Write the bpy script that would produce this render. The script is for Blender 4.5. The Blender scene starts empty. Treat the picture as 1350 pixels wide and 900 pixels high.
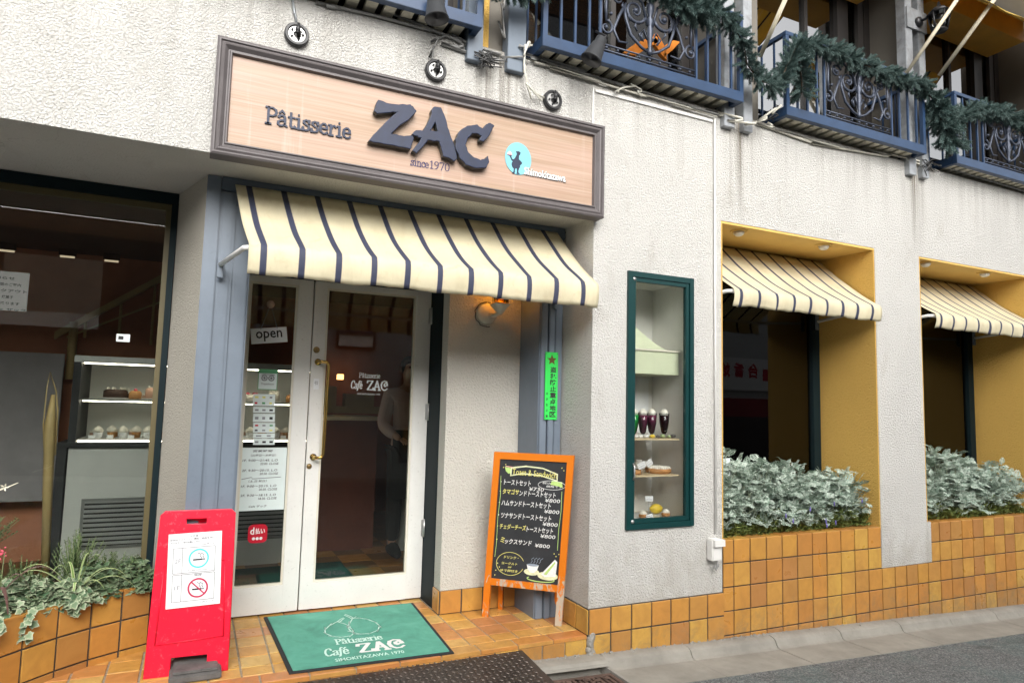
import bpy, bmesh, math, random
from mathutils import Vector, Matrix, Euler
R = math.radians
random.seed(7)
rnd = random.Random(11)
C = bpy.context.scene.collection
S = bpy.context.scene

# ------------------------------------------------------------------ camera
F, YAW, PITCH, ROLL = 877.87, .440943, .09147, .025365
CAM = Vector((0, 0, 1.5))
_f = Vector((math.sin(YAW)*math.cos(PITCH), math.cos(YAW)*math.cos(PITCH), math.sin(PITCH)))
_r = Vector((math.cos(YAW), -math.sin(YAW), 0)); _u = _r.cross(_f)
_r, _u = _r*math.cos(ROLL)+_u*math.sin(ROLL), -_r*math.sin(ROLL)+_u*math.cos(ROLL)
cam = bpy.data.cameras.new('camera'); cam.sensor_width = 36; cam.lens = F/1350*36; cam.clip_end = 500; cam.clip_start = .05
co = bpy.data.objects.new('camera', cam); C.objects.link(co); S.camera = co
m = Matrix((_r, _u, -_f)).transposed().to_4x4(); m.translation = CAM; co.matrix_world = m
def ray(x, y): return _f*F+_r*(x-675)-_u*(y-450)
def at(x, y, Y): d = ray(x, y); return CAM+d*(Y/d.y)          # the point of the plane y=Y seen at a pixel
def atz(x, y, Z): d = ray(x, y); return CAM+d*((Z-CAM.z)/d.z)

# ------------------------------------------------------------------ light
w = bpy.data.worlds.new('World'); S.world = w; w.use_nodes = True
nt = w.node_tree; bg = nt.nodes['Background']
sky = nt.nodes.new('ShaderNodeTexSky'); sky.sky_type = 'NISHITA'; sky.sun_disc = False
SUN_EL, SUN_AZ = 34, 190      # azimuth measured from +Y clockwise: the sun stands behind the camera, over the street
sky.sun_elevation = R(SUN_EL); sky.sun_rotation = R(SUN_AZ); sky.air_density = 1.0; sky.dust_density = 3.5; sky.ozone_density = .6
hs = nt.nodes.new('ShaderNodeHueSaturation'); hs.inputs['Saturation'].default_value = .10
nt.links.new(sky.outputs[0], hs.inputs['Color']); nt.links.new(hs.outputs[0], bg.inputs[0]); bg.inputs[1].default_value = .15
sl = bpy.data.lights.new('sun', 'SUN'); sl.energy = 1.25; sl.angle = R(50); sl.color = (1, .95, .88)
so = bpy.data.objects.new('sun', sl); C.objects.link(so)
az, el = R(SUN_AZ), R(SUN_EL)
d = Vector((math.sin(az)*math.cos(el), math.cos(az)*math.cos(el), math.sin(el)))
so.rotation_euler = d.to_track_quat('Z', 'Y').to_euler()
S.view_settings.view_transform = 'Standard'; S.view_settings.look = 'None'; S.view_settings.gamma = 1
S.view_settings.exposure = .98

# ------------------------------------------------------------------ materials
M = {}
def nodes(name):
    m = bpy.data.materials.new(name); m.use_nodes = True; M[name] = m
    return m, m.node_tree, m.node_tree.nodes['Principled BSDF']
def N(nt, typ, **kw):
    n = nt.nodes.new(typ)
    for k, v in kw.items():
        if k in n.inputs: n.inputs[k].default_value = v
        else: setattr(n, k, v)
    return n
def ramp(nt, fac, stops):
    r = nt.nodes.new('ShaderNodeValToRGB'); e = r.color_ramp.elements
    while len(e) < len(stops): e.new(.5)
    for i, (p, c) in enumerate(stops):
        e[i].position = p; e[i].color = (*c, 1) if len(c) == 3 else c
    nt.links.new(fac, r.inputs[0]); return r
def mixc(nt, fac, a, b, mode='MIX'):
    n = nt.nodes.new('ShaderNodeMix'); n.data_type = 'RGBA'; n.blend_type = mode
    for k, v in ((0, fac), (6, a), (7, b)):
        if hasattr(v, 'links'): nt.links.new(v, n.inputs[k])
        elif k == 0: n.inputs[0].default_value = v
        else: n.inputs[k].default_value = (*v, 1)
    return n.outputs[2]
def math_(nt, op, a, b=None, clamp=False):
    n = nt.nodes.new('ShaderNodeMath'); n.operation = op; n.use_clamp = clamp
    for i, v in enumerate((a, b)):
        if v is None: continue
        if hasattr(v, 'links'): nt.links.new(v, n.inputs[i])
        else: n.inputs[i].default_value = v
    return n.outputs[0]
def pos(nt, scale=(1, 1, 1), loc=(0, 0, 0)):
    g = nt.nodes.new('ShaderNodeNewGeometry'); mp = nt.nodes.new('ShaderNodeMapping')
    mp.inputs['Scale'].default_value = scale; mp.inputs['Location'].default_value = loc
    nt.links.new(g.outputs['Position'], mp.inputs[0]); return mp.outputs[0]
def noise(nt, vec, scale, detail=3, rough=.55, dist=0):
    n = N(nt, 'ShaderNodeTexNoise', Scale=scale, Detail=detail, Roughness=rough, Distortion=dist)
    nt.links.new(vec, n.inputs['Vector']); return n.outputs[0]
def bump(nt, p, h, strength, dist):
    b = N(nt, 'ShaderNodeBump', Strength=strength, Distance=dist); nt.links.new(h, b.inputs['Height'])
    nt.links.new(b.outputs[0], p.inputs['Normal']); return b
def simple(name, col, rough=.55, var=.12, vs=6, metal=0, bs=0, bd=.001, spec=.5, fine=40, dirt=0, dirtcol=(.05, .045, .04)):
    m, nt, p = nodes(name); v = pos(nt)
    n1 = noise(nt, v, vs, 5, .65)
    a = tuple(c*(1-var) for c in col); b = tuple(min(1, c*(1+var)) for c in col)
    c = ramp(nt, n1, [(.3, a), (.7, b)]).outputs[0]
    if dirt:
        n2 = noise(nt, v, fine, 6, .7, .4)
        f = ramp(nt, n2, [(.62-dirt*.2, (0, 0, 0)), (.75, (1, 1, 1))]).outputs[0]
        c = mixc(nt, math_(nt, 'MULTIPLY', f, .6), c, dirtcol)
    nt.links.new(c, p.inputs['Base Color'])
    p.inputs['Roughness'].default_value = rough; p.inputs['Metallic'].default_value = metal; p.inputs['Specular IOR Level'].default_value = spec
    if bs: bump(nt, p, noise(nt, v, bs, 4), .6, bd)
    return m
def stucco(name, col, streaks=False, col2=None, amp=1.0):
    m, nt, p = nodes(name); v = pos(nt)
    big = noise(nt, v, 1.1, 6, .6)
    c = ramp(nt, big, [(.3, tuple(k*.92 for k in col)), (.62, col)]).outputs[0]
    # trowelled relief: worm-like ridges with flat gaps between
    n1 = noise(nt, v, 92, 3, .6, .5)
    n2 = noise(nt, v, 210, 3, .6, .3)
    h = math_(nt, 'ADD', ramp(nt, n1, [(.34, (0, 0, 0)), (.66, (1, 1, 1))]).outputs[0], math_(nt, 'MULTIPLY', n2, .35))
    pit_shade = ramp(nt, n1, [(.28, (1, 1, 1)), (.42, (0, 0, 0))]).outputs[0]  # shade in the pits of the relief, painted into the plaster colour
    c = mixc(nt, math_(nt, 'MULTIPLY', pit_shade, .11), c, tuple(k*.45 for k in col))
    if streaks:
        g = nt.nodes.new('ShaderNodeNewGeometry'); sx = nt.nodes.new('ShaderNodeSeparateXYZ'); nt.links.new(g.outputs['Position'], sx.inputs[0])
        st = noise(nt, pos(nt, (14, 1, .55)), 1, 5, .7)
        st = ramp(nt, st, [(.46, (0, 0, 0)), (.72, (1, 1, 1))]).outputs[0]
        mr = N(nt, 'ShaderNodeMapRange'); nt.links.new(sx.outputs[2], mr.inputs[0])
        mr.inputs[1].default_value = 2.75; mr.inputs[2].default_value = 3.5; mr.inputs[3].default_value = .0; mr.inputs[4].default_value = .6
        f = math_(nt, 'MULTIPLY', math_(nt, 'MULTIPLY', st, mr.outputs[0]), math_(nt, 'MULTIPLY', mr.outputs[0], 1.1))
        c = mixc(nt, f, c, (.25, .225, .19))
        for cx, wd in ((1.5, .22), (3.42, .16), (5.37, .13)):      # rain runs below each pair of steel posts
            dx = math_(nt, 'ABSOLUTE', math_(nt, 'SUBTRACT', sx.outputs[0], cx))
            k = math_(nt, 'SUBTRACT', 1, math_(nt, 'DIVIDE', dx, wd), True)
            s2 = ramp(nt, noise(nt, pos(nt, (38, 1, .9)), 1, 4, .6), [(.38, (0, 0, 0)), (.66, (1, 1, 1))]).outputs[0]
            f2 = math_(nt, 'MULTIPLY', math_(nt, 'MULTIPLY', k, s2), math_(nt, 'MULTIPLY', mr.outputs[0], 1.9), True)
            c = mixc(nt, f2, c, (.2, .17, .13))
        cr = N(nt, 'ShaderNodeTexVoronoi', Scale=1.3, feature='DISTANCE_TO_EDGE')
        dv = nt.nodes.new('ShaderNodeVectorMath'); dv.operation = 'ADD'
        nz = N(nt, 'ShaderNodeTexNoise', Scale=5.0, Detail=6.0); nt.links.new(v, nz.inputs['Vector'])
        sc = nt.nodes.new('ShaderNodeVectorMath'); sc.operation = 'SCALE'; sc.inputs['Scale'].default_value = .35
        nt.links.new(nz.outputs[1], sc.inputs[0]); nt.links.new(v, dv.inputs[0]); nt.links.new(sc.outputs[0], dv.inputs[1]); nt.links.new(dv.outputs[0], cr.inputs['Vector'])
        ck = ramp(nt, cr.outputs[0], [(.0, (1, 1, 1)), (.004, (0, 0, 0))]).outputs[0]
        ck = math_(nt, 'MULTIPLY', ck, ramp(nt, noise(nt, v, .9, 2), [(.55, (0, 0, 0)), (.62, (1, 1, 1))]).outputs[0])
        c = mixc(nt, math_(nt, 'MULTIPLY', ck, .32), c, (.2, .18, .15))
        m2 = N(nt, 'ShaderNodeMapRange'); nt.links.new(sx.outputs[2], m2.inputs[0]); m2.inputs[1].default_value = .28; m2.inputs[2].default_value = .75; m2.inputs[3].default_value = .22; m2.inputs[4].default_value = 0
        bs_ = math_(nt, 'ADD', noise(nt, pos(nt, (3, 1, 1.6)), 2.2, 6, .7, .4), m2.outputs[0])
        c = mixc(nt, ramp(nt, bs_, [(.56, (0, 0, 0)), (.80, (.38, .38, .38))]).outputs[0], c, (.42, .38, .31))
    nt.links.new(c, p.inputs['Base Color']); p.inputs['Roughness'].default_value = .85; p.inputs['Specular IOR Level'].default_value = .25
    bump(nt, p, h, 1.0*amp, .0085)
    return m
PL = (.745, .73, .69)
stucco('plaster', PL, True)
stucco('plaster_plain', (.80, .77, .69))  # warm tint carries the yellow light under the entrance awning in the colour
stucco('plaster_smooth', (.62, .605, .545), amp=.25)
simple('filler', (.60, .59, .555), .8, .06, 20)
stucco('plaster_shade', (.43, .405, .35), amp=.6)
stucco('plaster_yellow', (.76, .47, .12), amp=.8)
simple('ceiling_yellow', (.72, .46, .13), .7, .08, 3)
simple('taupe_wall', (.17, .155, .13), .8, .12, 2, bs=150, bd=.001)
simple('blue_paint', (.021, .050, .112), .38, .18, 9, dirt=.35, fine=30, dirtcol=(.03, .05, .09))
simple('greyblue_paint', (.155, .19, .235), .42, .09, 5, dirt=.2, fine=22, dirtcol=(.12, .15, .19))
simple('greyblue_dark', (.10, .13, .17), .5, .08, 5)
simple('steel_post', (.36, .38, .40), .4, .2, 9, .25, dirt=.7, fine=14, dirtcol=(.16, .14, .12))
simple('deck_slat', (.62, .58, .46), .6, .18, 7, dirt=.5, fine=12, dirtcol=(.3, .26, .2))
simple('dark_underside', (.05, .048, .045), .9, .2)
simple('green_paint', (.003, .036, .036), .35, .1, 10)
simple('frame_dark', (.003, .012, .015), .6, .1, 10, spec=.2)
simple('white_paint', (.74, .73, .70), .4, .05, 4, dirt=.12, fine=60, dirtcol=(.3, .28, .25))
simple('cream_paint', (.70, .66, .56), .4, .06, 6)
simple('grout', (.065, .058, .05), .95, .3, 30, bs=300)
simple('grout_light', (.32, .27, .20), .95, .3, 30, bs=300)
simple('concrete', (.27, .255, .222), .9, .2, 4, bs=260, bd=.0012, dirt=.35, fine=18, dirtcol=(.2, .185, .16))
simple('concrete_dark', (.30, .285, .255), .9, .2, 4, bs=220, bd=.0015, dirt=.45, fine=16, dirtcol=(.14, .13, .11))
simple('rust_iron', (.13, .085, .068), .75, .35, 12, .3, bs=120, bd=.001)
simple('black_hole', (.01, .01, .01), .9, 0)
simple('black_metal', (.02, .02, .022), .4, .15, 20)
simple('dark_grey_metal', (.028, .030, .033), .55, .15, 14)
simple('chrome', (.75, .75, .74), .12, .1, 20, 1)
simple('brass', (.78, .52, .16), .22, .1, 20, 1)
simple('old_brass', (.32, .22, .1), .4, .2, 40, .8)
simple('silver_metal', (.5, .5, .49), .35, .1, 12, .7)
simple('cast_iron', (.055, .066, .095), .42, .25, 25, .3)
simple('navy_letter', (.010, .018, .050), .5, .2, 20, dirt=0, fine=60, dirtcol=(.5, .5, .5))
simple('navy_print', (.06, .045, .11), .6, .05)
simple('letter_side', (.10, .10, .09), .6, .3, 50)
simple('frame_mauve', (.115, .102, .103), .5, .14, 5, dirt=.35, fine=9, dirtcol=(.07, .06, .06))
simple('cyan_disc', (.19, .50, .60), .5, .06, 5)
simple('white_print', (.82, .82, .80), .6, .02)
simple('mint_print', (.62, .86, .76), .7, .04)
simple('pink_print', (.85, .45, .45), .6, .02)
simple('black_print', (.02, .02, .022), .6, .02)
simple('grey_print', (.25, .26, .28), .6, .05)
simple('red_plastic', (.78, .006, .035), .38, .08, 4, dirt=.16, fine=35, dirtcol=(.9, .25, .28))
simple('paper', (.80, .81, .83), .6, .03, 8)
simple('paper_bluish', (.70, .78, .77), .6, .04, 8)
simple('cyan_print', (.10, .62, .62), .6, .02)
simple('crimson_print', (.50, .02, .08), .6, .02)
simple('crimson_badge', (.52, .01, .03), .3, .05)
simple('green_badge', (.08, .33, .14), .5, .05)
simple('green_notice', (.04, .66, .10), .35, .04, 4)
simple('brown_print', (.10, .06, .01), .6, .05)
simple('rubber', (.022, .024, .026), .85, .2, 30)
simple('stone_weight', (.12, .115, .11), .9, .3, 10, bs=100, bd=.002, dirt=.4, fine=30, dirtcol=(.05, .05, .05))
simple('blackboard', (.026, .028, .032), .6, .25, 8, dirt=.2, fine=25, dirtcol=(.05, .05, .055))
simple('chalk_white', (.82, .82, .80), .9, .12, 60)
simple('chalk_yellow', (.80, .74, .22), .9, .12, 60)
simple('chalk_green', (.50, .70, .22), .9, .12, 60)
simple('chalk_cream', (.74, .75, .48), .9, .2, 40)
simple('chalk_pink', (.75, .42, .35), .9, .12, 60)
simple('chalk_grey', (.28, .33, .40), .9, .15, 60)
simple('cable_grey', (.30, .30, .29), .6, .2, 20)
simple('cable_dark', (.07, .07, .07), .6, .2, 20)
simple('cable_cream', (.62, .60, .52), .55, .1, 20)
simple('interior_brown', (.46, .185, .10), .75, .2, 2)
simple('interior_ceiling', (.10, .055, .035), .8, .1)
simple('interior_dark', (.045, .038, .032), .8, .2)
simple('interior_floor', (.20, .11, .05), .4, .3, 5)
simple('interior_green', (.008, .085, .078), .9, .1)
simple('interior_grey', (.30, .28, .29), .6, .1)
simple('wood_rail', (.52, .38, .17), .5, .15)
simple('counter_brown', (.20, .06, .035), .4, .15)
simple('counter_top', (.75, .62, .42), .4, .1)
simple('case_white', (.66, .67, .64), .4, .05)
simple('skin', (.58, .36, .26), .55, .05)
simple('shirt_pink', (.72, .52, .46), .8, .06, 9)
simple('apron_dark', (.03, .03, .03), .8, .1)
simple('hair_dark', (.03, .022, .018), .6, .2, 50)
simple('cake_white', (.78, .74, .66), .6, .1, 50, bs=80, bd=.003)
simple('cake_brown', (.45, .22, .08), .7, .25, 40, bs=80, bd=.003)
simple('cake_dark', (.06, .03, .02), .6, .2, 40)
simple('cake_pink', (.55, .33, .24), .6, .1)
simple('lemon', (.72, .52, .05), .5, .1, 10)
simple('fruit_green', (.25, .32, .15), .5, .2, 20)
simple('white_plate', (.75, .74, .72), .25, .03)
simple('shelf_board', (.62, .50, .32), .4, .1)
simple('range_cream', (.60, .64, .46), .6, .05, 6)
simple('soil', (.05, .035, .022), .95, .3, 30, bs=80, bd=.004)
simple('stem_green', (.13, .17, .07), .7, .2, 10)
simple('stem_grey', (.25, .28, .2), .8, .2, 10)
simple('twig_brown', (.05, .035, .02), .8, .2, 30)
simple('purple_leaf', (.16, .085, .075), .5, .25, 10)
simple('flower_pink', (.75, .12, .18), .6, .2, 30)
simple('flower_white', (.8, .76, .6), .6, .1, 30)
simple('flower_violet', (.16, .13, .42), .7, .2, 30)
simple('lamp_cream', (.66, .62, .52), .4, .05)
simple('grille_grey', (.22, .225, .215), .5, .1)
simple('lamp_globe', (.72, .68, .6), .3, .03)
simple('timber_yellow', (.72, .36, .05), .5, .15, 3)
simple('orange_cloth', (.85, .26, .02), .7, .15, 8)
simple('lace_white', (.6, .6, .57), .8, .1, 20)
simple('window_frame_dark', (.03, .026, .024), .45, .15)
simple('olive_frame', (.10, .08, .03), .55, .1)
simple('pole_cream', (.62, .56, .42), .45, .12, 12, dirt=.3, fine=15, dirtcol=(.3, .24, .16))
simple('opp_white', (.42, .43, .44), .8, .1, 1)
simple('opp_dark', (.04, .03, .028), .6, .2, 1)
simple('opp_red', (.22, .015, .02), .6, .1, 1)
simple('opp_sign', (.60, .61, .62), .5, .04, 1)
simple('opp_red_print', (.45, .01, .03), .5, .02)

def tile_mat(name, cols, light=1.0):
    m, nt, p = nodes(name)
    oi = nt.nodes.new('ShaderNodeObjectInfo'); r = ramp(nt, oi.outputs['Random'], [(i/len(cols), c) for i, c in enumerate(cols)])
    r.color_ramp.interpolation = 'CONSTANT'
    v = pos(nt); n1 = noise(nt, v, 9, 5, .6, .5); n2 = noise(nt, v, 120, 4, .7)
    c = mixc(nt, ramp(nt, n1, [(.38, (0, 0, 0)), (.75, (.6, .6, .6))]).outputs[0], r.outputs[0], (.33, .15, .035))
    spots = ramp(nt, n2, [(.66, (0, 0, 0)), (.74, (.7, .7, .7))]).outputs[0]
    c = mixc(nt, spots, c, (.18, .09, .03))
    g = nt.nodes.new('ShaderNodeNewGeometry'); sx = nt.nodes.new('ShaderNodeSeparateXYZ'); nt.links.new(g.outputs['Position'], sx.inputs[0])
    mr = N(nt, 'ShaderNodeMapRange'); nt.links.new(sx.outputs[2], mr.inputs[0]); mr.inputs[1].default_value = -.12; mr.inputs[2].default_value = .26; mr.inputs[3].default_value = .30; mr.inputs[4].default_value = -.05
    spl = math_(nt, 'ADD', noise(nt, v, 15, 6, .75, .8), mr.outputs[0])
    c = mixc(nt, ramp(nt, spl, [(.60, (0, 0, 0)), (.85, (.55, .55, .55))]).outputs[0], c, (.20, .15, .09))
    nt.links.new(c, p.inputs['Base Color'])
    rr = ramp(nt, n1, [(.3, (.25,)*3), (.7, (.5,)*3)]); nt.links.new(rr.outputs[0], p.inputs['Roughness'])
    bump(nt, p, math_(nt, 'ADD', n1, math_(nt, 'MULTIPLY', n2, .2)), .35, .003)
tile_mat('tile_ochre', [(.52, .25, .055), (.55, .29, .065), (.46, .205, .05), (.55, .32, .07), (.50, .23, .05), (.52, .265, .055), (.54, .29, .065), (.41, .19, .06), (.53, .245, .055), (.49, .245, .06), (.43, .215, .06)])
tile_mat('tile_floor', [(.62, .36, .10), (.60, .31, .08), (.62, .34, .07), (.56, .25, .08), (.62, .40, .13), (.50, .22, .09), (.60, .33, .08)])
tile_mat('tile_terracotta', [(.52, .20, .06), (.55, .24, .06), (.56, .30, .08)])

m, nt, p = nodes('glass')      # thin pane: clear, with mirror reflection growing at grazing angles
nt.nodes.remove(p); o = nt.nodes['Material Output']
fr = N(nt, 'ShaderNodeFresnel', IOR=1.55); tr = N(nt, 'ShaderNodeBsdfTransparent'); tr.inputs[0].default_value = (.86, .88, .86, 1)
gl = N(nt, 'ShaderNodeBsdfGlossy', Roughness=.004); mx = nt.nodes.new('ShaderNodeMixShader')
nt.links.new(fr.outputs[0], mx.inputs[0]); nt.links.new(tr.outputs[0], mx.inputs[1]); nt.links.new(gl.outputs[0], mx.inputs[2]); nt.links.new(mx.outputs[0], o.inputs[0])
def glassmat(name, tint, ior=1.45, rough=.01):
    m, nt, p = nodes(name); nt.nodes.remove(p); o = nt.nodes['Material Output']
    fr = N(nt, 'ShaderNodeFresnel', IOR=ior); tr = N(nt, 'ShaderNodeBsdfTransparent'); tr.inputs[0].default_value = (*tint, 1)
    gl = N(nt, 'ShaderNodeBsdfGlossy', Roughness=rough); mx = nt.nodes.new('ShaderNodeMixShader')
    nt.links.new(fr.outputs[0], mx.inputs[0]); nt.links.new(tr.outputs[0], mx.inputs[1]); nt.links.new(gl.outputs[0], mx.inputs[2]); nt.links.new(mx.outputs[0], o.inputs[0])
glassmat('glass_dark', (.30, .29, .28), 7)
glassmat('glass_showcase', (.96, .97, .96), 1.32)
glassmat('glass_amber', (.85, .5, .12), 1.5)
glassmat('glass_tumbler', (.85, .88, .88), 1.4)
for nm_, c_ in (('drink_green', (.02, .35, .06)), ('drink_berry', (.16, .03, .07)), ('drink_cola', (.02, .012, .015))): simple(nm_, c_, .15, .1)
def emit(name, col, st):
    m, nt, p = nodes(name); p.inputs['Base Color'].default_value = (*col, 1); p.inputs['Emission Color'].default_value = (*col, 1); p.inputs['Emission Strength'].default_value = st
emit('bulb', (1, .62, .2), 24); emit('case_light', (1, .90, .74), 9); emit('added_tube_glow', (1, .8, .55), .35); emit('warm_light', (1, .5, .15), 3)

def leafmat(name, a, b, rim=None, rough=.55, spec=.4, trans=.0):
    m, nt, p = nodes(name); g = nt.nodes.new('ShaderNodeNewGeometry')
    c = ramp(nt, g.outputs['Random Per Island'], [(0, a), (1, b)]).outputs[0]
    if rim:
        at_ = nt.nodes.new('ShaderNodeAttribute'); at_.attribute_name = 'rim'
        k = math_(nt, 'ADD', at_.outputs['Fac'], math_(nt, 'MULTIPLY', math_(nt, 'SUBTRACT', g.outputs['Random Per Island'], .5), .5))
        c = mixc(nt, ramp(nt, k, [(.45, (0, 0, 0)), (1.0, (1, 1, 1))]).outputs[0], c, rim)
    nt.links.new(c, p.inputs['Base Color']); p.inputs['Roughness'].default_value = rough; p.inputs['Specular IOR Level'].default_value = spec
leafmat('leaf_silver', (.22, .31, .24), (.58, .65, .57), rough=.8, spec=.2)
leafmat('leaf_lime', (.07, .11, .025), (.22, .26, .07), rough=.7)
leafmat('leaf_ivy', (.055, .115, .055), (.22, .30, .17), (.40, .45, .30))
leafmat('leaf_ivy_dark', (.04, .085, .035), (.13, .19, .10), (.20, .26, .15))
leafmat('leaf_fern', (.04, .09, .025), (.11, .19, .05))
leafmat('leaf_stripe', (.14, .24, .06), (.22, .34, .10), (.68, .70, .42))
leafmat('needle', (.018, .05, .044), (.13, .19, .175), rough=.6)

# sign board wood: fine horizontal grain
m, nt, p = nodes('sign_wood')
n1 = noise(nt, pos(nt, (1.6, 1, 130)), 1, 4, .6); n2 = noise(nt, pos(nt, (5, 1, 420)), 1, 3, .6); n3 = noise(nt, pos(nt, (.8, 1, 9)), 1, 3, .6)
c = ramp(nt, n1, [(.3, (.30, .205, .135)), (.5, (.37, .262, .18)), (.72, (.45, .35, .265))]).outputs[0]
c = mixc(nt, ramp(nt, n2, [(.35, (.5, .5, .5)), (.6, (0, 0, 0))]).outputs[0], c, (.44, .27, .18))
c = mixc(nt, ramp(nt, n3, [(.4, (0, 0, 0)), (.75, (.35, .35, .35))]).outputs[0], c, (.66, .44, .40))
st = ramp(nt, noise(nt, pos(nt, (22, 1, .7)), 1, 4, .6), [(.6, (0, 0, 0)), (.75, (.22, .22, .22))]).outputs[0]
c = mixc(nt, st, c, (.75, .7, .65)); nt.links.new(c, p.inputs['Base Color']); p.inputs['Roughness'].default_value = .5
# painted orange wood, worn towards bare wood where the low legs get kicked
for nm_, w0, w1 in (('orange_wood', .08, -.16), ('orange_worn', .25, -.12)):
    m, nt, p = nodes(nm_); v = pos(nt)
    g = nt.nodes.new('ShaderNodeNewGeometry'); sx = nt.nodes.new('ShaderNodeSeparateXYZ'); nt.links.new(g.outputs['Position'], sx.inputs[0])
    mr = N(nt, 'ShaderNodeMapRange'); nt.links.new(sx.outputs[2], mr.inputs[0]); mr.inputs[1].default_value = .16; mr.inputs[2].default_value = .62; mr.inputs[3].default_value = w0; mr.inputs[4].default_value = w1
    k = math_(nt, 'ADD', noise(nt, pos(nt, (1, 1, .35)), 26, 5, .7, .6), mr.outputs[0])
    c = mixc(nt, ramp(nt, k, [(.60, (0, 0, 0)), (.64, (1, 1, 1))]).outputs[0], (.70, .185, .006), (.50, .42, .33)); nt.links.new(c, p.inputs['Base Color']); p.inputs['Roughness'].default_value = .45
# awning cloth: navy stripes woven across U
def cloth(name, n, width, base=(.80, .73, .52), stripe=(.06, .068, .115), phase=.5):
    m, nt, p = nodes(name); uv = nt.nodes.new('ShaderNodeUVMap'); sx = nt.nodes.new('ShaderNodeSeparateXYZ'); nt.links.new(uv.outputs[0], sx.inputs[0])
    u = math_(nt, 'ADD', math_(nt, 'MULTIPLY', sx.outputs[0], n), phase); fr = math_(nt, 'FRACT', u)
    dd = math_(nt, 'ABSOLUTE', math_(nt, 'SUBTRACT', fr, .5)); k = math_(nt, 'LESS_THAN', dd, width/2)
    edge = math_(nt, 'LESS_THAN', math_(nt, 'ABSOLUTE', math_(nt, 'SUBTRACT', dd, width/2)), .012)
    v = pos(nt); n1 = noise(nt, v, 3.2, 5, .6); c0 = ramp(nt, n1, [(.35, tuple(q*.88 for q in base)), (.62, base)]).outputs[0]
    n3 = ramp(nt, noise(nt, v, 11, 6, .7, .6), [(.56, (0, 0, 0)), (.72, (.5, .5, .5))]).outputs[0]
    c0 = mixc(nt, n3, c0, (.60, .50, .29))
    seam = math_(nt, 'LESS_THAN', math_(nt, 'ABSOLUTE', math_(nt, 'SUBTRACT', math_(nt, 'FRACT', math_(nt, 'MULTIPLY', u, .25)), .14)), .006)
    c0 = mixc(nt, math_(nt, 'MULTIPLY', seam, .8), c0, (.5, .42, .25))
    stn = ramp(nt, noise(nt, pos(nt, (5, 1, 1.2)), 1.4, 5, .7, .5), [(.5, (0, 0, 0)), (.7, (.4, .4, .4))]).outputs[0]
    c0 = mixc(nt, stn, c0, (.60, .51, .32))
    c = mixc(nt, k, c0, stripe); c = mixc(nt, math_(nt, 'MULTIPLY', edge, .25), c, (.3, .25, .2)); nt.links.new(c, p.inputs['Base Color']); p.inputs['Roughness'].default_value = .55
    p.inputs['Specular IOR Level'].default_value = .3
    tl = nt.nodes.new('ShaderNodeBsdfTranslucent'); nt.links.new(c, tl.inputs[0]); mx = nt.nodes.new('ShaderNodeMixShader'); mx.inputs[0].default_value = .22
    nt.links.new(p.outputs[0], mx.inputs[1]); nt.links.new(tl.outputs[0], mx.inputs[2]); nt.links.new(mx.outputs[0], nt.nodes['Material Output'].inputs[0])
    bump(nt, p, math_(nt, 'ADD', noise(nt, v, 900, 2), math_(nt, 'MULTIPLY', noise(nt, v, 14, 3), 6)), .35, .002)
cloth('cloth_main', 11, .17, phase=.12)
cloth('cloth_niche', 9, .15, phase=.12)
cloth('cloth_yellow', 9, .13, (.66, .45, .08), (.05, .04, .03))
# mat
m, nt, p = nodes('mat_green'); v = pos(nt)
c = ramp(nt, noise(nt, v, 5, 6, .65, .6), [(.3, (.075, .27, .195)), (.5, (.10, .355, .26)), (.7, (.14, .43, .32))]).outputs[0]; nt.links.new(c, p.inputs['Base Color']); p.inputs['Roughness'].default_value = .85
bump(nt, p, noise(nt, v, 500, 3), .7, .002)
# asphalt
m, nt, p = nodes('asphalt'); v = pos(nt)
vo = N(nt, 'ShaderNodeTexVoronoi', Scale=130.0); nt.links.new(v, vo.inputs['Vector'])
c = ramp(nt, vo.outputs['Color'], [(.1, (.055, .058, .06)), (.6, (.14, .15, .152)), (.95, (.29, .30, .295))]).outputs[0]
c = mixc(nt, ramp(nt, noise(nt, v, 3, 5, .6), [(.5, (0, 0, 0)), (.72, (.45, .45, .45))]).outputs[0], c, (.10, .17, .16))
c = mixc(nt, ramp(nt, noise(nt, pos(nt, (.5, 1.4, 1)), 2.1, 6, .7, 1.0), [(.52, (0, 0, 0)), (.66, (.6, .6, .6))]).outputs[0], c, (.045, .047, .048))
c = mixc(nt, ramp(nt, noise(nt, v, 38, 3, .6), [(.70, (0, 0, 0)), (.76, (.6, .6, .6))]).outputs[0], c, (.28, .27, .25)); nt.links.new(c, p.inputs['Base Color']); p.inputs['Roughness'].default_value = .75
bump(nt, p, vo.outputs['Distance'], .8, .006)
# checker plate steel
simple('tread_steel', (.13, .11, .095), .45, .3, 8, .6, dirt=.5, fine=20, dirtcol=(.08, .065, .055))
simple('checker_steel', (.075, .062, .055), .42, .3, 8, .55, bs=200, bd=.0006, dirt=.45, fine=20, dirtcol=(.16, .13, .10))
m, nt, p = nodes('brick_wall'); v = pos(nt)
mp = nt.nodes.new('ShaderNodeMapping'); mp.inputs['Rotation'].default_value = (R(90), 0, 0); nt.links.new(v, mp.inputs[0])
bk = N(nt, 'ShaderNodeTexBrick', Scale=3.0); bk.inputs['Color1'].default_value = (.30, .15, .07, 1); bk.inputs['Color2'].default_value = (.22, .11, .06, 1); bk.inputs['Mortar'].default_value = (.12, .1, .08, 1)
nt.links.new(mp.outputs[0], bk.inputs['Vector']); nt.links.new(bk.outputs[0], p.inputs['Base Color'])

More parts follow.
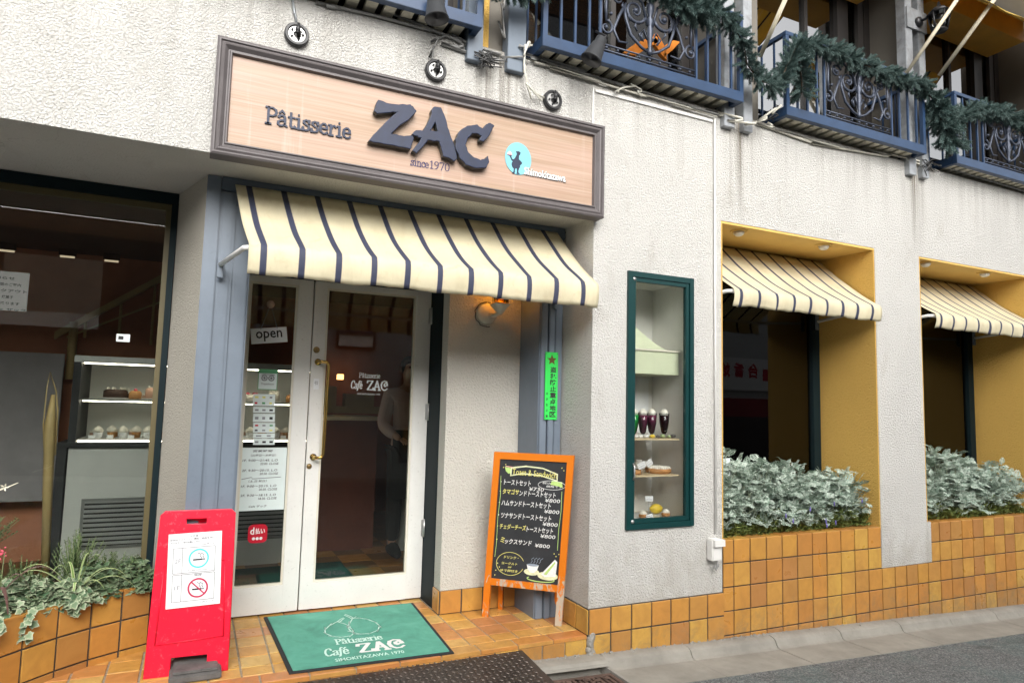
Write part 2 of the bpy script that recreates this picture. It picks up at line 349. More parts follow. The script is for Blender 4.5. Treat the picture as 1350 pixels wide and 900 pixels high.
# ------------------------------------------------------------------ mesh building
def wloc(o):
    v = Vector((0, 0, 0))
    while o is not None: v += Vector(o.location); o = o.parent
    return v
class MB:
    def __init__(s): s.v = []; s.f = []; s.mi = []; s.uv = None; s.sm = []
    def add(s, vs, fs, mi=0, smooth=False):
        b = len(s.v); s.v += [tuple(v) for v in vs]; s.f += [tuple(i+b for i in f) for f in fs]; s.mi += [mi]*len(fs); s.sm += [smooth]*len(fs); return s
    def box(s, x0, x1, y0, y1, z0, z1, mi=0, bev=0):
        if not bev:
            vs = [(x, y, z) for x in (x0, x1) for y in (y0, y1) for z in (z0, z1)]
            return s.add(vs, [(0, 1, 3, 2), (4, 6, 7, 5), (0, 4, 5, 1), (2, 3, 7, 6), (0, 2, 6, 4), (1, 5, 7, 3)], mi)
        bm = bmesh.new(); bmesh.ops.create_cube(bm, size=1)
        for v in bm.verts: v.co = Vector(((x0+x1)/2+v.co.x*(x1-x0), (y0+y1)/2+v.co.y*(y1-y0), (z0+z1)/2+v.co.z*(z1-z0)))
        bmesh.ops.bevel(bm, geom=bm.edges[:], offset=bev, segments=2, affect='EDGES'); s.bm(bm, mi); return s
    def bm(s, bm, mi=0, smooth=False, mat=None):
        bm.verts.ensure_lookup_table(); bm.verts.index_update()
        s.add([(mat @ v.co) if mat else v.co for v in bm.verts], [[v.index for v in f.verts] for f in bm.faces], mi, smooth); bm.free(); return s
    def obox(s, o, X, Y, Z, mi=0):         # box from corner o with edge vectors
        o, X, Y, Z = map(Vector, (o, X, Y, Z)); vs = [o+X*a+Y*b+Z*c for a in (0, 1) for b in (0, 1) for c in (0, 1)]
        return s.add(vs, [(0, 1, 3, 2), (4, 6, 7, 5), (0, 4, 5, 1), (2, 3, 7, 6), (0, 2, 6, 4), (1, 5, 7, 3)], mi)
    def tube(s, pts, r, n=8, mi=0, cap=True):
        pts = [Vector(p) for p in pts]; rs = r if isinstance(r, (list, tuple)) else [r]*len(pts); rings = []; up = None
        for i, p in enumerate(pts):
            t = (pts[min(i+1, len(pts)-1)]-pts[max(i-1, 0)]).normalized()
            if up is None: up = Vector((0, 0, 1)) if abs(t.z) < .9 else Vector((1, 0, 0))
            a = t.cross(up).normalized(); up = a.cross(t).normalized(); rings.append([p+(a*math.cos(q)+up*math.sin(q))*rs[i] for q in [2*math.pi*k/n for k in range(n)]])
        vs = [v for q in rings for v in q]; fs = [(i*n+k, i*n+(k+1) % n, (i+1)*n+(k+1) % n, (i+1)*n+k) for i in range(len(pts)-1) for k in range(n)]
        if cap: fs += [tuple(range(n-1, -1, -1)), tuple((len(pts)-1)*n+k for k in range(n))]
        return s.add(vs, fs, mi, True)
    def lathe(s, prof, c, n=16, mi=0, axis='Z', mat=None):
        vs = []; fs = []
        for r, h in prof:
            for k in range(n):
                q = 2*math.pi*k/n; x, y, z = r*math.cos(q), r*math.sin(q), h
                if axis == 'Y': x, y, z = x, h, y
                v = Vector((x, y, z))
                if mat: v = mat @ v
                vs.append(v+Vector(c))
        for i in range(len(prof)-1):
            for k in range(n): fs.append((i*n+k, i*n+(k+1) % n, (i+1)*n+(k+1) % n, (i+1)*n+k))
        fs += [tuple(range(n)), tuple((len(prof)-1)*n+k for k in range(n))]
        return s.add(vs, fs, mi, True)
    def prism(s, poly, o, X, Y, depth, mi=0):   # polygon (x,y) in plane at o spanned by X,Y, thickness along X x Y
        o, X, Y = map(Vector, (o, X, Y)); Nn = X.cross(Y).normalized(); n = len(poly)
        a = [o+X*p[0]+Y*p[1] for p in poly]; b = [p+Nn*depth for p in a]
        return s.add(a+b, [tuple(range(n-1, -1, -1)), tuple(range(n, 2*n))]+[(i, (i+1) % n, n+(i+1) % n, n+i) for i in range(n)], mi)
    def build(s, name, mats, parent=None, loc=None, local=False, recalc=True):
        base = Vector((0, 0, 0)) if local else (wloc(parent) if parent is not None else Vector((0, 0, 0)))
        if loc is not None: base = base+Vector(loc) if parent is not None and not local else Vector(loc)
        if loc is not None and not local: off = base
        else: off = base if not local else Vector((0, 0, 0))
        me = bpy.data.meshes.new(name); me.from_pydata([tuple(Vector(v)-off) for v in s.v], [], s.f)
        if not isinstance(mats, (list, tuple)): mats = [mats]
        for k in mats: me.materials.append(M[k])
        me.polygons.foreach_set('material_index', s.mi); me.polygons.foreach_set('use_smooth', s.sm)
        if recalc and len(s.f) < 60000:
            bm = bmesh.new(); bm.from_mesh(me); bmesh.ops.recalc_face_normals(bm, faces=bm.faces); bm.to_mesh(me); bm.free()
        me.update()
        o = bpy.data.objects.new(name, me); C.objects.link(o)
        if parent is not None: o.parent = parent
        if loc is not None: o.location = loc
        return o
def flat_(o): o.data.polygons.foreach_set('use_smooth', [False]*len(o.data.polygons)); return o
def tag(o, label=None, cat=None, group=None, kind=None):
    for k, v in (('label', label), ('category', cat), ('group', group), ('kind', kind)):
        if v: o[k] = v
    return o
def thing(name, loc, label, cat, group=None):
    o = bpy.data.objects.new(name, None); o.empty_display_size = .1; C.objects.link(o); o.location = loc; return tag(o, label, cat, group)
def children(o): return [c for c in bpy.data.objects if c.parent == o]
def copy_tree(o, parent=None):
    c = o.copy(); C.objects.link(c); c.parent = parent
    for ch in children(o): copy_tree(ch, c)
    return c
def text(body, mat, o, X, Y, width=None, height=None, bold=0., depth=0.0, parent=None, name='lettering', align='L', shear=0, space=1.):
    """a line of lettering, lower left corner at o, running along X with upright Y"""
    cu = bpy.data.curves.new(name, 'FONT'); cu.body = body; cu.size = 1; cu.offset = bold; cu.extrude = 0; cu.shear = shear; cu.space_character = space; cu.resolution_u = 2
    ob = bpy.data.objects.new(name, cu); C.objects.link(ob)
    me = bpy.data.meshes.new_from_object(ob.evaluated_get(bpy.context.evaluated_depsgraph_get())); bpy.data.objects.remove(ob); bpy.data.curves.remove(cu)
    vs = [v.co.copy() for v in me.vertices]
    if not vs: return None
    x0 = min(v.x for v in vs); x1 = max(v.x for v in vs); y0 = min(v.y for v in vs); y1 = max(v.y for v in vs)
    sy = (height/(y1-y0)) if height else None; sx = (width/(x1-x0)) if width else None
    if sx is None: sx = sy
    if sy is None: sy = sx
    o, X, Y = Vector(o), Vector(X).normalized(), Vector(Y).normalized(); Nn = X.cross(Y).normalized()
    mb = MB(); pts = [o+X*((v.x-x0)*sx)+Y*((v.y-y0)*sy)+Nn*depth for v in vs]
    mb.add(pts, [tuple(p.vertices) for p in me.polygons])
    if depth > .002:      # raised letters get sides
        cnt = {}
        for p in me.polygons:
            vv = list(p.vertices)
            for a, b in zip(vv, vv[1:]+vv[:1]): cnt.setdefault((min(a, b), max(a, b)), []).append((a, b))
        n0 = len(mb.v); mb.v += [tuple(q-Nn*depth) for q in pts]
        for k, l in cnt.items():
            if len(l) == 1: a, b = l[0]; mb.f.append((a, b, b+n0, a+n0)); mb.mi.append(0); mb.sm.append(False)
    bpy.data.meshes.remove(me)
    ob = mb.build(name, mat, parent, recalc=False); return ob

# slab serif strokes, unit = capital height
G = {
 'P': (.60, [[(.12,0),(.12,1)],[(.12,.97),(.36,.97),(.5,.88),(.54,.74),(.49,.58),(.36,.5),(.12,.5)],[(-.02,.03),(.28,.03)],[(-.02,.97),(.14,.97)]]),
 'a': (.56, [[(.07,.5),(.13,.6),(.27,.64),(.39,.58),(.42,.46),(.42,.08),(.54,.03)],[(.42,.38),(.2,.34),(.06,.24),(.05,.11),(.14,.03),(.28,.04),(.42,.15)]]),
 '^': (.0, [[(-.45,.76),(-.32,.92),(-.19,.76)]]), '~': (.0, [[(-.40,.74),(-.2,.92)]]),
 't': (.42, [[(.17,.88),(.17,.14),(.24,.03),(.34,.04),(.40,.12)],[(.03,.62),(.38,.62)]]),
 'i': (.36, [[(.18,.64),(.18,0)],[(.05,.62),(.18,.62)],[(.03,.03),(.33,.03)],[(.15,.84),(.19,.84)]]),
 's': (.48, [[(.40,.5),(.33,.6),(.22,.63),(.1,.57),(.1,.45),(.22,.36),(.36,.3),(.41,.18),(.34,.06),(.2,.02),(.09,.07),(.05,.16)],[(.40,.64),(.40,.46)],[(.06,.2),(.06,.0)]]),
 'e': (.50, [[(.08,.34),(.44,.34),(.42,.5),(.32,.62),(.2,.62),(.08,.5),(.05,.32),(.1,.12),(.24,.03),(.38,.06),(.46,.15)]]),
 'r': (.46, [[(.15,.64),(.15,0)],[(.02,.62),(.15,.62)],[(.02,.03),(.3,.03)],[(.15,.42),(.23,.57),(.35,.63),(.43,.54)]]),
 'n': (.60, [[(.13,.64),(.13,0)],[(.02,.62),(.13,.62)],[(.02,.03),(.24,.03)],[(.13,.44),(.22,.6),(.36,.63),(.44,.54),(.45,0)],[(.35,.03),(.56,.03)]]),
 'c': (.48, [[(.40,.5),(.34,.6),(.22,.63),(.1,.54),(.05,.34),(.1,.12),(.22,.03),(.34,.06),(.43,.16)],[(.40,.64),(.40,.46)]]),
 'f': (.40, [[(.42,.92),(.32,.98),(.22,.9),(.18,.7),(.14,.1),(.06,-.16),(-.04,-.2)],[(.02,.6),(.36,.64)]]),
 'C': (.72, [[(.62,.72),(.58,.9),(.44,.99),(.26,.94),(.12,.76),(.07,.48),(.13,.2),(.3,.04),(.48,.04),(.64,.2)]]),
 '1': (.42, [[(.08,.82),(.22,.97),(.22,0)],[(.08,.03),(.36,.03)]]),
 '9': (.52, [[(.42,.7),(.36,.55),(.22,.5),(.1,.58),(.07,.74),(.14,.92),(.28,.97),(.4,.88),(.44,.68),(.38,.3),(.26,.08),(.1,.02)]]),
 '7': (.52, [[(.06,.82),(.06,.96),(.46,.96),(.2,0)]]),
 '0': (.54, [[(.25,.98),(.1,.84),(.06,.5),(.1,.16),(.25,.02),(.4,.16),(.45,.5),(.4,.84),(.25,.98)]]),
 'Z': (.86, [[(.08,.76),(.12,.95),(.74,.95),(.12,.06),(.78,.05),(.82,.26)]]),
 'A': (.86, [[(.02,.02),(.24,.02)],[(.10,.02),(.42,.98),(.74,.02)],[(.58,.02),(.86,.02)],[(.22,.36),(.62,.36)]]),
 '@': (.90, [[(.66,.52),(.54,.42),(.44,.52),(.48,.70),(.64,.80),(.80,.70),(.82,.5),(.72,.92),(.46,.99),(.2,.88),(.08,.58),(.14,.24),(.36,.05),(.62,.06),(.82,.22)]]),
 ' ': (.35, []),
}
def serif(body, mat, o, X, Y, height, width=None, th=.13, depth=.0, lift=.0015, parent=None, name='lettering', slant=0):
    o, X, Y = Vector(o), Vector(X).normalized(), Vector(Y).normalized(); Nn = X.cross(Y).normalized()
    tot = sum(G[ch][0] for ch in body); sx = width/tot if width else height
    mb = MB(); x = 0; k = 0
    for ch in body:
        wd, ss = G[ch]
        for st in ss:
            pts = [Vector(((x+px+slant*py)*sx, py*height)) for px, py in st]
            for i in range(len(pts)-1):
                a, b = pts[i], pts[i+1]; dd = b-a
                if dd.length < 1e-6: continue
                t = th*height/2; ext = dd.normalized()*t*.8
                vertical = abs(dd.y) > abs(dd.x)*1.3; tt = t if vertical else t*.72
                nn = Vector((-dd.y, dd.x)).normalized()*tt; a2, b2 = a-ext*.6, b+ext*.6; k += 1
                z = lift+(k % 7)*.00012; q = [a2+nn, a2-nn, b2-nn, b2+nn]
                top = [o+X*p.x+Y*p.y+Nn*(z+depth) for p in q]
                if depth: bot = [o+X*p.x+Y*p.y for p in q]; mb.add(top+bot, [(0, 1, 2, 3), (0, 4, 5, 1), (1, 5, 6, 2), (2, 6, 7, 3), (3, 7, 4, 0)])
                else: mb.add(top, [(0, 1, 2, 3)])
        x += wd
    return mb.build(name, mat, parent, recalc=bool(depth))
def line2(mb, pts, o, X, Y, wd, lift=.0015, mi=0):
    """flat painted stroke through 2-D points (pairs) on the plane"""
    o, X, Y = Vector(o), Vector(X), Vector(Y); Nn = X.cross(Y).normalized(); pts = [Vector(p) for p in pts]; L = []; Rr = []
    for i, p in enumerate(pts):
        t = (pts[min(i+1, len(pts)-1)]-pts[max(i-1, 0)]); n = Vector((-t.y, t.x)).normalized()*wd/2
        L.append(o+X*(p.x+n.x)+Y*(p.y+n.y)+Nn*lift); Rr.append(o+X*(p.x-n.x)+Y*(p.y-n.y)+Nn*lift)
    n = len(pts); mb.add(L+Rr, [(i, n+i, n+i+1, i+1) for i in range(n-1)], mi)
def circ(cx, cy, r, a0=0, a1=360, n=24, ry=None): return [(cx+r*math.cos(R(a0+(a1-a0)*i/n)), cy+(ry or r)*math.sin(R(a0+(a1-a0)*i/n))) for i in range(n+1)]

# ------------------------------------------------------------------ tiles
def tile_mesh(sz, dep, seed):
    rr = random.Random(seed); h = sz/2; c = .0022; a = [(-h, -h), (h, -h), (h, h), (-h, h)]
    j = lambda: rr.uniform(-.0007, .0007)
    vs = [(x+j(), y+j(), 0) for x, y in a]+[(x+j(), y+j(), dep-c) for x, y in a]+[(x*(1-c/h)+j(), y*(1-c/h)+j(), dep+j()*.6) for x, y in a]
    fs = [(i, (i+1) % 4, 4+(i+1) % 4, 4+i) for i in range(4)]+[(4+i, 4+(i+1) % 4, 8+(i+1) % 4, 8+i) for i in range(4)]+[(8, 9, 10, 11)]
    me = bpy.data.meshes.new('tile'); me.from_pydata(vs, [], fs); return me
TM = {}
def tile(parent, c, X, Y, mat, w=.146, h=.146, size=.146, dep=.008):
    """one tile centred at c; X, Y unit directions; w,h real size"""
    key = (mat, rnd.randrange(4))
    if key not in TM: me = tile_mesh(.1435, dep, key[1]+3); me.materials.append(M[mat]); TM[key] = me
    o = bpy.data.objects.new('tile', TM[key]); C.objects.link(o); o.parent = parent
    X, Y = Vector(X), Vector(Y); Z = X.cross(Y); w -= .0015; h -= .0015; mt = Matrix((X*(w/.146), Y*(h/.146), Z)).transposed().to_4x4()
    mt = mt @ Matrix.Rotation(rnd.uniform(-.004, .004), 4, 'X') @ Matrix.Rotation(rnd.uniform(-.004, .004), 4, 'Y')
    mt.translation = Vector(c)-wloc(parent)+Z*rnd.uniform(-.0008, .0008); o.matrix_basis = mt; return o
GX = lambda x: -.013-.038*(x-3.26)       # street level: it falls gently towards the right

#STRUCT
# ------------------------------------------------------------------ ground
def sheet(name, mat, x0, x1, y0, y1, dz, n=1, kind='structure'):
    mb = MB(); mb.add([(x0, y0, GX(x0)+dz), (x1, y0, GX(x1)+dz), (x1, y1, GX(x1)+dz), (x0, y1, GX(x0)+dz)], [(0, 1, 2, 3)]); return tag(mb.build(name, mat), kind=kind)
sheet('ground', 'concrete_dark', -150, 150, -150, 150, -.09)
sheet('road', 'asphalt', -60, 60, -3.6, 3.095, -.058)
# gutter slabs and rounded kerb, jointed about every 0.6 m, each a piece of its own
kerb = tag(bpy.data.objects.new('kerb', None), kind='structure'); C.objects.link(kerb)
prof = [(3.56, -.10), (3.56, 0), (3.455, .002), (3.43, -.004), (3.412, -.016), (3.402, -.036), (3.392, -.052), (3.374, -.060), (3.095, -.055), (3.095, -.1)]
xs = [-6+.6*i for i in range(32)]+[13.2+3*i for i in range(8)]
joints = [-6, -4, -2, 0, 1.55, 2.27, 2.90, 3.62, 4.25, 4.9, 5.5, 6.1, 6.7, 7.3, 8, 10, 14, 20, 30]
for a, b in zip(joints, joints[1:]):
    a2, b2 = a+.003, b-.003; jj = rnd.uniform(-.002, .002); mb = MB(); n = len(prof)
    segs = 2; cut = (1.55 <= a < 2.2)       # the drain opening takes the gutter part away here
    pr = prof if not cut else [(3.56, -.10), (3.56, 0), (3.43, .002), (3.395, -.003), (3.377, -.015), (3.37, -.03), (3.45, -.034), (3.45, -.1)]
    n = len(pr); vs = [(a2, y, GX(a2)+z+jj) for y, z in pr]+[(b2, y, GX(b2)+z+jj) for y, z in pr]
    mb.add(vs, [(i, (i+1) % n, n+(i+1) % n, n+i) for i in range(n)]+[tuple(range(n)), tuple(range(2*n-1, n-1, -1))]); mb.build('kerb_stone', 'concrete', kerb)
# broken mortar between tiles and kerb
mb = MB()
for i in range(260):
    x = 1.7+rnd.random()*2.0 if i < 190 else 3.3+rnd.random()*5; y = 3.495-abs(rnd.gauss(0, .016)); s = rnd.uniform(.004, .012)
    bm = bmesh.new(); bmesh.ops.create_icosphere(bm, subdivisions=1, radius=1)
    mt = Matrix.Translation((x, y, GX(x)-s*.1)) @ Euler((rnd.random()*3, rnd.random()*3, rnd.random()*3)).to_matrix().to_4x4() @ Matrix.Diagonal((s*1.6, s, s*.5, 1)); mb.bm(bm, mat=mt)
for i in range(26):
    s = rnd.uniform(.012, .024); bm = bmesh.new(); bmesh.ops.create_icosphere(bm, subdivisions=1, radius=s)
    mb.bm(bm, mat=Matrix.Translation((2.213+rnd.gauss(0, .009), 3.492, .03+i*.0042)))
tag(mb.build('crumbled_mortar', 'concrete_dark'), kind='stuff')

# ------------------------------------------------------------------ entrance step
FL = .137
flo = thing('entrance_step', (1, 4, 0), 'ochre tiled entrance step with terracotta edge in front of the doors', 'step')
mb = MB(); mb.box(-2.0, 2.195, 3.508, 4.56, -.2, FL-.006); mb.build('step_base', 'grout_light', flo)
x = 1.492
xl = [2.195, 2.094, 1.946, 1.796, 1.645, 1.492]+[1.342-.15*i for i in range(23)]
yl = [3.605, 3.72, 3.872, 4.024, 4.176, 4.328, 4.48, 4.56]
for i in range(len(xl)-1):
    for j in range(len(yl)-1):
        x1, x0 = xl[i], xl[i+1]; y0, y1 = yl[j], yl[j+1]; cx, cy = (x0+x1)/2, (y0+y1)/2
        if cx > 1.5 and y0 > 4.15: continue
        if cx < -.15 and cy > 4.2+.9*(cx+.15)+.2: continue
        tile(flo, (cx, cy, FL-.008), (1, 0, 0), (0, 1, 0), 'tile_floor', x1-x0-.006, y1-y0-.006)
for i in range(15):      # nosing of long terracotta tiles
    x1 = 2.195-i*.228; tile(flo, (x1-.114, 3.552, FL-.008), (1, 0, 0), (0, 1, 0), 'tile_terracotta', .223, .098)
    mb = MB(); mb.box(x1-.225, x1-.003, 3.500, 3.5075, FL-.022, FL-.003); mb.build('tile', 'tile_terracotta', flo)
for i in range(26):      # riser
    x1 = 2.195-i*.15; tile(flo, (x1-.075, 3.506, .058), (1, 0, 0), (0, 0, 1), 'tile_ochre', .145, .112)

# ------------------------------------------------------------------ cafe building
cafe = thing('cafe_building', (2, 4, 0), 'white stucco two-storey cafe with tiled base, niches and glass doors', 'building')
def wall(name, mat, *boxes):
    mb = MB()
    for b in boxes: mb.box(*b)
    return mb.build(name, mat, cafe)
TOP = 3.585; SOF = 2.68; NT = 2.80
wall('front_wall', 'plaster', (-9, 2.2, 3.5, 4.9, SOF, TOP), (2.2, 12, 3.5, 3.85, NT+.002, TOP), (2.2, 3.24, 3.5, 3.85, 2.362, NT+.002),
     (2.2, 2.456, 3.5, 3.95, .287, 2.362), (2.99, 3.24, 3.5, 3.95, .287, 2.362), (2.456, 2.99, 3.5, 3.95, .287, .732),
     (4.835, 5.385, 3.5, 4.1, .312, NT+.002), (7.0, 12, 3.5, 4.1, .312, NT+.002))
mb = MB(); mb.box(5.3855, 5.432, 3.4985, 3.52, .312, .628); mb.build('pier_foot', 'plaster', cafe)
wall('ceiling_strip', 'concrete_dark', (-9, 2.2, 3.506, 3.86, TOP, TOP+.012), (2.2, 12, 3.506, 3.85, TOP, TOP+.012))
# inner wall of the entrance with the lamp, and the left splay
wall('porch_wall', 'plaster_plain', (1.5, 2.2, 4.17, 4.9, FL+.145, SOF-.002), (1.5, 2.2, 4.172, 4.9, -.1, FL+.145))
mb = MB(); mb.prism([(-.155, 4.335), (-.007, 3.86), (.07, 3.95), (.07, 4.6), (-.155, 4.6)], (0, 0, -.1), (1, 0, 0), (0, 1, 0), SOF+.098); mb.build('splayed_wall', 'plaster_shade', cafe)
wall('side_wall', 'plaster_plain', (2.2015, 2.3, 3.952, 4.9, -.1, SOF))
# yellow niche linings
for nx0, nx1 in ((3.2425, 4.8325), (5.3875, 6.9975)):
    wall('niche_lining', 'plaster_yellow', (nx1-.012, nx1, 3.503, 4.12, .60, NT-.016)); wall('niche_lining', 'plaster_yellow', (nx0, nx0+.012, 3.503, 4.12, .60, NT-.016))
    wall('niche_ceiling', 'ceiling_yellow', (nx0, nx1, 3.503, 4.12, NT-.015, NT))
    mb = MB(); mb.box(nx0+.013, nx1-.013, 4.03, 4.3, .3, .70); mb.build('window_sill', 'plaster_smooth', cafe)
# tiled base: pieces set on a grout bed
mb = MB(); mb.box(2.197, 3.2465, 3.4925, 3.6, -.3, .284); mb.box(2.1925, 2.25, 3.6, 4.17, FL-.1, .284); mb.box(1.4965, 2.2, 4.1665, 4.2, FL-.1, .284); mb.box(1.4965, 1.56, 4.2, 4.29, FL-.1, .284)
mb.build('grout_bed', 'grout', cafe)
bx = [2.197, 2.353, 2.504, 2.655, 2.805, 2.953, 3.1035, 3.2475]
for i in range(7):
    for z0, z1 in ((.137, .287), (-.013, .137), (-.163, -.013)):
        if z1 < GX(bx[i]) - .02: continue
        tile(cafe, ((bx[i]+bx[i+1])/2, 3.4925, (z0+z1)/2), (1, 0, 0), (0, 0, 1), 'tile_ochre', bx[i+1]-bx[i]-.006, .144)
for y0, y1 in ((3.484, 3.62), (3.62, 3.77), (3.77, 3.86)): tile(cafe, (2.1925, (y0+y1)/2, .212), (0, -1, 0), (0, 0, 1), 'tile_ochre', y1-y0-.006, .144)
for i in range(4):
    x0 = 1.497+i*.15; tile(cafe, (x0+.075, 4.1665, .212), (1, 0, 0), (0, 0, 1), 'tile_ochre', .144, .144)
tile(cafe, (1.4965, 4.225, .212), (0, -1, 0), (0, 0, 1), 'tile_ochre', .112, .144)

# planter walls under the niches
def niche_planter(x0, x1, xr, label, cols):
    t = thing('tiled_planter', ((x0+x1)/2, 3.6, 0), label, 'planter', 'tiled planters under the niches')
    mb = MB(); mb.box(x0, xr, 3.5085, 3.62, -.35, .611 if xr == x1 else .309)
    if xr != x1: mb.box(x0, x1, 3.509, 3.62, .309, .611)
    mb.box(x0, x1, 3.96, 4.02, .3, .60); mb.build('planter_wall', 'grout', t)
    mb = MB(); mb.box(x0+.002, x1-.002, 3.62, 3.96, .30, .575); mb.build('soil', 'soil', t)
    for i in range(len(cols)-1):
        a, b = cols[i], cols[i+1]; cx = (a+b)/2; w_ = b-a-.006
        for k, (z0, z1) in enumerate(((.468, .618), (.313, .463), (.158, .308), (.003, .153), (-.152, -.002), (-.3, -.157))):
            if z1 < GX(cx)-.01: continue
            if k < 2 and cx > x1: continue
            tile(t, (cx, 3.5085, (z0+z1)/2), (1, 0, 0), (0, 0, 1), 'tile_ochre', w_, z1-z0)
        if cx < x1: tile(t, (cx, 3.5565, .611), (1, 0, 0), (0, 1, 0), 'tile_ochre', w_, .108)
    return t
c1 = [3.249, 3.344, 3.491, 3.641, 3.791, 3.939, 4.089, 4.237, 4.385, 4.534, 4.684, 4.834, 4.984, 5.121, 5.257, 5.3865]
niche_planter(3.249, 4.833, 5.385, 'ochre tiled planter wall of the nearer niche beside the wall box', c1)
c2 = [5.3875, 5.543, 5.69, 5.84, 5.99, 6.14, 6.29, 6.44, 6.59, 6.74, 6.89, 6.999]
niche_planter(5.3875, 6.999, 6.999, 'ochre tiled planter wall of the farther niche at the right edge', c2)

# left planter: angled wall running out towards the street
lp = thing('tiled_planter', (-.4, 4.0, 0), 'angled ochre tiled planter full of ivy left of the red sign', 'planter')
pA = Vector((-.150, 4.165, 0)); pts = [pA, Vector((-.278, 4.095, 0)), Vector((-.405, 4.018, 0)), Vector((-.53, 3.918, 0)), Vector((-.645, 3.80, 0)), Vector((-.75, 3.68, 0)), Vector((-.85, 3.55, 0)), Vector((-.95, 3.42, 0))]
LT = .480
gb = MB(); cap = MB()
for k, (a, b) in enumerate(zip(pts, pts[1:])):
    X = (a-b).normalized(); Z = Vector((0, 0, 1)); Nn = X.cross(Z); L = (a-b).length
    gb.obox(b-Nn*.0, X*L, -Nn*.09, Z*(LT-.012), 0)
    for z0, z1 in ((.325, .472), (.172, .319), (.10, .166)):
        tile(lp, tuple((a+b)/2+Vector((0, 0, (z0+z1)/2))+Nn*.0), X, Z, 'tile_ochre', L-.007, z1-z0)
    mbc = MB(); Lc = L-.005; q0 = b+X*.0025; q1 = b+X*(L-.0025); inner = -Nn*.11
    mbc.add([q0+Nn*.009+Vector((0, 0, LT-.012)), q1+Nn*.009+Vector((0, 0, LT-.012)), q1+inner+Vector((0, 0, LT-.012)), q0+inner+Vector((0, 0, LT-.012)),
             q0+Nn*.009+Vector((0, 0, LT)), q1+Nn*.009+Vector((0, 0, LT)), q1+inner+Vector((0, 0, LT)), q0+inner+Vector((0, 0, LT))],
            [(0, 1, 2, 3), (4, 5, 6, 7), (0, 1, 5, 4), (1, 2, 6, 5), (2, 3, 7, 6), (3, 0, 4, 7)]); mbc.build('tile', 'tile_ochre', lp)
gb.build('planter_wall', 'grout', lp)
mb = MB(); mb.add([(p.x, p.y+.06, .40) for p in pts]+[(-2.2, 3.4, .40), (-2.2, 4.33, .40), (-.15, 4.33, .40)], [tuple(range(len(pts)+3))]); mb.build('soil', 'soil', lp)

# blue-grey pilasters and lintel
mb = MB(); g = .004
mb.box(-.010, .060, 3.852, 4.05, FL, SOF-.002, bev=.004); mb.box(.075, .128, 3.86, 4.05, FL, SOF-.08, bev=.004); mb.box(.14, .22, 3.875, 4.05, FL, SOF-.08, bev=.004); mb.box(.055, .23, 3.89, 4.6, FL, SOF-.08)
mb.box(.05, .14, 3.866, 3.9, FL, SOF-.08)
mb.build('pilaster', 'greyblue_paint', cafe)
mb = MB(); mb.box(2.035, 2.085, 3.862, 4.1, FL, SOF-.05, bev=.004); mb.box(2.092, 2.133, 3.852, 4.1, FL, SOF-.05, bev=.004); mb.box(2.14, 2.192, 3.858, 4.1, FL, SOF-.05, bev=.004); mb.box(2.03, 2.19, 3.88, 4.165, FL, SOF-.05)
mb.build('pilaster', 'greyblue_paint', cafe)
mb = MB(); mb.box(.0615, 2.196, 3.845, 4.0, SOF-.075, SOF-.002, bev=.004); mb.box(.0615, 2.19, 3.87, 3.98, 2.53, SOF-.075); mb.build('lintel', 'greyblue_dark', cafe)

# ------------------------------------------------------------------ doors (plane y = 4.53)
DY = 4.53
def door_leaf(x0, x1, gx0, gx1, z0, z1, gz0, gz1):
    mb = MB(); mb.box(x0, gx0, DY, DY+.045, z0, z1, bev=.003); mb.box(gx1, x1, DY, DY+.045, z0, z1, bev=.003)
    mb.box(gx0, gx1, DY+.002, DY+.043, z0, gz0); mb.box(gx0, gx1, DY+.002, DY+.043, gz1, z1)
    o = mb.build('door', 'white_paint', cafe)
    b = MB(); t = .013
    b.box(gx0+.0005, gx0+t, DY+.008, DY+.038, gz0, gz1); b.box(gx1-t, gx1-.0005, DY+.008, DY+.038, gz0, gz1); b.box(gx0+t, gx1-t, DY+.008, DY+.038, gz0+.0005, gz0+t); b.box(gx0+t, gx1-t, DY+.008, DY+.038, gz1-t, gz1-.0005)
    b.build('glazing_bead', 'cream_paint', o)
    p = MB(); p.box(gx0+t, gx1-t, DY+.02, DY+.022, gz0+t, gz1-t); p.build('pane', 'glass', o); return o
dl = door_leaf(.232, .672, .278, .575, FL+.012, 2.275, .315, 2.235)
dr = door_leaf(.680, 1.492, .762, 1.382, FL+.012, 2.275, .312, 2.235)
mb = MB(); mb.box(1.4945, 1.58, 4.29, 4.62, FL, 2.6, bev=.003); mb.box(.05, 1.58, 4.50, 4.62, 2.285, 2.6); mb.build('door_frame', 'frame_dark', cafe)
mb = MB(); mb.box(.05, 1.5, 4.48, 4.4995, 2.285, 2.6); mb.build('transom', 'white_paint', cafe)
for z in (.62, 1.42, 2.1): h = MB(); h.tube([(1.4925, 4.515, z-.06), (1.4925, 4.515, z+.06)], .009, 8); h.box(1.474, 1.4915, 4.521, 4.5295, z-.055, z+.055); h.build('hinge', 'silver_metal', dr)
a = at(420, 478, DY); b = at(412, 606, DY); hx = .722
h = MB(); hy = DY-.07; cx = .775
z1, z0 = 1.735, 1.115
h.tube([(hx, DY, z1), (hx, hy+.02, z1), (hx+.012, hy, z1), (hx+.045, hy, z1-.002), (hx+.058, hy, z1-.02), (hx+.058, hy, z1-.06), (hx+.052, hy, z0+.06), (hx+.05, hy, z0+.02), (hx+.038, hy, z0), (hx+.012, hy, z0), (hx, hy+.02, z0), (hx, DY, z0)], .0105, 10)
for z in (z0, z1): h.lathe([(.022, -.004), (.022, .0), (.012, .004)], (hx, DY-.002, z), 14, axis='Y')
h.build('handle', 'brass', dr)
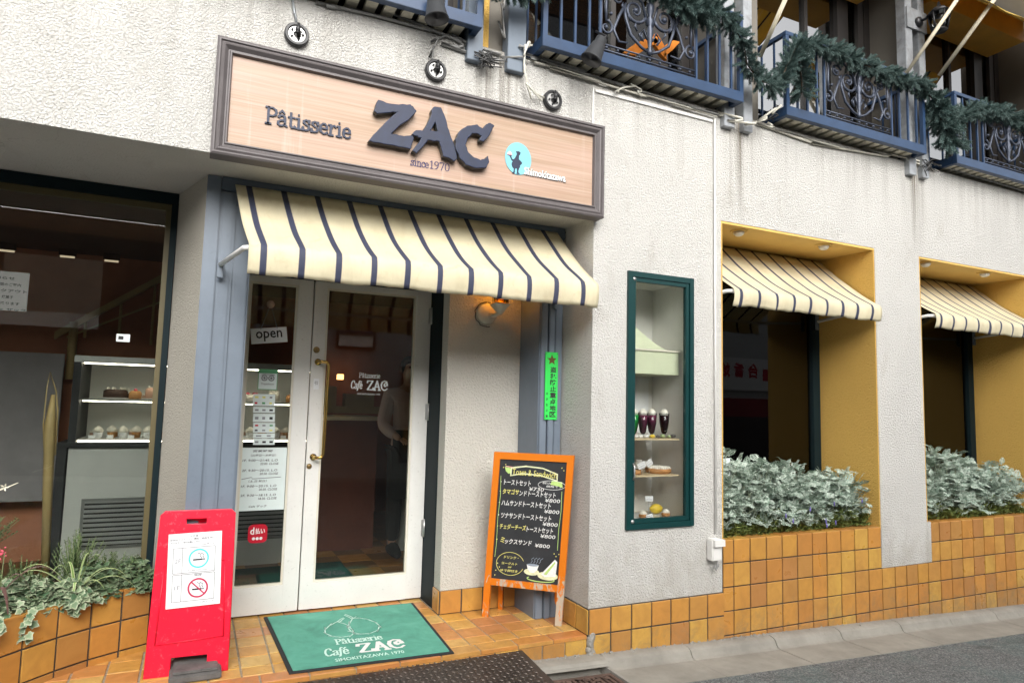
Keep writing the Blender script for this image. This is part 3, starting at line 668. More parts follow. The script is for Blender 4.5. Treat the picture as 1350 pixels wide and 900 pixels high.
h = MB(); h.lathe([(.021, 0), (.021, -.006), (.016, -.010)], (.708, DY, 1.815), 16, axis='Y'); h.lathe([(.017, 0), (.017, -.006), (.008, -.010)], (.700, DY, 1.055), 14, axis='Y'); h.build('lock', 'old_brass', dr)
h = MB(); h.box(.70, .735, DY-.0025, DY-.0005, 1.555, 1.625); s_ = h.build('push_sticker', 'paper', dr); text('引', 'black_print', (.707, DY-.0027, 1.585), (1, 0, 0), (0, 0, 1), .02, parent=s_)
for o_ in ():
    pass
# gold-white lettering on the right pane
q = DY+.0185; XX, ZZ = (1, 0, 0), (0, 0, 1)
def pt(px, py, Y): v = at(px, py, Y); return v
a = at(474, 502, q); b = at(502, 500, q)
serif('Pa^tisserie', 'white_print', at(473.5, 497.5, q), XX, ZZ, .034, (at(501, 497, q)-at(473.5, 497.5, q)).length, parent=dr)
a = at(462, 512, q); serif('Cafe~', 'white_print', a, XX, ZZ, .055, (at(477, 512, q)-a).length, th=.14, parent=dr, slant=.15)
a = at(483, 514, q); serif('ZA@', 'white_print', a, XX, ZZ, .066, (at(511, 514, q)-a).length, th=.17, parent=dr)
a = at(471, 520, q); text('SIMOKITAZAWA 1970', 'white_print', a, XX, ZZ, (at(501, 520, q)-a).length, parent=dr)
# things on the left pane
q = DY+.018
def card(x0, y0, x1, y1, mat, name, parent, Y=q, th=.002, tilt=0):
    a = at(x0, y0, Y); b = at(x1, y1, Y); mb = MB(); mb.box(min(a.x, b.x), max(a.x, b.x), Y-th, Y, min(a.z, b.z), max(a.z, b.z)); return mb.build(name, mat, parent), a, b
def stickers(parent):
    Y = q
    s, a, b = card(341, 486, 365, 514, 'green_badge', 'review_sticker', parent)
    mb = MB(); mb.box(a.x+.004, b.x-.004, Y-.0035, Y-.0021, b.z+.004, b.z+.105); mb.build('badge_face', 'paper_bluish', s)
    mb = MB(); cx = (a.x+b.x)/2; cz = b.z+.075
    for sx in (-1, 1): line2(mb, circ(cx+sx*.021, cz, .016), (0, Y-.004, 0), XX, ZZ, .005); line2(mb, circ(cx+sx*.021, cz, .004), (0, Y-.004, 0), XX, ZZ, .006)
    line2(mb, [(cx-.04, cz+.02), (cx-.02, cz+.024), (cx, cz+.022), (cx+.02, cz+.024), (cx+.04, cz+.02)], (0, Y-.004, 0), XX, ZZ, .004); mb.build('owl_mark', 'black_print', s)
    text('Tripadvisor', 'black_print', (cx-.04, Y-.004, b.z+.028), XX, ZZ, .08, parent=s)
    ys = [(519, 535), (536, 544), (545, 556), (557, 570), (571, 577), (578, 586)]
    cl = ['crimson_badge', 'green_badge', 'cyan_print', 'chalk_yellow', 'black_print', 'grey_print']
    for k, (y0, y1) in enumerate(ys):
        s, a, b = card(334, y0, 362, y1, 'paper_bluish', 'payment_sticker', parent)
        n = 3 if k != 4 else 2; wd = (b.x-a.x)/n
        for r_ in range(2 if k in (0, 3) else 1):
            for c_ in range(n):
                mb = MB(); hh = (a.z-b.z)/(2 if k in (0, 3) else 1); zz = b.z+hh*r_+hh*.3
                mb.box(a.x+wd*c_+wd*.25, a.x+wd*c_+wd*(.6+.15*rnd.random()), Y-.0032, Y-.0021, zz, zz+hh*.32); mb.build('card_logo', cl[rnd.choice((0, 1, 3, 4, 5, 5, 5, 4))], s)
    # handwritten opening hours
    s, a, b = card(314, 590, 374, 671, 'paper_bluish', 'hours_notice', parent)
    x0, x1, zt, zb = a.x, b.x, a.z, b.z; W_ = x1-x0
    rows = [('営業時間', .30, .40, .93), ('〈火曜日～木曜日〉', .26, .52, .86), ('1F. 9:00～21:45. L.O', .10, .72, .78), ('22:00. CLOSE', .46, .38, .725), ('2F. 9:30～20:15. L.O', .10, .72, .62), ('20:30. CLOSE', .46, .38, .565),
            ('〈土.日.祝日〉', .24, .38, .45), ('1F. 9:00～20:15. L.O', .10, .72, .37), ('20:30. CLOSE', .46, .38, .315), ('2F. 9:30～18:15. L.O', .10, .72, .225), ('18:30. CLOSE', .46, .38, .17), ('Cafe ザック', .28, .36, .05)]
    for tx, fx, fw, fz in rows: text(tx, 'black_print', (x0+W_*fx, Y-.003, zb+(zt-zb)*fz), XX, ZZ, W_*fw, (zt-zb)*.036, .012, parent=s, shear=.15)
    mb = MB(); line2(mb, [(x0+W_*.1, zb+(zt-zb)*.50), (x0+W_*.3, zb+(zt-zb)*.53), (x0+W_*.32, zb+(zt-zb)*.505), (x0+W_*.9, zb+(zt-zb)*.525)], (0, Y-.003, 0), XX, ZZ, .003); mb.build('ruled_line', 'black_print', s)
    # red payment badge
    a = at(326, 716, Y); b = at(353, 690, Y); mb = MB(); mb.box(a.x, b.x, Y-.003, Y, a.z, b.z, bev=.0012)
    bm = bmesh.new(); mb = MB(); w2, h2 = (b.x-a.x)/2, (b.z-a.z)/2; cx, cz = (a.x+b.x)/2, (a.z+b.z)/2; rr = .03; poly = []
    for k, (sx, sz) in enumerate(((1, 1), (-1, 1), (-1, -1), (1, -1))):
        for j in range(6): an = R(k*90+j*18); poly.append((cx+sx*(w2-rr)+rr*math.cos(an), cz+sz*(h2-rr)+rr*math.sin(an)))
    mb.prism(poly, (0, Y, 0), XX, ZZ, .003); s = mb.build('payment_badge', 'crimson_badge', parent)
    text('d', 'white_print', (cx-w2*.78, Y-.0035, cz-.004), XX, ZZ, w2*.42, .045, .02, parent=s); text('払い', 'white_print', (cx-w2*.25, Y-.0035, cz-.002), XX, ZZ, w2*1.0, .036, .03, parent=s)
    mb = MB()
    for k in range(3): mb.prism(circ(cx+w2*(-.4+k*.38), cz-h2*.52, .0095, n=12)[:-1], (0, Y-.0032, 0), XX, ZZ, .0006)
    mb.build('dot_mark', 'white_print', s)
stickers(dl)
# open board hangs from a suction hook
Y = DY-.012
op = thing('open_sign', tuple(at(356, 442, Y)), 'small white board reading open hung on a cord inside the left door', 'sign')
ca = at(331.5, 453.5, Y); cb = at(379, 453, Y); cb.z = ca.z+.028; dX = (cb-ca).normalized(); W_ = (cb-ca).length; up = Vector((-dX.z, 0, dX.x)); H_ = .098
mb = MB(); mb.obox(ca+Vector((0, .006, 0)), dX*W_, up*H_, (0, -.006, 0)); mb.build('board', 'paper', op)
text('open', 'black_print', ca+dX*.030+up*.012+Vector((0, -.0012, 0)), dX, up, W_-.06, .066, .012, parent=op)
hk = at(357, 401, Y); mb = MB(); p1 = ca+dX*W_*.28+up*H_*.92; p2 = ca+dX*W_*.74+up*H_*.92
mb.tube([p1, hk, p2], .0017, 5); mb.build('cord', 'cable_grey', op)
mb = MB(); mb.lathe([(.024, .012), (.026, .004), (.016, -.006), (.004, -.009)], (hk.x, Y+.004, hk.z), 16, axis='Y'); mb.build('hook', 'cake_pink', op)

# ------------------------------------------------------------------ left shop window (plane y = 4.33)
WY = 4.33; zt = SOF-.002; zb_ = .42; xr = -.158
wf = MB(); wf.box(xr-.033, xr, WY, WY+.06, zb_, zt-.063, bev=.002); wf.box(-6, xr, WY, WY+.06, zt-.063, zt, bev=.002); wf.box(-6, xr, WY, WY+.06, zb_-.05, zb_); wf.box(-3.3, -3.24, WY+.002, WY+.058, zb_, zt-.063)
win = wf.build('window', 'frame_dark', cafe); 
mb = MB(); mb.box(xr-.062, xr-.033, WY+.03, WY+.058, zb_, zt-.10); mb.box(-6, xr-.033, WY+.03, WY+.058, zt-.10, zt-.063); mb.build('inner_frame', 'olive_frame', win)
mb = MB(); mb.box(-6, xr-.062, WY+.035, WY+.039, zb_, zt-.10); mb.build('pane', 'glass', win)
a = at(0, 357, WY+.05); b = at(35, 411, WY+.05)
mb = MB(); mb.box(a.x-.08, b.x, WY+.045, WY+.047, b.z, a.z); nt_ = mb.build('notice', 'interior_grey', win)
for k in range(6): text(('お知らせ', '営業時間のご案内', 'テイクアウト', 'ケーキ・焼菓子', 'ご予約承ります', 'カフェ ザック')[k], 'black_print', (a.x-.05, WY+.0445, a.z-.045-k*.034), XX, ZZ, .03*(4+k % 3), .017, .02, parent=nt_)
a = at(154, 440, WY+.04); b = at(171, 451, WY+.04); mb = MB(); mb.box(a.x, b.x, WY+.031, WY+.0335, b.z, a.z); nt_ = mb.build('sticker', 'paper_bluish', win); mb = MB(); mb.box(a.x+.01, a.x+.035, WY+.0302, WY+.0309, b.z+.012, a.z-.012); mb.build('print_mark', 'black_print', nt_)
mb = MB(); mb.box(-6, -.14, 4.34, 4.55, -.1, zb_-.05); mb.build('window_sill', 'plaster_smooth', cafe)

# niche windows (plane y = 4.04)
for nx0, nx1 in ((3.256, 4.819), (5.401, 6.984)):
    mb = MB(); mb.box(nx1-.085, nx1, 4.02, 4.09, .70, NT-.02, bev=.003); mb.box(nx0, nx0+.06, 4.02, 4.09, .70, NT-.02); mb.box(nx0+.06, nx1-.085, 4.02, 4.09, .70, .75); mb.box(nx0+.06, nx1-.085, 4.02, 4.09, NT-.10, NT-.02)
    wn = mb.build('window', 'frame_dark', cafe)
    mb = MB(); mb.box(nx0+.06, nx1-.085, 4.05, 4.054, .75, NT-.10); mb.build('pane', 'glass', wn)
    mb = MB(); mb.box(nx1-.15, nx1-.105, 4.075, 4.10, .75, NT-.1); mb.box(nx1-.19, nx1-.175, 4.08, 4.095, .75, NT-.1); mb.build('curtain_track', 'taupe_wall', wn)
    a = nx0+.47; mb = MB(); mb.box(a, a+.10, 4.04, 4.045, .93, 1.11); mb.build('card', 'paper_bluish', wn)

# ------------------------------------------------------------------ interior
mb = MB(); mb.box(-6, -.1, 6.6, 6.7, FL, 2.66); mb.build('interior_wall', 'interior_brown', cafe)
def room(x0, x1, y0, y1, z0, z1, wallm, name):
    mb = MB(); mb.box(x0, x1, y1, y1+.1, z0, z1); mb.box(x0-.1, x0, y0, y1, z0, z1); mb.box(x1, x1+.1, y0, y1, z0, z1); mb.build('interior_wall', wallm, cafe)
    mb = MB(); mb.box(x0, x1, y0, y1, z1, z1+.08); mb.build('interior_ceiling', 'interior_ceiling', cafe)
    mb = MB(); mb.box(x0, x1, y0, y1, z0-.05, z0); mb.build('interior_floor', 'interior_floor', cafe)
room(-6, 2.6, 4.57, 8.2, FL, 2.66, 'interior_brown', 'shop')
mb = MB(); mb.box(2.75, 9, 5.6, 5.7, .2, 2.9); mb.box(2.7, 2.75, 4.12, 5.7, .2, 2.9); mb.box(5.0, 5.3, 4.11, 5.6, .2, 2.9); mb.box(8.9, 9, 4.12, 5.6, .2, 2.9); mb.build('dining_wall', 'interior_brown', cafe)
mb = MB(); mb.box(2.75, 9, 4.105, 5.6, 2.86, 2.95); mb.build('interior_ceiling', 'interior_ceiling', cafe)
mb = MB(); mb.box(2.75, 9, 4.31, 5.6, .15, .2); mb.build('interior_floor', 'interior_floor', cafe)
# checked floor pieces behind the doors and the green runner
for i in range(9):
    for j in range(8):
        if (i+j) % 2 or (i < 4 and j < 4): continue
        mb = MB(); mb.box(.2+i*.25, .445+i*.25, 4.75+j*.25, 4.995+j*.25, FL, FL+.003); mb.build('tile', 'tile_ochre', cafe)
mb = MB(); mb.box(.12, 1.18, 4.66, 5.75, FL+.004, FL+.012); tag(mb.build('indoor_mat', 'interior_green'), 'dark green mat on the shop floor just behind the glass doors', 'mat')
# grey wall panels low at the left
for k, (xa, xb) in enumerate(((8, 62), (72, 122))): pass
mb_ = thing('panel_screen', (-1.9, 6.3, FL), 'row of pale grey wall panels with brown posts behind the shop window', 'screen')
for k in range(4):
    x0 = -3.4+k*.62; mb = MB(); mb.box(x0+.05, x0+.57, 6.4, 6.43, FL+.5, 1.80); mb.build('panel', 'interior_grey', mb_)
    mb = MB(); mb.box(x0-.03, x0+.045, 6.38, 6.45, FL, 1.85); mb.build('post', 'counter_brown', mb_)
for k, (px, py) in enumerate(((12, 298), (92, 303), (150, 308))):  # added glowing tubes, set where the window glints, to brighten the brown wall
    v = at(px, py, 6.4); mb = MB(); mb.tube([(v.x-.05, 6.4, 2.592), (v.x+.05, 6.4, 2.592)], .008, 8); t = thing('added_ceiling_tube', (v.x, 6.4, 2.6), ('added slim glowing tube in place of a glint at the far left of the shop window', 'added slim glowing tube in place of a glint in the middle of the shop window', 'added slim glowing tube in place of a glint nearest the right end of the shop window')[k], 'added lamp', 'added glowing tubes on the shop ceiling')
    mb.build('tube', 'added_tube_glow', t); mb = MB(); mb.box(v.x-.06, v.x+.06, 6.39, 6.41, 2.602, 2.655); mb.build('fitting', 'interior_ceiling', t)
# stair rail
sr = thing('stair_rail', (-.6, 6.5, FL), 'yellow wooden stair handrail rising behind the shop window', 'handrail')
Y = 6.48; P0, P1 = at(72, 437, Y), at(216, 360, Y); mb = MB(); mb.obox(P0, P1-P0, (0, .06, 0), (0, 0, -.06)); mb.build('handrail', 'wood_rail', sr)
mb = MB(); mb.obox(at(88, 443, Y), at(216, 395, Y)-at(88, 443, Y), (0, .02, 0), (0, 0, -.015)); mb.build('lower_rail', 'wood_rail', sr)
for px, p1, p2 in ((98, 424, 500), (114, 414, 445), (160, 400, 450), (205, 372, 455)):
    mb = MB(); a = at(px, p1, Y+.02); b = at(px-3, p2, Y+.02); mb.tube([a, (a.x, a.y, b.z)], .035 if px == 98 else .012, 6); mb.build('baluster', 'wood_rail', sr)
# standing pole with a drooping yellow cloth
Y = 4.8; mb = MB(); mb.tube([(at(68, 700, Y).x, Y, FL), at(63, 640, Y), at(66, 560, Y), at(70, 520, Y)], [.018, .026, .030, .010], 8); mb.tube([at(58, 600, Y), at(57, 560, Y), at(62, 510, Y), at(66, 490, Y), at(74, 515, Y), at(76, 540, Y), at(73, 600, Y)], [.003, .004, .003, .003, .004, .005, .004], 6)
tag(mb.build('parasol_stand', 'wood_rail'), 'folded pale yellow parasol standing behind the left shop window', 'parasol')

# refrigerated showcase
def showcase():
    Y0, Y1 = 5.9, 6.45; xa = at(107, 470, Y0).x; xb = .88; zt = 1.771; zl = 1.146
    t = thing('cake_showcase', ((xa+xb)/2, Y0, FL), 'lit glass cake showcase on grey base seen through window and door', 'showcase')
    mb = MB(); mb.box(xa-.03, xb, Y0, Y1, FL, zl-.06); mb.build('base_cabinet', 'case_white', t)
    mb = MB(); mb.box(xa-.10, xb, Y0-.03, Y1, zl-.06, zl-.02, bev=.004); mb.box(xa-.10, xa-.04, Y0-.02, Y1, FL, zl-.06); mb.build('ledge', 'dark_grey_metal', t)
    mb = MB(); mb.box(xa, xb, Y1-.03, Y1, zl-.02, zt); mb.build('back_panel', 'case_white', t)
    mb = MB(); mb.box(xa-.04, xb, Y0-.01, Y1, zt-.05, zt, bev=.003); mb.build('top', 'silver_metal', t)
    mb = MB(); mb.box(xa-.04, xa+.01, Y0-.012, Y1, zl-.02, zt-.05); mb.box(xa+.74, xa+.77, Y0+.0, Y1, zl-.02, zt-.05); mb.build('side_frame', 'dark_grey_metal', t)
    mb = MB(); mb.box(xa+.01, xb, Y0+.1, Y1-.03, 1.435, 1.450); mb.build('shelf', 'silver_metal', t)
    mb = MB(); mb.box(xa+.02, xb, Y0+.10, Y0+.11, 1.428, 1.434); mb.box(xa+.02, xb, Y0+.02, Y0+.05, zt-.058, zt-.052); mb.box(xa+.02, xb, Y0+.015, Y0+.02, zl-.018, zl-.012); mb.build('light_strip', 'case_light', t)
    mb = MB(); mb.box(xa+.01, xb, Y0, Y0+.004, zl-.01, zt-.052); mb.build('front_glass', 'glass_showcase', t)
    for gx in (-.38, .61):
        g = MB(); x0 = gx-.33 if gx < 0 else gx-.25; x1 = x0+.43; z0, z1 = .34, .71
        g.box(x0, x1, Y0-.012, Y0-.001, z1-.02, z1); g.box(x0, x1, Y0-.012, Y0-.001, z0, z0+.02); g.box(x0, x0+.02, Y0-.012, Y0-.001, z0+.02, z1-.02); g.box(x1-.02, x1, Y0-.012, Y0-.001, z0+.02, z1-.02)
        go = g.build('grille', 'grille_grey', t)
        bk = MB(); bk.box(x0+.02, x1-.02, Y0-.003, Y0-.0008, z0+.02, z1-.02); bk.build('grille_opening', 'black_hole', go)
        for k in range(10): s = MB(); zz = z0+.03+k*.034; s.add([(x0+.02, Y0-.014, zz), (x1-.02, Y0-.014, zz), (x1-.02, Y0-.004, zz+.02), (x0+.02, Y0-.004, zz+.02), (x0+.02, Y0-.011, zz-.003), (x1-.02, Y0-.011, zz-.003)], [(0, 1, 2, 3), (0, 1, 5, 4)]); s.build('slat', 'grille_grey', go)
    # cakes on the shelves, each a thing
    kinds = [('dark chocolate torte on the upper shelf of the showcase', 'cake_dark', .085, .06), ('cream sponge cake on the upper shelf of the showcase', 'cake_pink', .075, .08),
             ('white cream gateau on the upper shelf behind the door glass', 'cake_white', .085, .05), ('small white cake beside the gateau behind the door glass', 'cake_white', .05, .07)]
    for k, x in enumerate((xa+.22, xa+.50, .42, .62)):
        lb, mt, r_, hh = kinds[k]; c_ = thing('cake', (x, Y0+.24, 1.452), lb, 'cake')
        mb = MB(); mb.lathe([(r_+.03, 0), (r_+.035, .008)], (x, Y0+.24, 1.452), 18); mb.build('plate', 'white_plate', c_)
        mb = MB(); mb.lathe([(r_, .009), (r_, hh), (r_*.8, hh+.012)], (x, Y0+.24, 1.452), 18); mb.build('sponge', mt, c_)
        mb = MB()
        for j in range(7): an = j*.9; mb.lathe([(.010, 0), (.012, .01), (.002, .02)], (x+math.cos(an)*r_*.7, Y0+.24+math.sin(an)*r_*.7, 1.452+hh+.01), 7)
        mb.build('topping', 'cake_white' if k != 2 else 'flower_pink', c_)
    for k, (x, r_, lb, mt_) in enumerate(((xa+.36, .045, 'small brown cake between the torte and the sponge cake', 'cake_brown'), (xa+.66, .05, 'pale cake at the right end of the upper shelf left of the door', 'cake_white'), (.76, .045, 'brown cake at the far right of the upper shelf behind the door glass', 'cake_brown'))):
        c_ = thing('cake', (x, Y0+.20, 1.452), lb, 'cake'); mb = MB(); mb.lathe([(r_, 0), (r_, .05), (r_*.7, .065)], (x, Y0+.20, 1.452), 14); mb.build('sponge', mt_, c_); mb = MB(); mb.lathe([(.012, 0), (.014, .012), (.002, .022)], (x, Y0+.20, 1.452+.064), 8); mb.build('topping', 'flower_pink', c_)
    xs = [xa+.13+i*.085 for i in range(7)]+[.34+i*.10 for i in range(5)]
    for k, x in enumerate(xs):
        c_ = thing('pastry', (x, Y0+.16+.08*(k % 2), zl), 'cream topped pastry on the bottom shelf of the lit showcase', 'pastry', 'pastries on the bottom shelf of the showcase')
        yy = Y0+.16+.08*(k % 2); mb = MB(); mb.lathe([(.026, 0), (.034, .045)], (x, yy, zl), 10); mb.build('cup', 'cake_brown' if k % 2 else 'paper', c_)
        mb = MB(); mb.lathe([(.034, .0), (.038, .015), (.026, .035), (.006, .05)], (x, yy, zl+.046), 10); mb.build('cream', 'cake_white', c_)
    rs_ = random.Random(21)
    for k in range(16):
        x = (xa+.08+k*.068) if k < 9 else (.30+(k-9)*.085); yy = Y0+.34; up_ = k % 2 == 0; z_ = zl if up_ else 1.452; yy = yy if up_ else Y0+.40
        lbs = 'slice of layered cake in the back row of the lit showcase'; c_ = thing('cake_slice', (x, yy, z_), lbs, 'cake slice', 'cake slices in the back rows of the showcase')
        h_ = rs_.uniform(.05, .075); mb = MB(); mb.prism([(0, 0), (.055, -.016), (.055, .022)], (x-.025, yy, z_+.002), (1, 0, 0), (0, 1, 0), h_*.55); mb.build('sponge', rs_.choice(['cake_brown', 'cake_dark', 'cake_pink']), c_)
        mb = MB(); mb.prism([(0, 0), (.055, -.016), (.055, .022)], (x-.025, yy, z_+.003+h_*.55), (1, 0, 0), (0, 1, 0), h_*.3); mb.lathe([(.008, 0), (.010, .01), (.002, .018)], (x+.01, yy, z_+.003+h_*.85), 7); mb.build('cream', 'cake_white', c_)
    for k, x in enumerate((xa+.10, xa+.22, xa+.36, xa+.52, xa+.64, .40, .55, .70)):
        c_ = thing('price_tag', (x, Y0+.08, zl), 'small white price tag standing on the bottom shelf of the showcase', 'price tag', 'price tags along the bottom shelf'); mb = MB(); mb.obox((x-.022, Y0+.075, zl+.002), (.044, 0, 0), (0, .012, .026), (0, .002, -.001)); mb.build('card', 'paper', c_)
    mb = MB(); mb.box(xa+.01, xb, Y0+.02, Y1-.03, zl-.02, zl-.001); mb.build('bottom_shelf', 'white_plate', t)
showcase()
# cash desk and the person behind the right leaf
ck = thing('cash_desk', (1.25, 6.2, FL), 'red-brown wooden counter with cream top behind the right door', 'counter')
mb = MB(); mb.box(.95, 1.56, 6.2, 6.8, FL, 1.30); mb.build('cabinet', 'counter_brown', ck); mb = MB(); mb.box(.93, 1.60, 6.17, 6.83, 1.30, 1.335, bev=.006); mb.build('counter_top', 'counter_top', ck)
mb = MB(); mb.box(1.72, 2.1, 6.0, 6.3, FL, 1.08); tag(mb.build('white_cabinet', 'case_white'), 'pale cabinet beside the person behind the right door', 'cabinet')
mb = MB(); mb.box(1.0, 1.9, 6.9, 7.0, 1.35, 1.42); mb.box(1.02, 1.3, 6.9, 7.1, 1.42, 1.62); mb.box(1.4, 1.7, 6.95, 7.1, 1.42, 1.55); tag(mb.build('back_shelf', 'wood_rail'), 'dim wooden shelf with boxes behind the cash desk', 'shelf')
mb = MB(); mb.box(1.50, 1.56, 7.9, 8.0, 1.72, 1.78); tag(mb.build('wall_light', 'warm_light'), 'small glowing orange light on the wall deep inside the shop', 'light')

def person():
    bx_, by_ = 1.76, 5.9
    t = thing('person', (bx_, by_, FL), 'person in pale pink shirt and dark apron standing inside behind the right door', 'person')
    def skin(name, verts, edges, radii, mat, sub=2, root=0):
        me = bpy.data.meshes.new(name); me.from_pydata(verts, edges, []); o = bpy.data.objects.new(name, me); C.objects.link(o); o.parent = t
        sk = o.modifiers.new('skin', 'SKIN'); sv = me.skin_vertices[0].data
        for i, r_ in enumerate(radii): sv[i].radius = r_ if isinstance(r_, tuple) else (r_, r_); sv[i].use_root = (i == root)
        ss = o.modifiers.new('sub', 'SUBSURF'); ss.levels = ss.render_levels = sub; me.materials.append(M[mat]); return o
    # body: pelvis, spine, neck, head, arms, legs
    V = [(0, 0, .93), (0, -.01, 1.10), (0, 0, 1.30), (0, .01, 1.42), (0, 0, 1.50), (0, -.02, 1.56), (0, -.03, 1.64), (0, -.02, 1.70),
         (-.17, .01, 1.40), (-.24, -.02, 1.13), (-.12, -.19, 1.02), (.17, .01, 1.40), (.24, -.02, 1.13), (.12, -.19, 1.02),
         (-.09, 0, .88), (-.10, -.01, .50), (-.10, .02, .09), (-.10, -.12, .03), (.09, 0, .88), (.10, -.01, .50), (.10, .02, .09), (.10, -.12, .03)]
    E_ = [(0, 1), (1, 2), (2, 3), (3, 4), (4, 5), (5, 6), (6, 7), (3, 8), (8, 9), (9, 10), (3, 11), (11, 12), (12, 13), (0, 14), (14, 15), (15, 16), (16, 17), (0, 18), (18, 19), (19, 20), (20, 21)]
    rad = [(.14, .10), (.13, .095), (.155, .11), (.10, .075), .048, .07, (.078, .092), (.06, .075), .065, .046, .027, .065, .046, .027, .085, .06, .04, .035, .085, .06, .04, .035]
    skin('body', V, E_, rad, 'skin')
    # hands with five fingers each
    for s in (-1, 1):
        V = [(s*.12, -.19, 1.02), (s*.10, -.26, 1.01)]; E2 = [(0, 1)]; rd = [(.026, .02), (.036, .015)]
        for k, (dx, ln) in enumerate(((-.028, .06), (-.010, .072), (.009, .067), (.026, .052))):
            i = len(V); V += [(s*.10+dx, -.275, 1.008), (s*.10+dx, -.275-ln*.5, 1.0), (s*.10+dx, -.275-ln, .982)]; E2 += [(1, i), (i, i+1), (i+1, i+2)]; rd += [.009, .0085, .007]
        i = len(V); V += [(s*(.10-.045), -.235, 1.0), (s*(.10-.062), -.27, .99)]; E2 += [(0, i), (i, i+1)]; rd += [.010, .008]
        skin('hand', V, E2, rd, 'skin', 1)
    V = [(0, 0, .90), (0, -.01, 1.10), (0, 0, 1.30), (0, .01, 1.425), (0, 0, 1.47), (-.17, .01, 1.40), (-.24, -.02, 1.13), (-.15, -.15, 1.04), (.17, .01, 1.40), (.24, -.02, 1.13), (.15, -.15, 1.04)]
    skin('shirt', V, [(0, 1), (1, 2), (2, 3), (3, 4), (3, 5), (5, 6), (6, 7), (3, 8), (8, 9), (9, 10)], [(.155, .115), (.148, .11), (.17, .125), (.115, .09), .062, .08, .062, .045, .08, .062, .045], 'shirt_pink')
    skin('trousers', [(0, 0, .95), (-.09, 0, .88), (-.10, -.01, .50), (-.10, .02, .10), (.09, 0, .88), (.10, -.01, .50), (.10, .02, .10)], [(0, 1), (1, 2), (2, 3), (0, 4), (4, 5), (5, 6)], [(.15, .115), .10, .078, .065, .10, .078, .065], 'apron_dark')
    for s in (-1, 1): mb = MB(); mb.tube([(bx_+s*.10, by_+.06, FL+.045), (bx_+s*.10, by_-.02, FL+.055), (bx_+s*.10, by_-.12, FL+.042), (bx_+s*.10, by_-.19, FL+.03)], [.045, .058, .048, .028], 10); mb.build('shoe', 'apron_dark', t)
    mb = MB(); n = 9
    vs = [(-.17+.34*i/(n-1), -.135-.02*math.sin(math.pi*i/(n-1)), z) for z in (.50, .80, 1.10) for i in range(n)]; vs += [(v[0], v[1]+.006, v[2]) for v in vs]
    mb.add([(v[0]+bx_, v[1]+by_, v[2]+FL) for v in vs], [(r_*n+i, r_*n+i+1, (r_+1)*n+i+1, (r_+1)*n+i) for r_ in range(2) for i in range(n-1)]); mb.build('apron', 'apron_dark', t)
    bm = bmesh.new(); bmesh.ops.create_icosphere(bm, subdivisions=3, radius=1)
    for v in bm.verts:
        if v.co.y < -.35 and v.co.z < .35: v.co.y = -.35+.2*(v.co.y+.35)
    mb = MB(); mb.bm(bm, 0, True, Matrix.Translation((bx_, by_-.005, FL+1.672)) @ Matrix.Diagonal((.088, .105, .095, 1))); mb.build('hair', 'hair_dark', t)
    mb = MB()
    for s in (-1, 1): mb.lathe([(.001, -.006), (.010, 0), (.001, .004)], (bx_+s*.033, by_-.118, FL+1.655), 8, axis='Y')
    mb.build('eye', 'hair_dark', t)
    mb = MB(); mb.tube([(bx_, by_-.115, FL+1.665), (bx_, by_-.137, FL+1.625), (bx_, by_-.112, FL+1.615)], [.007, .012, .006], 6)
    for s in (-1, 1): mb.tube([(bx_+s*.083, by_-.02, FL+1.66), (bx_+s*.09, by_-.01, FL+1.64), (bx_+s*.083, by_-.02, FL+1.615)], [.008, .012, .007], 6)
    mb.build('face', 'skin', t)
    mb = MB(); mb.tube([(bx_-.02, by_-.112, FL+1.59), (bx_, by_-.117, FL+1.588), (bx_+.02, by_-.112, FL+1.59)], .004, 5); mb.build('mouth', 'crimson_print', t)
person()
# dining furniture dimly visible in the niche windows
for k, (x0, lb) in enumerate(((3.55, 'dim upholstered dining bench behind the nearer niche window'), (5.75, 'dim upholstered dining bench behind the farther niche window'))):
    t = thing('dining_bench', (x0+.5, 5.0, .2), lb, 'bench'); mb = MB(); mb.box(x0, x0+1.1, 4.9, 5.3, .2, .65, bev=.02); mb.build('seat', 'counter_brown', t); mb = MB(); mb.box(x0, x0+1.1, 5.3, 5.4, .2, 1.25, bev=.02); mb.build('backrest', 'olive_frame', t)
mb = MB()
t = thing('louvre_shutter', (6.2, 4.35, .9), 'horizontal slatted blind behind the farther niche window', 'blind')
for k in range(34): mb = MB(); mb.box(5.45, 6.85, 4.30, 4.325, 1.35+k*.042, 1.377+k*.042); mb.build('slat', 'wood_rail', t)

# ------------------------------------------------------------------ sign board
SY = 3.42
sg = thing('shop_sign', (1.1, 3.5, 2.65), 'long wooden shop sign in grey moulded frame over the entrance', 'sign')
sx0, sx1, sz0, sz1 = -.007, 2.217, 2.649, 3.237
prof = [(0, .08), (0, -.008), (.010, -.014), (.016, -.014), (.020, -.006), (.030, -.012), (.036, -.010), (.052, .006), (.058, .006), (.062, -.002), (.068, -.002), (.075, .022)]
def rect(ins): return [(sx0+ins, sz0+ins), (sx1-ins, sz0+ins), (sx1-ins, sz1-ins), (sx0+ins, sz1-ins)]
sides = [MB() for _ in range(4)]
for (i0, d0), (i1, d1) in zip(prof, prof[1:]):
    a, b = rect(i0), rect(i1)
    for k in range(4):
        j = (k+1) % 4; sides[k].add([(a[k][0], SY+d0, a[k][1]), (a[j][0], SY+d0, a[j][1]), (b[j][0], SY+d1, b[j][1]), (b[k][0], SY+d1, b[k][1])], [(0, 1, 2, 3)])
for s_ in sides: s_.build('frame_moulding', 'frame_mauve', sg, recalc=False)
PY = SY+.018
mb = MB(); mb.box(sx0+.07, sx1-.07, PY, 3.498, sz0+.07, sz1-.07); mb.build('board', 'sign_wood', sg)
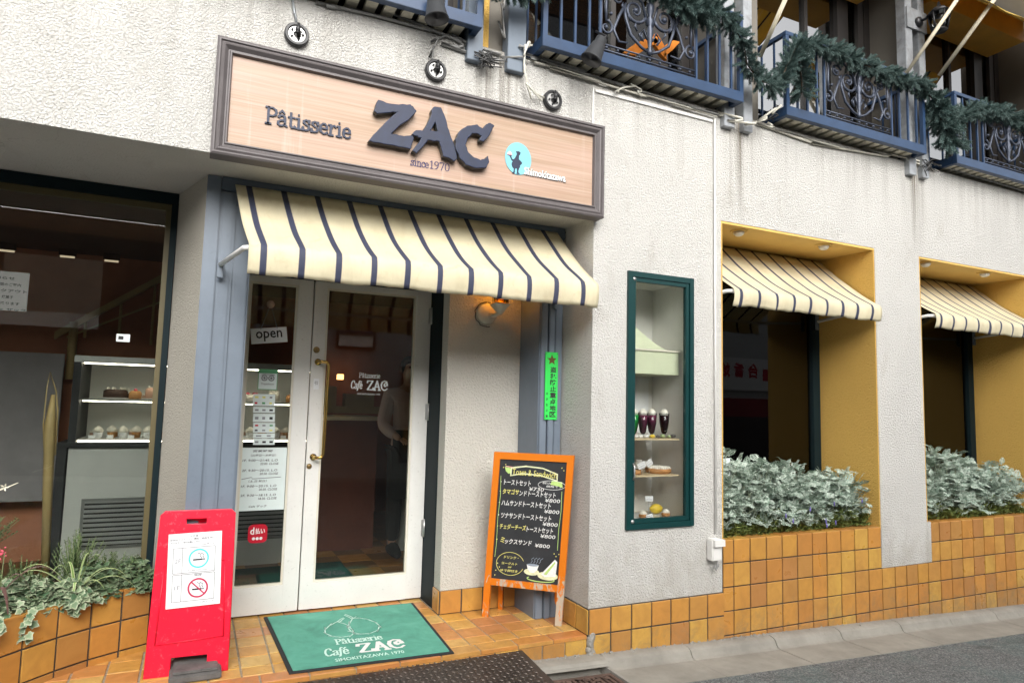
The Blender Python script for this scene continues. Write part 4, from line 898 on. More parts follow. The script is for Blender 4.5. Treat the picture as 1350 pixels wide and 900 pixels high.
mb = MB(); mb.box(sx0+.001, sx1-.001, SY+.0805, 3.4985, sz0+.001, sz1-.001); mb.build('backing', 'frame_mauve', sg)
def zpt(x, y): v = at(330+x/2.872, 100+y/2.872, PY-.03); return (v.x, v.z)
Zp = [(482, 93), (512, 106), (560, 112), (605, 111), (617, 124), (628, 138), (600, 168), (566, 190), (532, 221), (550, 226), (580, 231), (612, 229), (617, 243), (610, 262), (605, 281), (560, 272), (510, 262), (470, 255), (445, 248), (475, 215), (510, 180), (553, 141), (530, 141), (500, 145), (478, 146), (468, 138), (474, 115)]
Ap = [(697, 119), (718, 124), (731, 150), (742, 185), (754, 225), (768, 262), (781, 316), (768, 326), (750, 314), (728, 308), (722, 280), (713, 251), (690, 249), (668, 248), (650, 271), (628, 296), (612, 286), (632, 262), (646, 240), (628, 232), (611, 226), (624, 208), (652, 210), (668, 188), (684, 150), (684, 130)]
Ah = [(697, 176), (680, 211), (707, 213)]
Cp = [(906, 181), (920, 192), (908, 216), (895, 238), (880, 252), (864, 248), (872, 232), (855, 220), (836, 222), (820, 240), (813, 266), (822, 293), (845, 313), (870, 321), (888, 317), (896, 307), (902, 330), (890, 350), (852, 353), (815, 340), (790, 312), (775, 280), (775, 245), (790, 212), (820, 192), (855, 188), (878, 204), (890, 186)]
def jag(poly, n=3, a=.0022):
    out = []
    for i, p in enumerate(poly):
        q_ = poly[(i+1) % len(poly)]
        for k in range(n): t_ = k/n; out.append((p[0]+(q_[0]-p[0])*t_+rnd.uniform(-a, a), p[1]+(q_[1]-p[1])*t_+rnd.uniform(-a, a)))
    return out
def big_letter(name, outlines):
    cu = bpy.data.curves.new(name, 'CURVE'); cu.dimensions = '2D'; cu.fill_mode = 'BOTH'; cu.extrude = .016; cu.bevel_depth = .004; cu.bevel_resolution = 1; cu.offset = -.003
    for ol in outlines:
        pl = jag([zpt(*p) for p in ol]); sp = cu.splines.new('POLY'); sp.points.add(len(pl)-1); sp.use_cyclic_u = True
        for i, p in enumerate(pl): sp.points[i].co = (p[0], p[1], 0, 1)
    ob = bpy.data.objects.new(name, cu); C.objects.link(ob); me = bpy.data.meshes.new_from_object(ob.evaluated_get(bpy.context.evaluated_depsgraph_get())); bpy.data.objects.remove(ob)
    mt = Matrix(((1, 0, 0, 0), (0, 0, -1, PY-.024), (0, 1, 0, 0), (0, 0, 0, 1))); me.transform(Matrix.Translation(-wloc(sg)) @ mt)
    me.materials.clear(); me.materials.append(M['navy_letter']); me.materials.append(M['letter_side'])
    for p in me.polygons: p.material_index = 1 if abs(p.normal.y) < .35 else 0; p.use_smooth = False
    o = bpy.data.objects.new(name, me); C.objects.link(o); o.parent = sg; return o
for ol in ([Zp], [Ap, Ah], [Cp]): big_letter('letter', ol)
a = at(350, 163, PY); b = at(462, 186, PY); serif('Pa^tisserie', 'navy_letter', (a.x, PY, a.z), XX, ZZ, .088, b.x-a.x, th=.135, depth=.006, parent=sg)
a = at(541, 218, PY); b = at(565, 222, PY); serif('since', 'navy_print', (a.x, PY, a.z), XX, ZZ, .046, b.x-a.x, th=.14, parent=sg)
a = at(566, 222, PY); b = at(593, 228, PY); serif('1970', 'navy_print', (a.x, PY, a.z), XX, ZZ, .045, b.x-a.x, th=.13, parent=sg)
c0 = at(683, 209.5, PY); CR = .085
mb = MB(); mb.prism(circ(c0.x, c0.z, CR, n=48, ry=.097)[:-1], (0, PY, 0), XX, ZZ, .004); mb.build('emblem_disc', 'cyan_disc', sg)
def em(x, y): v = at(650+x/12.27, 180+y/12.27, PY-.004); return (v.x, v.z)
chef = [(372, 243), (412, 240), (445, 262), (436, 298), (420, 310), (418, 372), (440, 392), (468, 425), (466, 445), (438, 470), (436, 498), (418, 525), (408, 560), (412, 588), (430, 602), (425, 614), (380, 606), (386, 570), (384, 525), (366, 512), (352, 545), (350, 590), (342, 602), (304, 590), (330, 568), (334, 520), (314, 498), (300, 462), (302, 425), (320, 402), (300, 390), (285, 355), (268, 316), (232, 300), (228, 292), (300, 306), (306, 312), (292, 318), (308, 362), (326, 372), (350, 355), (364, 330), (384, 292), (384, 265), (370, 256)]
mb = MB(); mb.prism([em(*p) for p in chef], (0, PY-.004, 0), XX, ZZ, .0015); mb.build('emblem_chef', 'navy_letter', sg)
mb = MB(); mb.prism([em(*p) for p in [(232, 292), (235, 262), (255, 250), (265, 236), (282, 252), (298, 268), (304, 302)]], (0, PY-.004, 0), XX, ZZ, .002); mb.build('emblem_cake', 'pink_print', sg)
a = at(690.5, 229, PY); b = at(745, 240, PY); text('Shimokitazawa', 'black_print', (a.x+.004, PY-.0045, a.z-.010), XX, ZZ, b.x-a.x, .046, .03, parent=sg); text('Shimokitazawa', 'white_print', (a.x, PY-.006, a.z-.006), XX, ZZ, b.x-a.x, .046, .022, parent=sg)

# ------------------------------------------------------------------ awnings
def awning(label, group, mat, xa0, xa1, ya, za, xf0, xf1, yf, zf, drop, n=66, armz=None, armx=None, seed=0):
    t = thing('awning', ((xa0+xa1)/2, ya, za), label, 'awning', group)
    rr = random.Random(seed); ms = 16; nv = 6; vs = []; uv = []; ph = [rr.random()*6 for _ in range(6)]
    for j in range(ms+1+nv):
        for i in range(n+1):
            u = i/n
            if j <= ms:
                s = j/ms; x = (xa0+(xa1-xa0)*u)*(1-s)+(xf0+(xf1-xf0)*u)*s; y = ya+(yf-ya)*s; z = za+(zf-za)*s
                sag = -.030*math.sin(math.pi*s)**1.1; wr = .003*math.sin(u*23+ph[0]+s*5)*s*s+.0018*math.sin(u*61+ph[1]+s*9)*s+.003*math.sin(u*14-s*8+ph[5])*math.sin(math.pi*s)-.012*math.sin(math.pi*u)*math.sin(math.pi*s)
                y += -(za-zf)*sag*-.4; z += sag+wr
            else:
                s = (j-ms)/nv; x = xf0+(xf1-xf0)*u; fold = .012*math.sin(u*41+ph[2])+.010*math.sin(u*97+ph[3])*math.sin(u*7+ph[0])+.008*math.sin(u*173+ph[4])*math.sin(u*11+ph[5]); y = yf-.006+fold*s*.5-.010*math.sin(math.pi*s)+.012*s; z = zf+.003*math.sin(u*23+ph[0]+5)+.0018*math.sin(u*61+ph[1]+9)-drop*s+.0012*math.sin(u*140)
                if s == 1: z += .0015*math.sin(u*31+ph[5])
            vs.append((x, y, z)); uv.append((u, j/(ms+nv)))
    W = n+1; fs = [(j*W+i, j*W+i+1, (j+1)*W+i+1, (j+1)*W+i) for j in range(ms+nv) for i in range(n)]
    mb = MB(); mb.add(vs, fs, 0, True); o = mb.build('cloth', mat, t, recalc=False)
    ul = o.data.uv_layers.new(name='UVMap')
    for lp_ in o.data.loops: ul.data[lp_.index].uv = uv[lp_.vertex_index]
    sd = o.modifiers.new('thick', 'SOLIDIFY'); sd.thickness = .002
    mb = MB(); mb.tube([(xf0+.004, yf+.022, zf-.014), (xf1-.004, yf+.022, zf-.014)], .014, 10); mb.build('front_bar', 'white_paint', t)
    mb = MB(); mb.tube([(xa0+.01, ya+.01, za-.022), (xa1-.01, ya+.01, za-.022)], .02, 10); mb.build('roller', 'dark_grey_metal', t)
    for k, (xe, xs_) in enumerate(armx or ()):
        mb = MB(); mb.tube([(xe, yf+.022, zf-.014), (xs_, yf+.05, zf-.014), (xs_+(-.09 if k == 0 else .05), ya-.02, armz)] if k == 0 else [(xe, yf+.022, zf-.014), (xe, ya-.02, armz)], .013, 10); mb.build('arm', 'white_paint', t)
        mb = MB(); ex = xs_-.09 if k == 0 else xe; mb.box(ex-.014, ex+.014, ya-.02, ya-.002, armz-.07, armz+.06, bev=.002); mb.build('bracket', 'greyblue_paint', t)
    return t
awning('wide cream awning with navy stripes over the entrance doors', 'striped awnings', 'cloth_main', .127, 2.125, 3.835, 2.638, .188, 2.155, 3.37, 2.225, .145, armz=2.19, armx=((.2, .17), (2.12, 2.12)), seed=1)
awning('cream navy-striped awning in the nearer yellow niche', 'striped awnings', 'cloth_niche', 3.262, 4.80, 3.985, 2.80-.03, 3.285, 4.792, 3.43, 2.318, .118, armz=2.25, armx=((3.30, 3.27), (4.74, 4.74)), seed=2)
awning('cream navy-striped awning in the farther yellow niche', 'striped awnings', 'cloth_niche', 5.408, 6.965, 3.985, 2.80-.03, 5.465, 6.98, 3.43, 2.318, .118, armz=2.25, armx=((5.48, 5.45), (6.93, 6.93)), seed=3)
# round downlights in the niche ceilings
for px, py, lb in ((974, 305, 'nearer niche, above the awning near its left end'), (1086, 323.5, 'nearer niche, above the awning near its right end'), (1220, 346.5, 'farther niche, above the awning near its left end'), (1298, 360, 'farther niche, above the awning near its right end')):
    v = atz(px, py, NT-.018); t = thing('ceiling_light', tuple(v), 'round white ceiling light of the '+lb, 'ceiling light', 'ceiling lights in the yellow niches')
    mb = MB(); mb.lathe([(.065, .003), (.062, -.004), (.045, -.005)], v, 24); mb.build('ring', 'ceiling_yellow', t)
    mb = MB(); mb.lathe([(.040, -.005), (.036, -.022), (.022, -.034), (.004, -.037)], v, 20); mb.build('globe', 'lamp_globe', t)

# ------------------------------------------------------------------ wall lamp by the door
lv = at(641, 413, 4.17); t = thing('wall_lamp', (lv.x, 4.17, lv.z), 'cream wall lantern with lit amber glass under the entrance awning', 'lamp')
mb = MB(); mb.lathe([(.075, 0), (.075, -.012), (.06, -.022), (.03, -.026)], (lv.x, 4.169, lv.z), 28, axis='Y'); mb.build('back_plate', 'lamp_cream', t)
LX, LYY = lv.x+.045, 4.04; zt_ = lv.z+.035
mb = MB(); mb.tube([(lv.x+.02, 4.15, lv.z-.01), (lv.x+.03, 4.09, lv.z-.02), (LX, LYY, lv.z+.0)], [.014, .013, .016], 10); mb.lathe([(.016, -.02), (.03, .0), (.072, .045), (.078, .052), (.06, .054)], (LX, LYY, lv.z), 4, mat=Matrix.Rotation(R(45), 3, 'Z')); mb.build('bracket', 'lamp_cream', t)
mb = MB(); mb.lathe([(.060, .056), (.060, .22)], (LX, LYY, lv.z), 4, mat=Matrix.Rotation(R(45), 3, 'Z')); o_ = mb.build('glass', 'glass_amber', t)
mb = MB(); mb.lathe([(.075, .22), (.055, .25), (.02, .29), (.004, .30)], (LX, LYY, lv.z), 4, mat=Matrix.Rotation(R(45), 3, 'Z')); mb.build('cap', 'lamp_cream', t)
mb = MB(); mb.lathe([(.006, .10), (.014, .115), (.016, .135), (.008, .16), (.002, .175)], (LX, LYY, lv.z), 10); mb.build('bulb', 'bulb', t)
mb = MB(); mb.tube([(lv.x+.09*math.cos(R(q_))+.0, 4.150+.012*math.sin(q_), lv.z-.01+.085*math.sin(R(q_))) for q_ in range(75, 300, 15)], .0035, 6); mb.build('cord', 'cable_dark', t)

# green police notice
nY = 3.846; a = at(714.5, 553, nY); b = at(733.5, 464, nY)
t = thing('warning_notice', (a.x, nY, a.z), 'tall green notice with black Japanese writing on the right blue pilaster', 'notice')
nx0, nx1, nz0, nz1 = 2.062, 2.156, at(724, 553, nY).z, at(724, 464, nY).z
mb = MB(); mb.box(nx0, nx1, nY, nY+.006, nz0, nz1, bev=.001); mb.build('plate', 'green_notice', t)
H_ = nz1-nz0
for k, ch in enumerate('盗犯防止重点地区'): text(ch, 'black_print', (nx0+.036, nY-.001, nz1-H_*.215-(k+1)*H_*.0945+.004), XX, ZZ, .046, H_*.082, .03, parent=t)
for k, ch in enumerate('北沢警察署'): text(ch, 'black_print', (nx0+.008, nY-.001, nz1-H_*.56-(k+1)*H_*.083+.004), XX, ZZ, .015, H_*.035, .03, parent=t)
cx, cz = (nx0+nx1)/2, nz1-H_*.115
st_ = [(cx+(.036 if k % 2 == 0 else .016)*math.sin(R(36*k)), cz+(.036 if k % 2 == 0 else .016)*math.cos(R(36*k))) for k in range(10)]
mb = MB(); mb.prism(st_, (0, nY, 0), XX, ZZ, .0015); mb.build('star_emblem', 'brown_print', t)
mb = MB()
for xx, zz in ((nx0+.006, nz0+.01), (nx1-.006, nz0+.01), (nx0+.006, nz1-.01), (nx1-.006, nz1-.01)): mb.lathe([(.003, 0), (.002, -.002)], (xx, nY, zz), 8, axis='Y')
mb.build('screw', 'black_metal', t)

# ------------------------------------------------------------------ display window in the bay
dx0, dx1, dz0, dz1 = 2.457, 2.989, .733, 2.361
dw = thing('display_window', (dx0, 3.5, dz0), 'tall narrow green-framed display window with model desserts in the bay', 'display window')
mb = MB(); fw = .035
mb.box(dx0, dx0+fw, 3.482, 3.53, dz0, dz1, bev=.002); mb.box(dx1-fw, dx1, 3.482, 3.53, dz0, dz1, bev=.002); mb.box(dx0+fw, dx1-fw, 3.484, 3.53, dz0, dz0+fw); mb.box(dx0+fw, dx1-fw, 3.484, 3.53, dz1-fw, dz1)
mb.build('frame', 'green_paint', dw)
mb = MB(); i0, i1, j0, j1 = dx0+fw+.002, dx1-fw-.002, dz0+fw+.002, dz1-fw-.002; f2 = .026
mb.box(i0, i0+f2, 3.490, 3.52, j0, j1, bev=.002); mb.box(i1-f2, i1, 3.490, 3.52, j0, j1, bev=.002); mb.box(i0+f2, i1-f2, 3.492, 3.52, j0, j0+f2); mb.box(i0+f2, i1-f2, 3.492, 3.52, j1-f2, j1); mb.build('sash', 'green_paint', dw)
mb = MB(); mb.box(i0+f2, i1-f2, 3.504, 3.508, j0+f2, j1-f2); mb.build('pane', 'glass_showcase', dw)
mb = MB(); mb.lathe([(.012, 0), (.011, -.005)], (i0+.012, 3.49, j1-.012), 12, axis='Y'); mb.lathe([(.012, 0), (.011, -.005)], (i0+.012, 3.49, j0+.012), 12, axis='Y'); mb.tube([(i0+.01, 3.482, 1.14), (i0+.01, 3.468, 1.12), (i0+.01, 3.468, 1.06), (i0+.01, 3.482, 1.04)], .005, 6); mb.build('latch', 'silver_metal', dw)
BY = 3.93
mb = MB(); mb.box(dx0, dx1, BY, BY+.02, dz0, dz1); mb.box(dx0-.0, dx0+.004, 3.53, BY, dz0, dz1); mb.box(dx1-.004, dx1, 3.53, BY, dz0, dz1); mb.box(dx0+.004, dx1-.004, 3.53, BY, dz1-.02, dz1); mb.build('lining', 'white_paint', dw)
mb = MB(); mb.box(dx0+.004, dx1-.004, 3.53, BY, dz0, dz0+.028); mb.build('base_board', 'shelf_board', dw)
sh = []
for z in (1.290, 1.055): mb = MB(); mb.box(dx0+.005, dx1-.06, 3.56, BY-.001, z-.010, z); mb.build('shelf', 'shelf_board', dw); sh.append(z)
mb = MB(); mb.tube([(2.80, BY-.03, dz0+.03), (2.80, BY-.03, dz1-.02)], .012, 8); mb.build('pipe', 'plaster_smooth', dw)
# cream hood (a little cloth range) hanging in the top
t = thing('fabric_shade', (2.6, 3.8, 1.7), 'cream fabric hood hanging inside the top of the display window', 'shade')
mb = MB(); z0 = at(860, 493, 3.62).z; z1 = at(860, 463, 3.62).z
x1_ = at(892, 480, 3.62).x; mb.box(dx0+.01, x1_, 3.60, BY-.002, z0, z1); mb.build('valance', 'range_cream', t)
mb = MB(); mb.box(dx0+.01, x1_+.012, 3.59, BY-.002, z1, z1+.012); mb.build('rim', 'cream_paint', t)
n = 10; vs = []
for j in range(n+1):
    s = j/n; z = z1+.012+(at(840, 385, 3.7).z-z1)*s; xr_ = dx0+.01+(x1_-dx0-.06)*(1-s)**1.7*.62+.10*(1-s)+.03; yf_ = 3.62+.16*s**.6
    vs += [(dx0+.01, yf_, z), (xr_, yf_, z), (xr_, BY-.003, z), (dx0+.01, BY-.003, z)]
mb = MB(); mb.add(vs, [(j*4+k, j*4+(k+1) % 4, (j+1)*4+(k+1) % 4, (j+1)*4+k) for j in range(n) for k in range(4)]); mb.build('hood', 'range_cream', t)
mb = MB(); mb.box(2.50, 2.56, 3.62, 3.72, 2.215, 2.27, bev=.004); tag(mb.build('spotlight', 'white_paint'), 'small white spotlight in the top left of the display window', 'spotlight')
# menu sheet
a = at(834, 570, BY-.005); b = at(850, 499, BY-.005); t = thing('menu_sheet', tuple(a), 'white printed menu sheet hanging in the display window', 'menu')
mb = MB(); mb.box(dx0+.05, at(850, 540, BY-.005).x+.03, BY-.008, BY-.005, a.z, b.z); mb.build('sheet', 'paper', t)
for k in range(14): text(rnd.choice(['ケーキセット 800', 'コーヒー 450', '紅茶 450', 'プリン 350', 'クリームソーダ 650']), 'grey_print', (dx0+.065, BY-.009, b.z-.04-k*.024), XX, ZZ, .12+rnd.random()*.05, .010, parent=t)
# ice cream floats
def glass_cup(x, y, z, mat, label, group='tall model drinks topped with ice cream'):
    t = thing('float_glass', (x, y, z), label, 'drink', group)
    mb = MB(); mb.lathe([(.030, 0), (.031, .004), (.008, .012), (.007, .022), (.020, .04), (.031, .10), (.035, .165)], (x, y, z), 20); mb.build('glass', 'glass_tumbler', t)
    mb = MB(); mb.lathe([(.006, .026), (.017, .042), (.028, .10), (.0315, .15)], (x, y, z), 20); mb.build('drink', mat, t)
    mb = MB(); mb.lathe([(.024, .148), (.028, .162), (.024, .178), (.012, .190), (.002, .193)], (x, y, z), 16); mb.build('ice_cream', 'cake_white', t)
zs = sh[0]; gy = 3.64
for px, mt, lb in ((835.5, 'drink_green', 'green soda float half hidden at the left of the upper shelf'), (847.5, 'drink_berry', 'purple float, left of the two side by side on the upper shelf'), (859, 'drink_berry', 'purple float, right of the two side by side on the upper shelf'), (875.5, 'drink_cola', 'black cola float at the right of the upper shelf')):
    v = at(px, 575, gy); glass_cup(v.x, gy, zs, mt, lb)
for k in range(9):
    px = 834+k*7.2; v = at(px, 576, 3.585); mb = MB(); r_ = rnd.uniform(.011, .018); bm = bmesh.new(); bmesh.ops.create_icosphere(bm, subdivisions=2, radius=r_); mb.bm(bm, 0, True, Matrix.Translation((v.x, 3.60+rnd.random()*.02, zs+r_*.8)) @ Matrix.Diagonal((1.3, 1, .8, 1)))
    tag(mb.build('decor_stone', rnd.choice(['fruit_green', 'stone_weight', 'white_plate', 'lemon'])), 'small decorative pebble in front of the tall drinks', 'pebble', 'pebbles along the upper shelf')
# fruit tart on middle shelf
zs = sh[1]; v = at(870, 622, 3.66); t = thing('tart', (v.x, 3.66, zs), 'round tart with white cream dots on the middle shelf', 'tart')
mb = MB(); mb.lathe([(.072, 0), (.085, .006), (.088, .030), (.082, .031)], (v.x, 3.68, zs), 28); mb.build('crust', 'cake_brown', t)
mb = MB()
for i in range(-4, 5):
    for j in range(-4, 5):
        if math.hypot(i, j) < 4.3: mb.lathe([(.008, .029), (.009, .036), (.002, .045)], (v.x+i*.018, 3.68+j*.018, zs), 6)
mb.build('cream_dots', 'cake_white', t)
v = at(836, 622, 3.66); t = thing('tart', (v.x, 3.66, zs), 'caramel tart cut off at the left end of the middle shelf', 'tart'); mb = MB(); mb.lathe([(.05, 0), (.06, .005), (.062, .026), (.05, .032)], (v.x-.01, 3.66, zs), 20); mb.build('crust', 'cake_brown', t); mb = MB(); mb.lathe([(.048, .032), (.02, .038), (.004, .039)], (v.x-.01, 3.66, zs), 18); mb.build('filling', 'cake_dark', t)
def price(px, py, Y, w_, h_, rot, label, tx, pole=None):
    v = at(px, py, Y); t = thing('price_card', tuple(v), label, 'price card', 'price cards in the display window')
    dX = Vector((math.cos(rot), 0, math.sin(rot))); up = Vector((-math.sin(rot), 0, math.cos(rot)))
    mb = MB(); mb.obox(v-dX*w_/2-up*h_/2, dX*w_, up*h_, (0, .002, 0)); mb.build('card', 'paper', t)
    for k, s in enumerate(tx): text(s, 'grey_print', v-dX*w_*.40+up*(h_*.12-k*h_*.38)+Vector((0, -.0008, 0)), dX, up, w_*.75, h_*.2, parent=t)
    if pole is not None: mb = MB(); mb.tube([v-up*h_/2+Vector((0, .004, 0)), Vector((v.x, v.y+.004, pole))], .0025, 6); mb.build('holder', 'silver_metal', t)
price(846, 613, 3.60, .060, .038, R(22), 'tilted price card by the caramel tart on the middle shelf', ['ケーキ', '¥450'], sh[1])
price(856, 610, 3.66, .05, .04, R(30), 'shaded tilted price card behind the tarts on the middle shelf', ['タルト', '¥500'], sh[1])
price(856, 657, 3.62, .060, .034, R(-2), 'upright price card on a stem on the bottom shelf', ['シュー', '¥300'], dz0+.03)
price(856.5, 681, 3.585, .052, .034, R(8), 'low white price card in front of the bottom plate', ['レモン', '¥380'], dz0+.03)
t0 = dz0+.028; v = at(863, 686, 3.64)
t = thing('plate', (v.x, 3.65, t0), 'white oval plate at the bottom of the display window', 'plate'); mb = MB(); mb.lathe([(.10, 0), (.155, .010), (.15, .012), (.10, .005)], (v.x, 3.69, t0), 30); mb.build('dish', 'white_plate', t)
for px, lb in ((849, 'brown cream puff at the left of the bottom plate'), (879, 'small cream topped cake at the right of the bottom plate')):
    v = at(px, 684, 3.64); t = thing('cream_puff', (v.x, 3.65, t0+.008), lb, 'pastry'); mb = MB(); mb.lathe([(.024, .004), (.030, .02), (.026, .03)], (v.x, 3.65, t0+.004), 14); mb.build('case', 'cake_brown', t); mb = MB(); mb.lathe([(.026, .030), (.026, .038), (.014, .050), (.002, .054)], (v.x, 3.65, t0+.004), 12); mb.build('cream', 'cake_white', t)
v = at(865, 672, 3.75); mb = MB(); bm = bmesh.new(); bmesh.ops.create_uvsphere(bm, u_segments=16, v_segments=10, radius=.033)
for q_ in bm.verts: q_.co.x *= 1.35+.25*abs(q_.co.x/.033)**3
mb.bm(bm, 0, True, Matrix.Translation((v.x, 3.75, t0+.045))); tag(mb.build('lemon', 'lemon'), 'yellow lemon behind the bottom plate in the display window', 'lemon')
mb = MB()
for k in range(26): bm = bmesh.new(); bmesh.ops.create_icosphere(bm, subdivisions=1, radius=rnd.uniform(.008, .017)); mb.bm(bm, 0, True, Matrix.Translation((2.53+rnd.gauss(0, .03), 3.80+rnd.gauss(0, .02), t0+.05+abs(rnd.gauss(0, .05)))))
tag(mb.build('dried_bouquet', 'cake_brown'), 'brown dried flower bunch in the lower left of the display window', 'dried flowers')
v = at(842, 604, 3.82); t = thing('small_pitcher', (v.x, 3.82, sh[1]), 'dim white pitcher at the back of the middle shelf', 'pitcher'); mb = MB(); mb.lathe([(.022, 0), (.030, .02), (.018, .055), (.022, .075)], (v.x, 3.82, sh[1]), 16); mb.build('jug', 'white_plate', t)
mb = MB(); mb.tube([(v.x+.02, 3.82, sh[1]+.06), (v.x+.042, 3.82, sh[1]+.045), (v.x+.028, 3.82, sh[1]+.02)], .004, 6); mb.build('handle', 'white_plate', t)

# conduit and box on the bay, mouldings
t = thing('wall_conduit', (3.19, 3.49, .5), 'thin white conduit running down the bay edge to a small box', 'conduit')
mb = MB(); mb.tube([(3.175, 3.488, 3.52), (3.175, 3.488, .68)], .008, 8); mb.build('pipe', 'white_paint', t)
mb = MB(); mb.box(3.105, 3.185, 3.44, 3.4985, .505, .645, bev=.006); mb.build('box', 'white_paint', t)
mb = MB(); mb.obox((3.11, 3.42, .60), (.085, 0, 0), (0, .03, 0), (0, -.0, .042)); mb.build('hood', 'white_paint', t)
mb = MB(); mb.tube([(3.16, 3.46, .505), (3.16, 3.455, .47), (3.15, 3.46, .445), (3.14, 3.458, .47)], .008, 8); mb.build('plug', 'cable_grey', t)
mb = MB(); mb.box(2.172, 2.186, 3.490, 3.4995, 3.238, 3.52, bev=.002); mb.box(2.19, 3.16, 3.488, 3.4995, 3.49, 3.51); mb.build('wall_moulding', 'white_paint', cafe)

# three round junction mounts and their cables
for k, (px, py, lb) in enumerate(((391, 47, 'black and chrome round light mount above the left part of the sign'), (574, 94, 'black and chrome round light mount above the middle of the sign'), (728, 133, 'black and chrome round light mount above the right end of the sign'))):
    v = at(px, py, 3.49); t = thing('light_mount', tuple(v), lb, 'light mount', 'round light mounts over the sign')
    mb = MB(); mb.lathe([(.062, .008), (.062, -.016), (.058, -.022), (.047, -.022), (.046, -.010), (.001, -.010)], v, 28, axis='Y'); flat_(mb.build('ring', 'black_metal', t))
    mb = MB(); mb.lathe([(.044, -.0105), (.042, -.014)], v, 24, axis='Y'); flat_(mb.build('reflector', 'silver_metal', t))
    mb = MB()
    for j in range(5): an = j*1.256+k; mb.lathe([(.006, -.017), (.006, -.022)], (v.x+.03*math.cos(an), v.y, v.z+.03*math.sin(an)), 8, axis='Y')
    mb.tube([v+Vector((.01, -.02, -.015)), v+Vector((.0, -.045, .01)), v+Vector((.005, -.03, .05))], [.011, .014, .008], 8); mb.tube([v+Vector((-.015, -.02, .0)), v+Vector((-.002, -.05, -.005)), v+Vector((.022, -.022, .012))], .005, 6); mb.build('socket', 'black_metal', t)
def cable(pts_, r_, mat, label):
    P_ = [at(*p) if len(p) == 3 and p[2] > 2 else Vector(p) for p in pts_]; out = []
    for i in range(len(P_)-1):
        p0, p1, p2, p3 = P_[max(i-1, 0)], P_[i], P_[i+1], P_[min(i+2, len(P_)-1)]
        for k in range(5): s = k/5; out.append(.5*((2*p1)+(p2-p0)*s+(2*p0-5*p1+4*p2-p3)*s*s+(3*p1-3*p2+p0-p3)*s**3))
    out.append(P_[-1]); mb = MB(); mb.tube(out, r_, 7); return tag(mb.build('cable', mat), label, 'cable')
WYc = 3.485
cable([(386, 0, WYc), (388, 15, WYc), (391, 30, WYc)], .007, 'steel_post', 'short grey pipe dropping from the top edge to the left light mount')
cable([(572, 85, WYc), (571, 70, WYc), (577, 52, WYc), (590, 46, WYc), (607, 52, WYc), (625, 62, WYc), (640, 75, WYc), (655, 80, WYc), (690, 75, WYc-.05)], .006, 'cable_grey', 'grey cable looping up from the middle light mount to the posts')
cable([(727, 130, WYc), (708, 124, WYc-.02), (695, 112, WYc-.05), (692, 95, WYc-.05), (692, 62, WYc-.06), (697, 55, WYc-.08), (702, 60, WYc-.08)], .006, 'cable_cream', 'pale cable hooking down from the balcony to the right light mount')
cable([(430, 8, WYc), (500, 22, WYc), (560, 38, WYc), (600, 52, WYc), (640, 78, WYc), (660, 72, WYc)], .009, 'cable_grey', 'thick grey cable sagging under the leftmost balcony')
cable([(665, 0, WYc), (665, 45, WYc), (672, 62, WYc), (690, 62, WYc-.04), (698, 62, WYc-.08)], .006, 'cable_grey', 'thin grey cable down between the two steel posts by the sign')
cable([(700, 78, WYc), (760, 90, WYc), (820, 112, WYc), (880, 132, WYc), (950, 152, WYc), (990, 160, WYc)], .008, 'cable_grey', 'grey cable run under the balcony above the display window')
cable([(705, 82, WYc-.01), (780, 104, WYc-.01), (840, 124, WYc-.01), (900, 140, WYc-.01), (945, 154, WYc-.01)], .006, 'cable_cream', 'thin pale cable below the grey one under the middle balcony')
cable([(948, 152, WYc), (975, 155, WYc-.06), (993, 163, WYc-.08), (1008, 158, WYc-.09), (1020, 145, WYc-.12), (1030, 139, WYc-.14)], .008, 'cable_cream', 'pale cable curving up to the balcony by the fir garland')
cable([(1012, 162, WYc), (1060, 185, WYc), (1110, 196, WYc), (1160, 205, WYc), (1210, 212, WYc), (1235, 225, WYc)], .008, 'cable_cream', 'pale cable run under the balcony over the nearer niche')
cable([(1240, 218, WYc), (1290, 234, WYc), (1350, 252, WYc)], .007, 'cable_grey', 'grey cable under the rightmost balcony')
cable([(815, 122, WYc-.02), (822, 116, WYc-.03), (835, 114, WYc-.03), (845, 118, WYc-.03), (846, 128, WYc-.02)], .005, 'cable_cream', 'small pale cable loop hanging under the middle balcony')
for (px, py, n_) in ((640, 76, 9), (1225, 218, 8), (1027, 147, 6)):
    mb = MB(); v = at(px, py, 3.44)
    for k in range(n_): 
        a0 = rnd.random()*6; mb.tube([v+Vector((rnd.gauss(0, .045), rnd.gauss(0, .02), rnd.gauss(0, .03))) for _ in range(5)], .004, 5)
    tag(mb.build('cable_tangle', 'cable_dark'), {640: 'tangle of dark wires between the steel posts above the sign', 1225: 'tangle of dark wires at the posts above the farther niche', 1027: 'tangle of dark wires at the foot of the third balcony'}[px], 'wires')

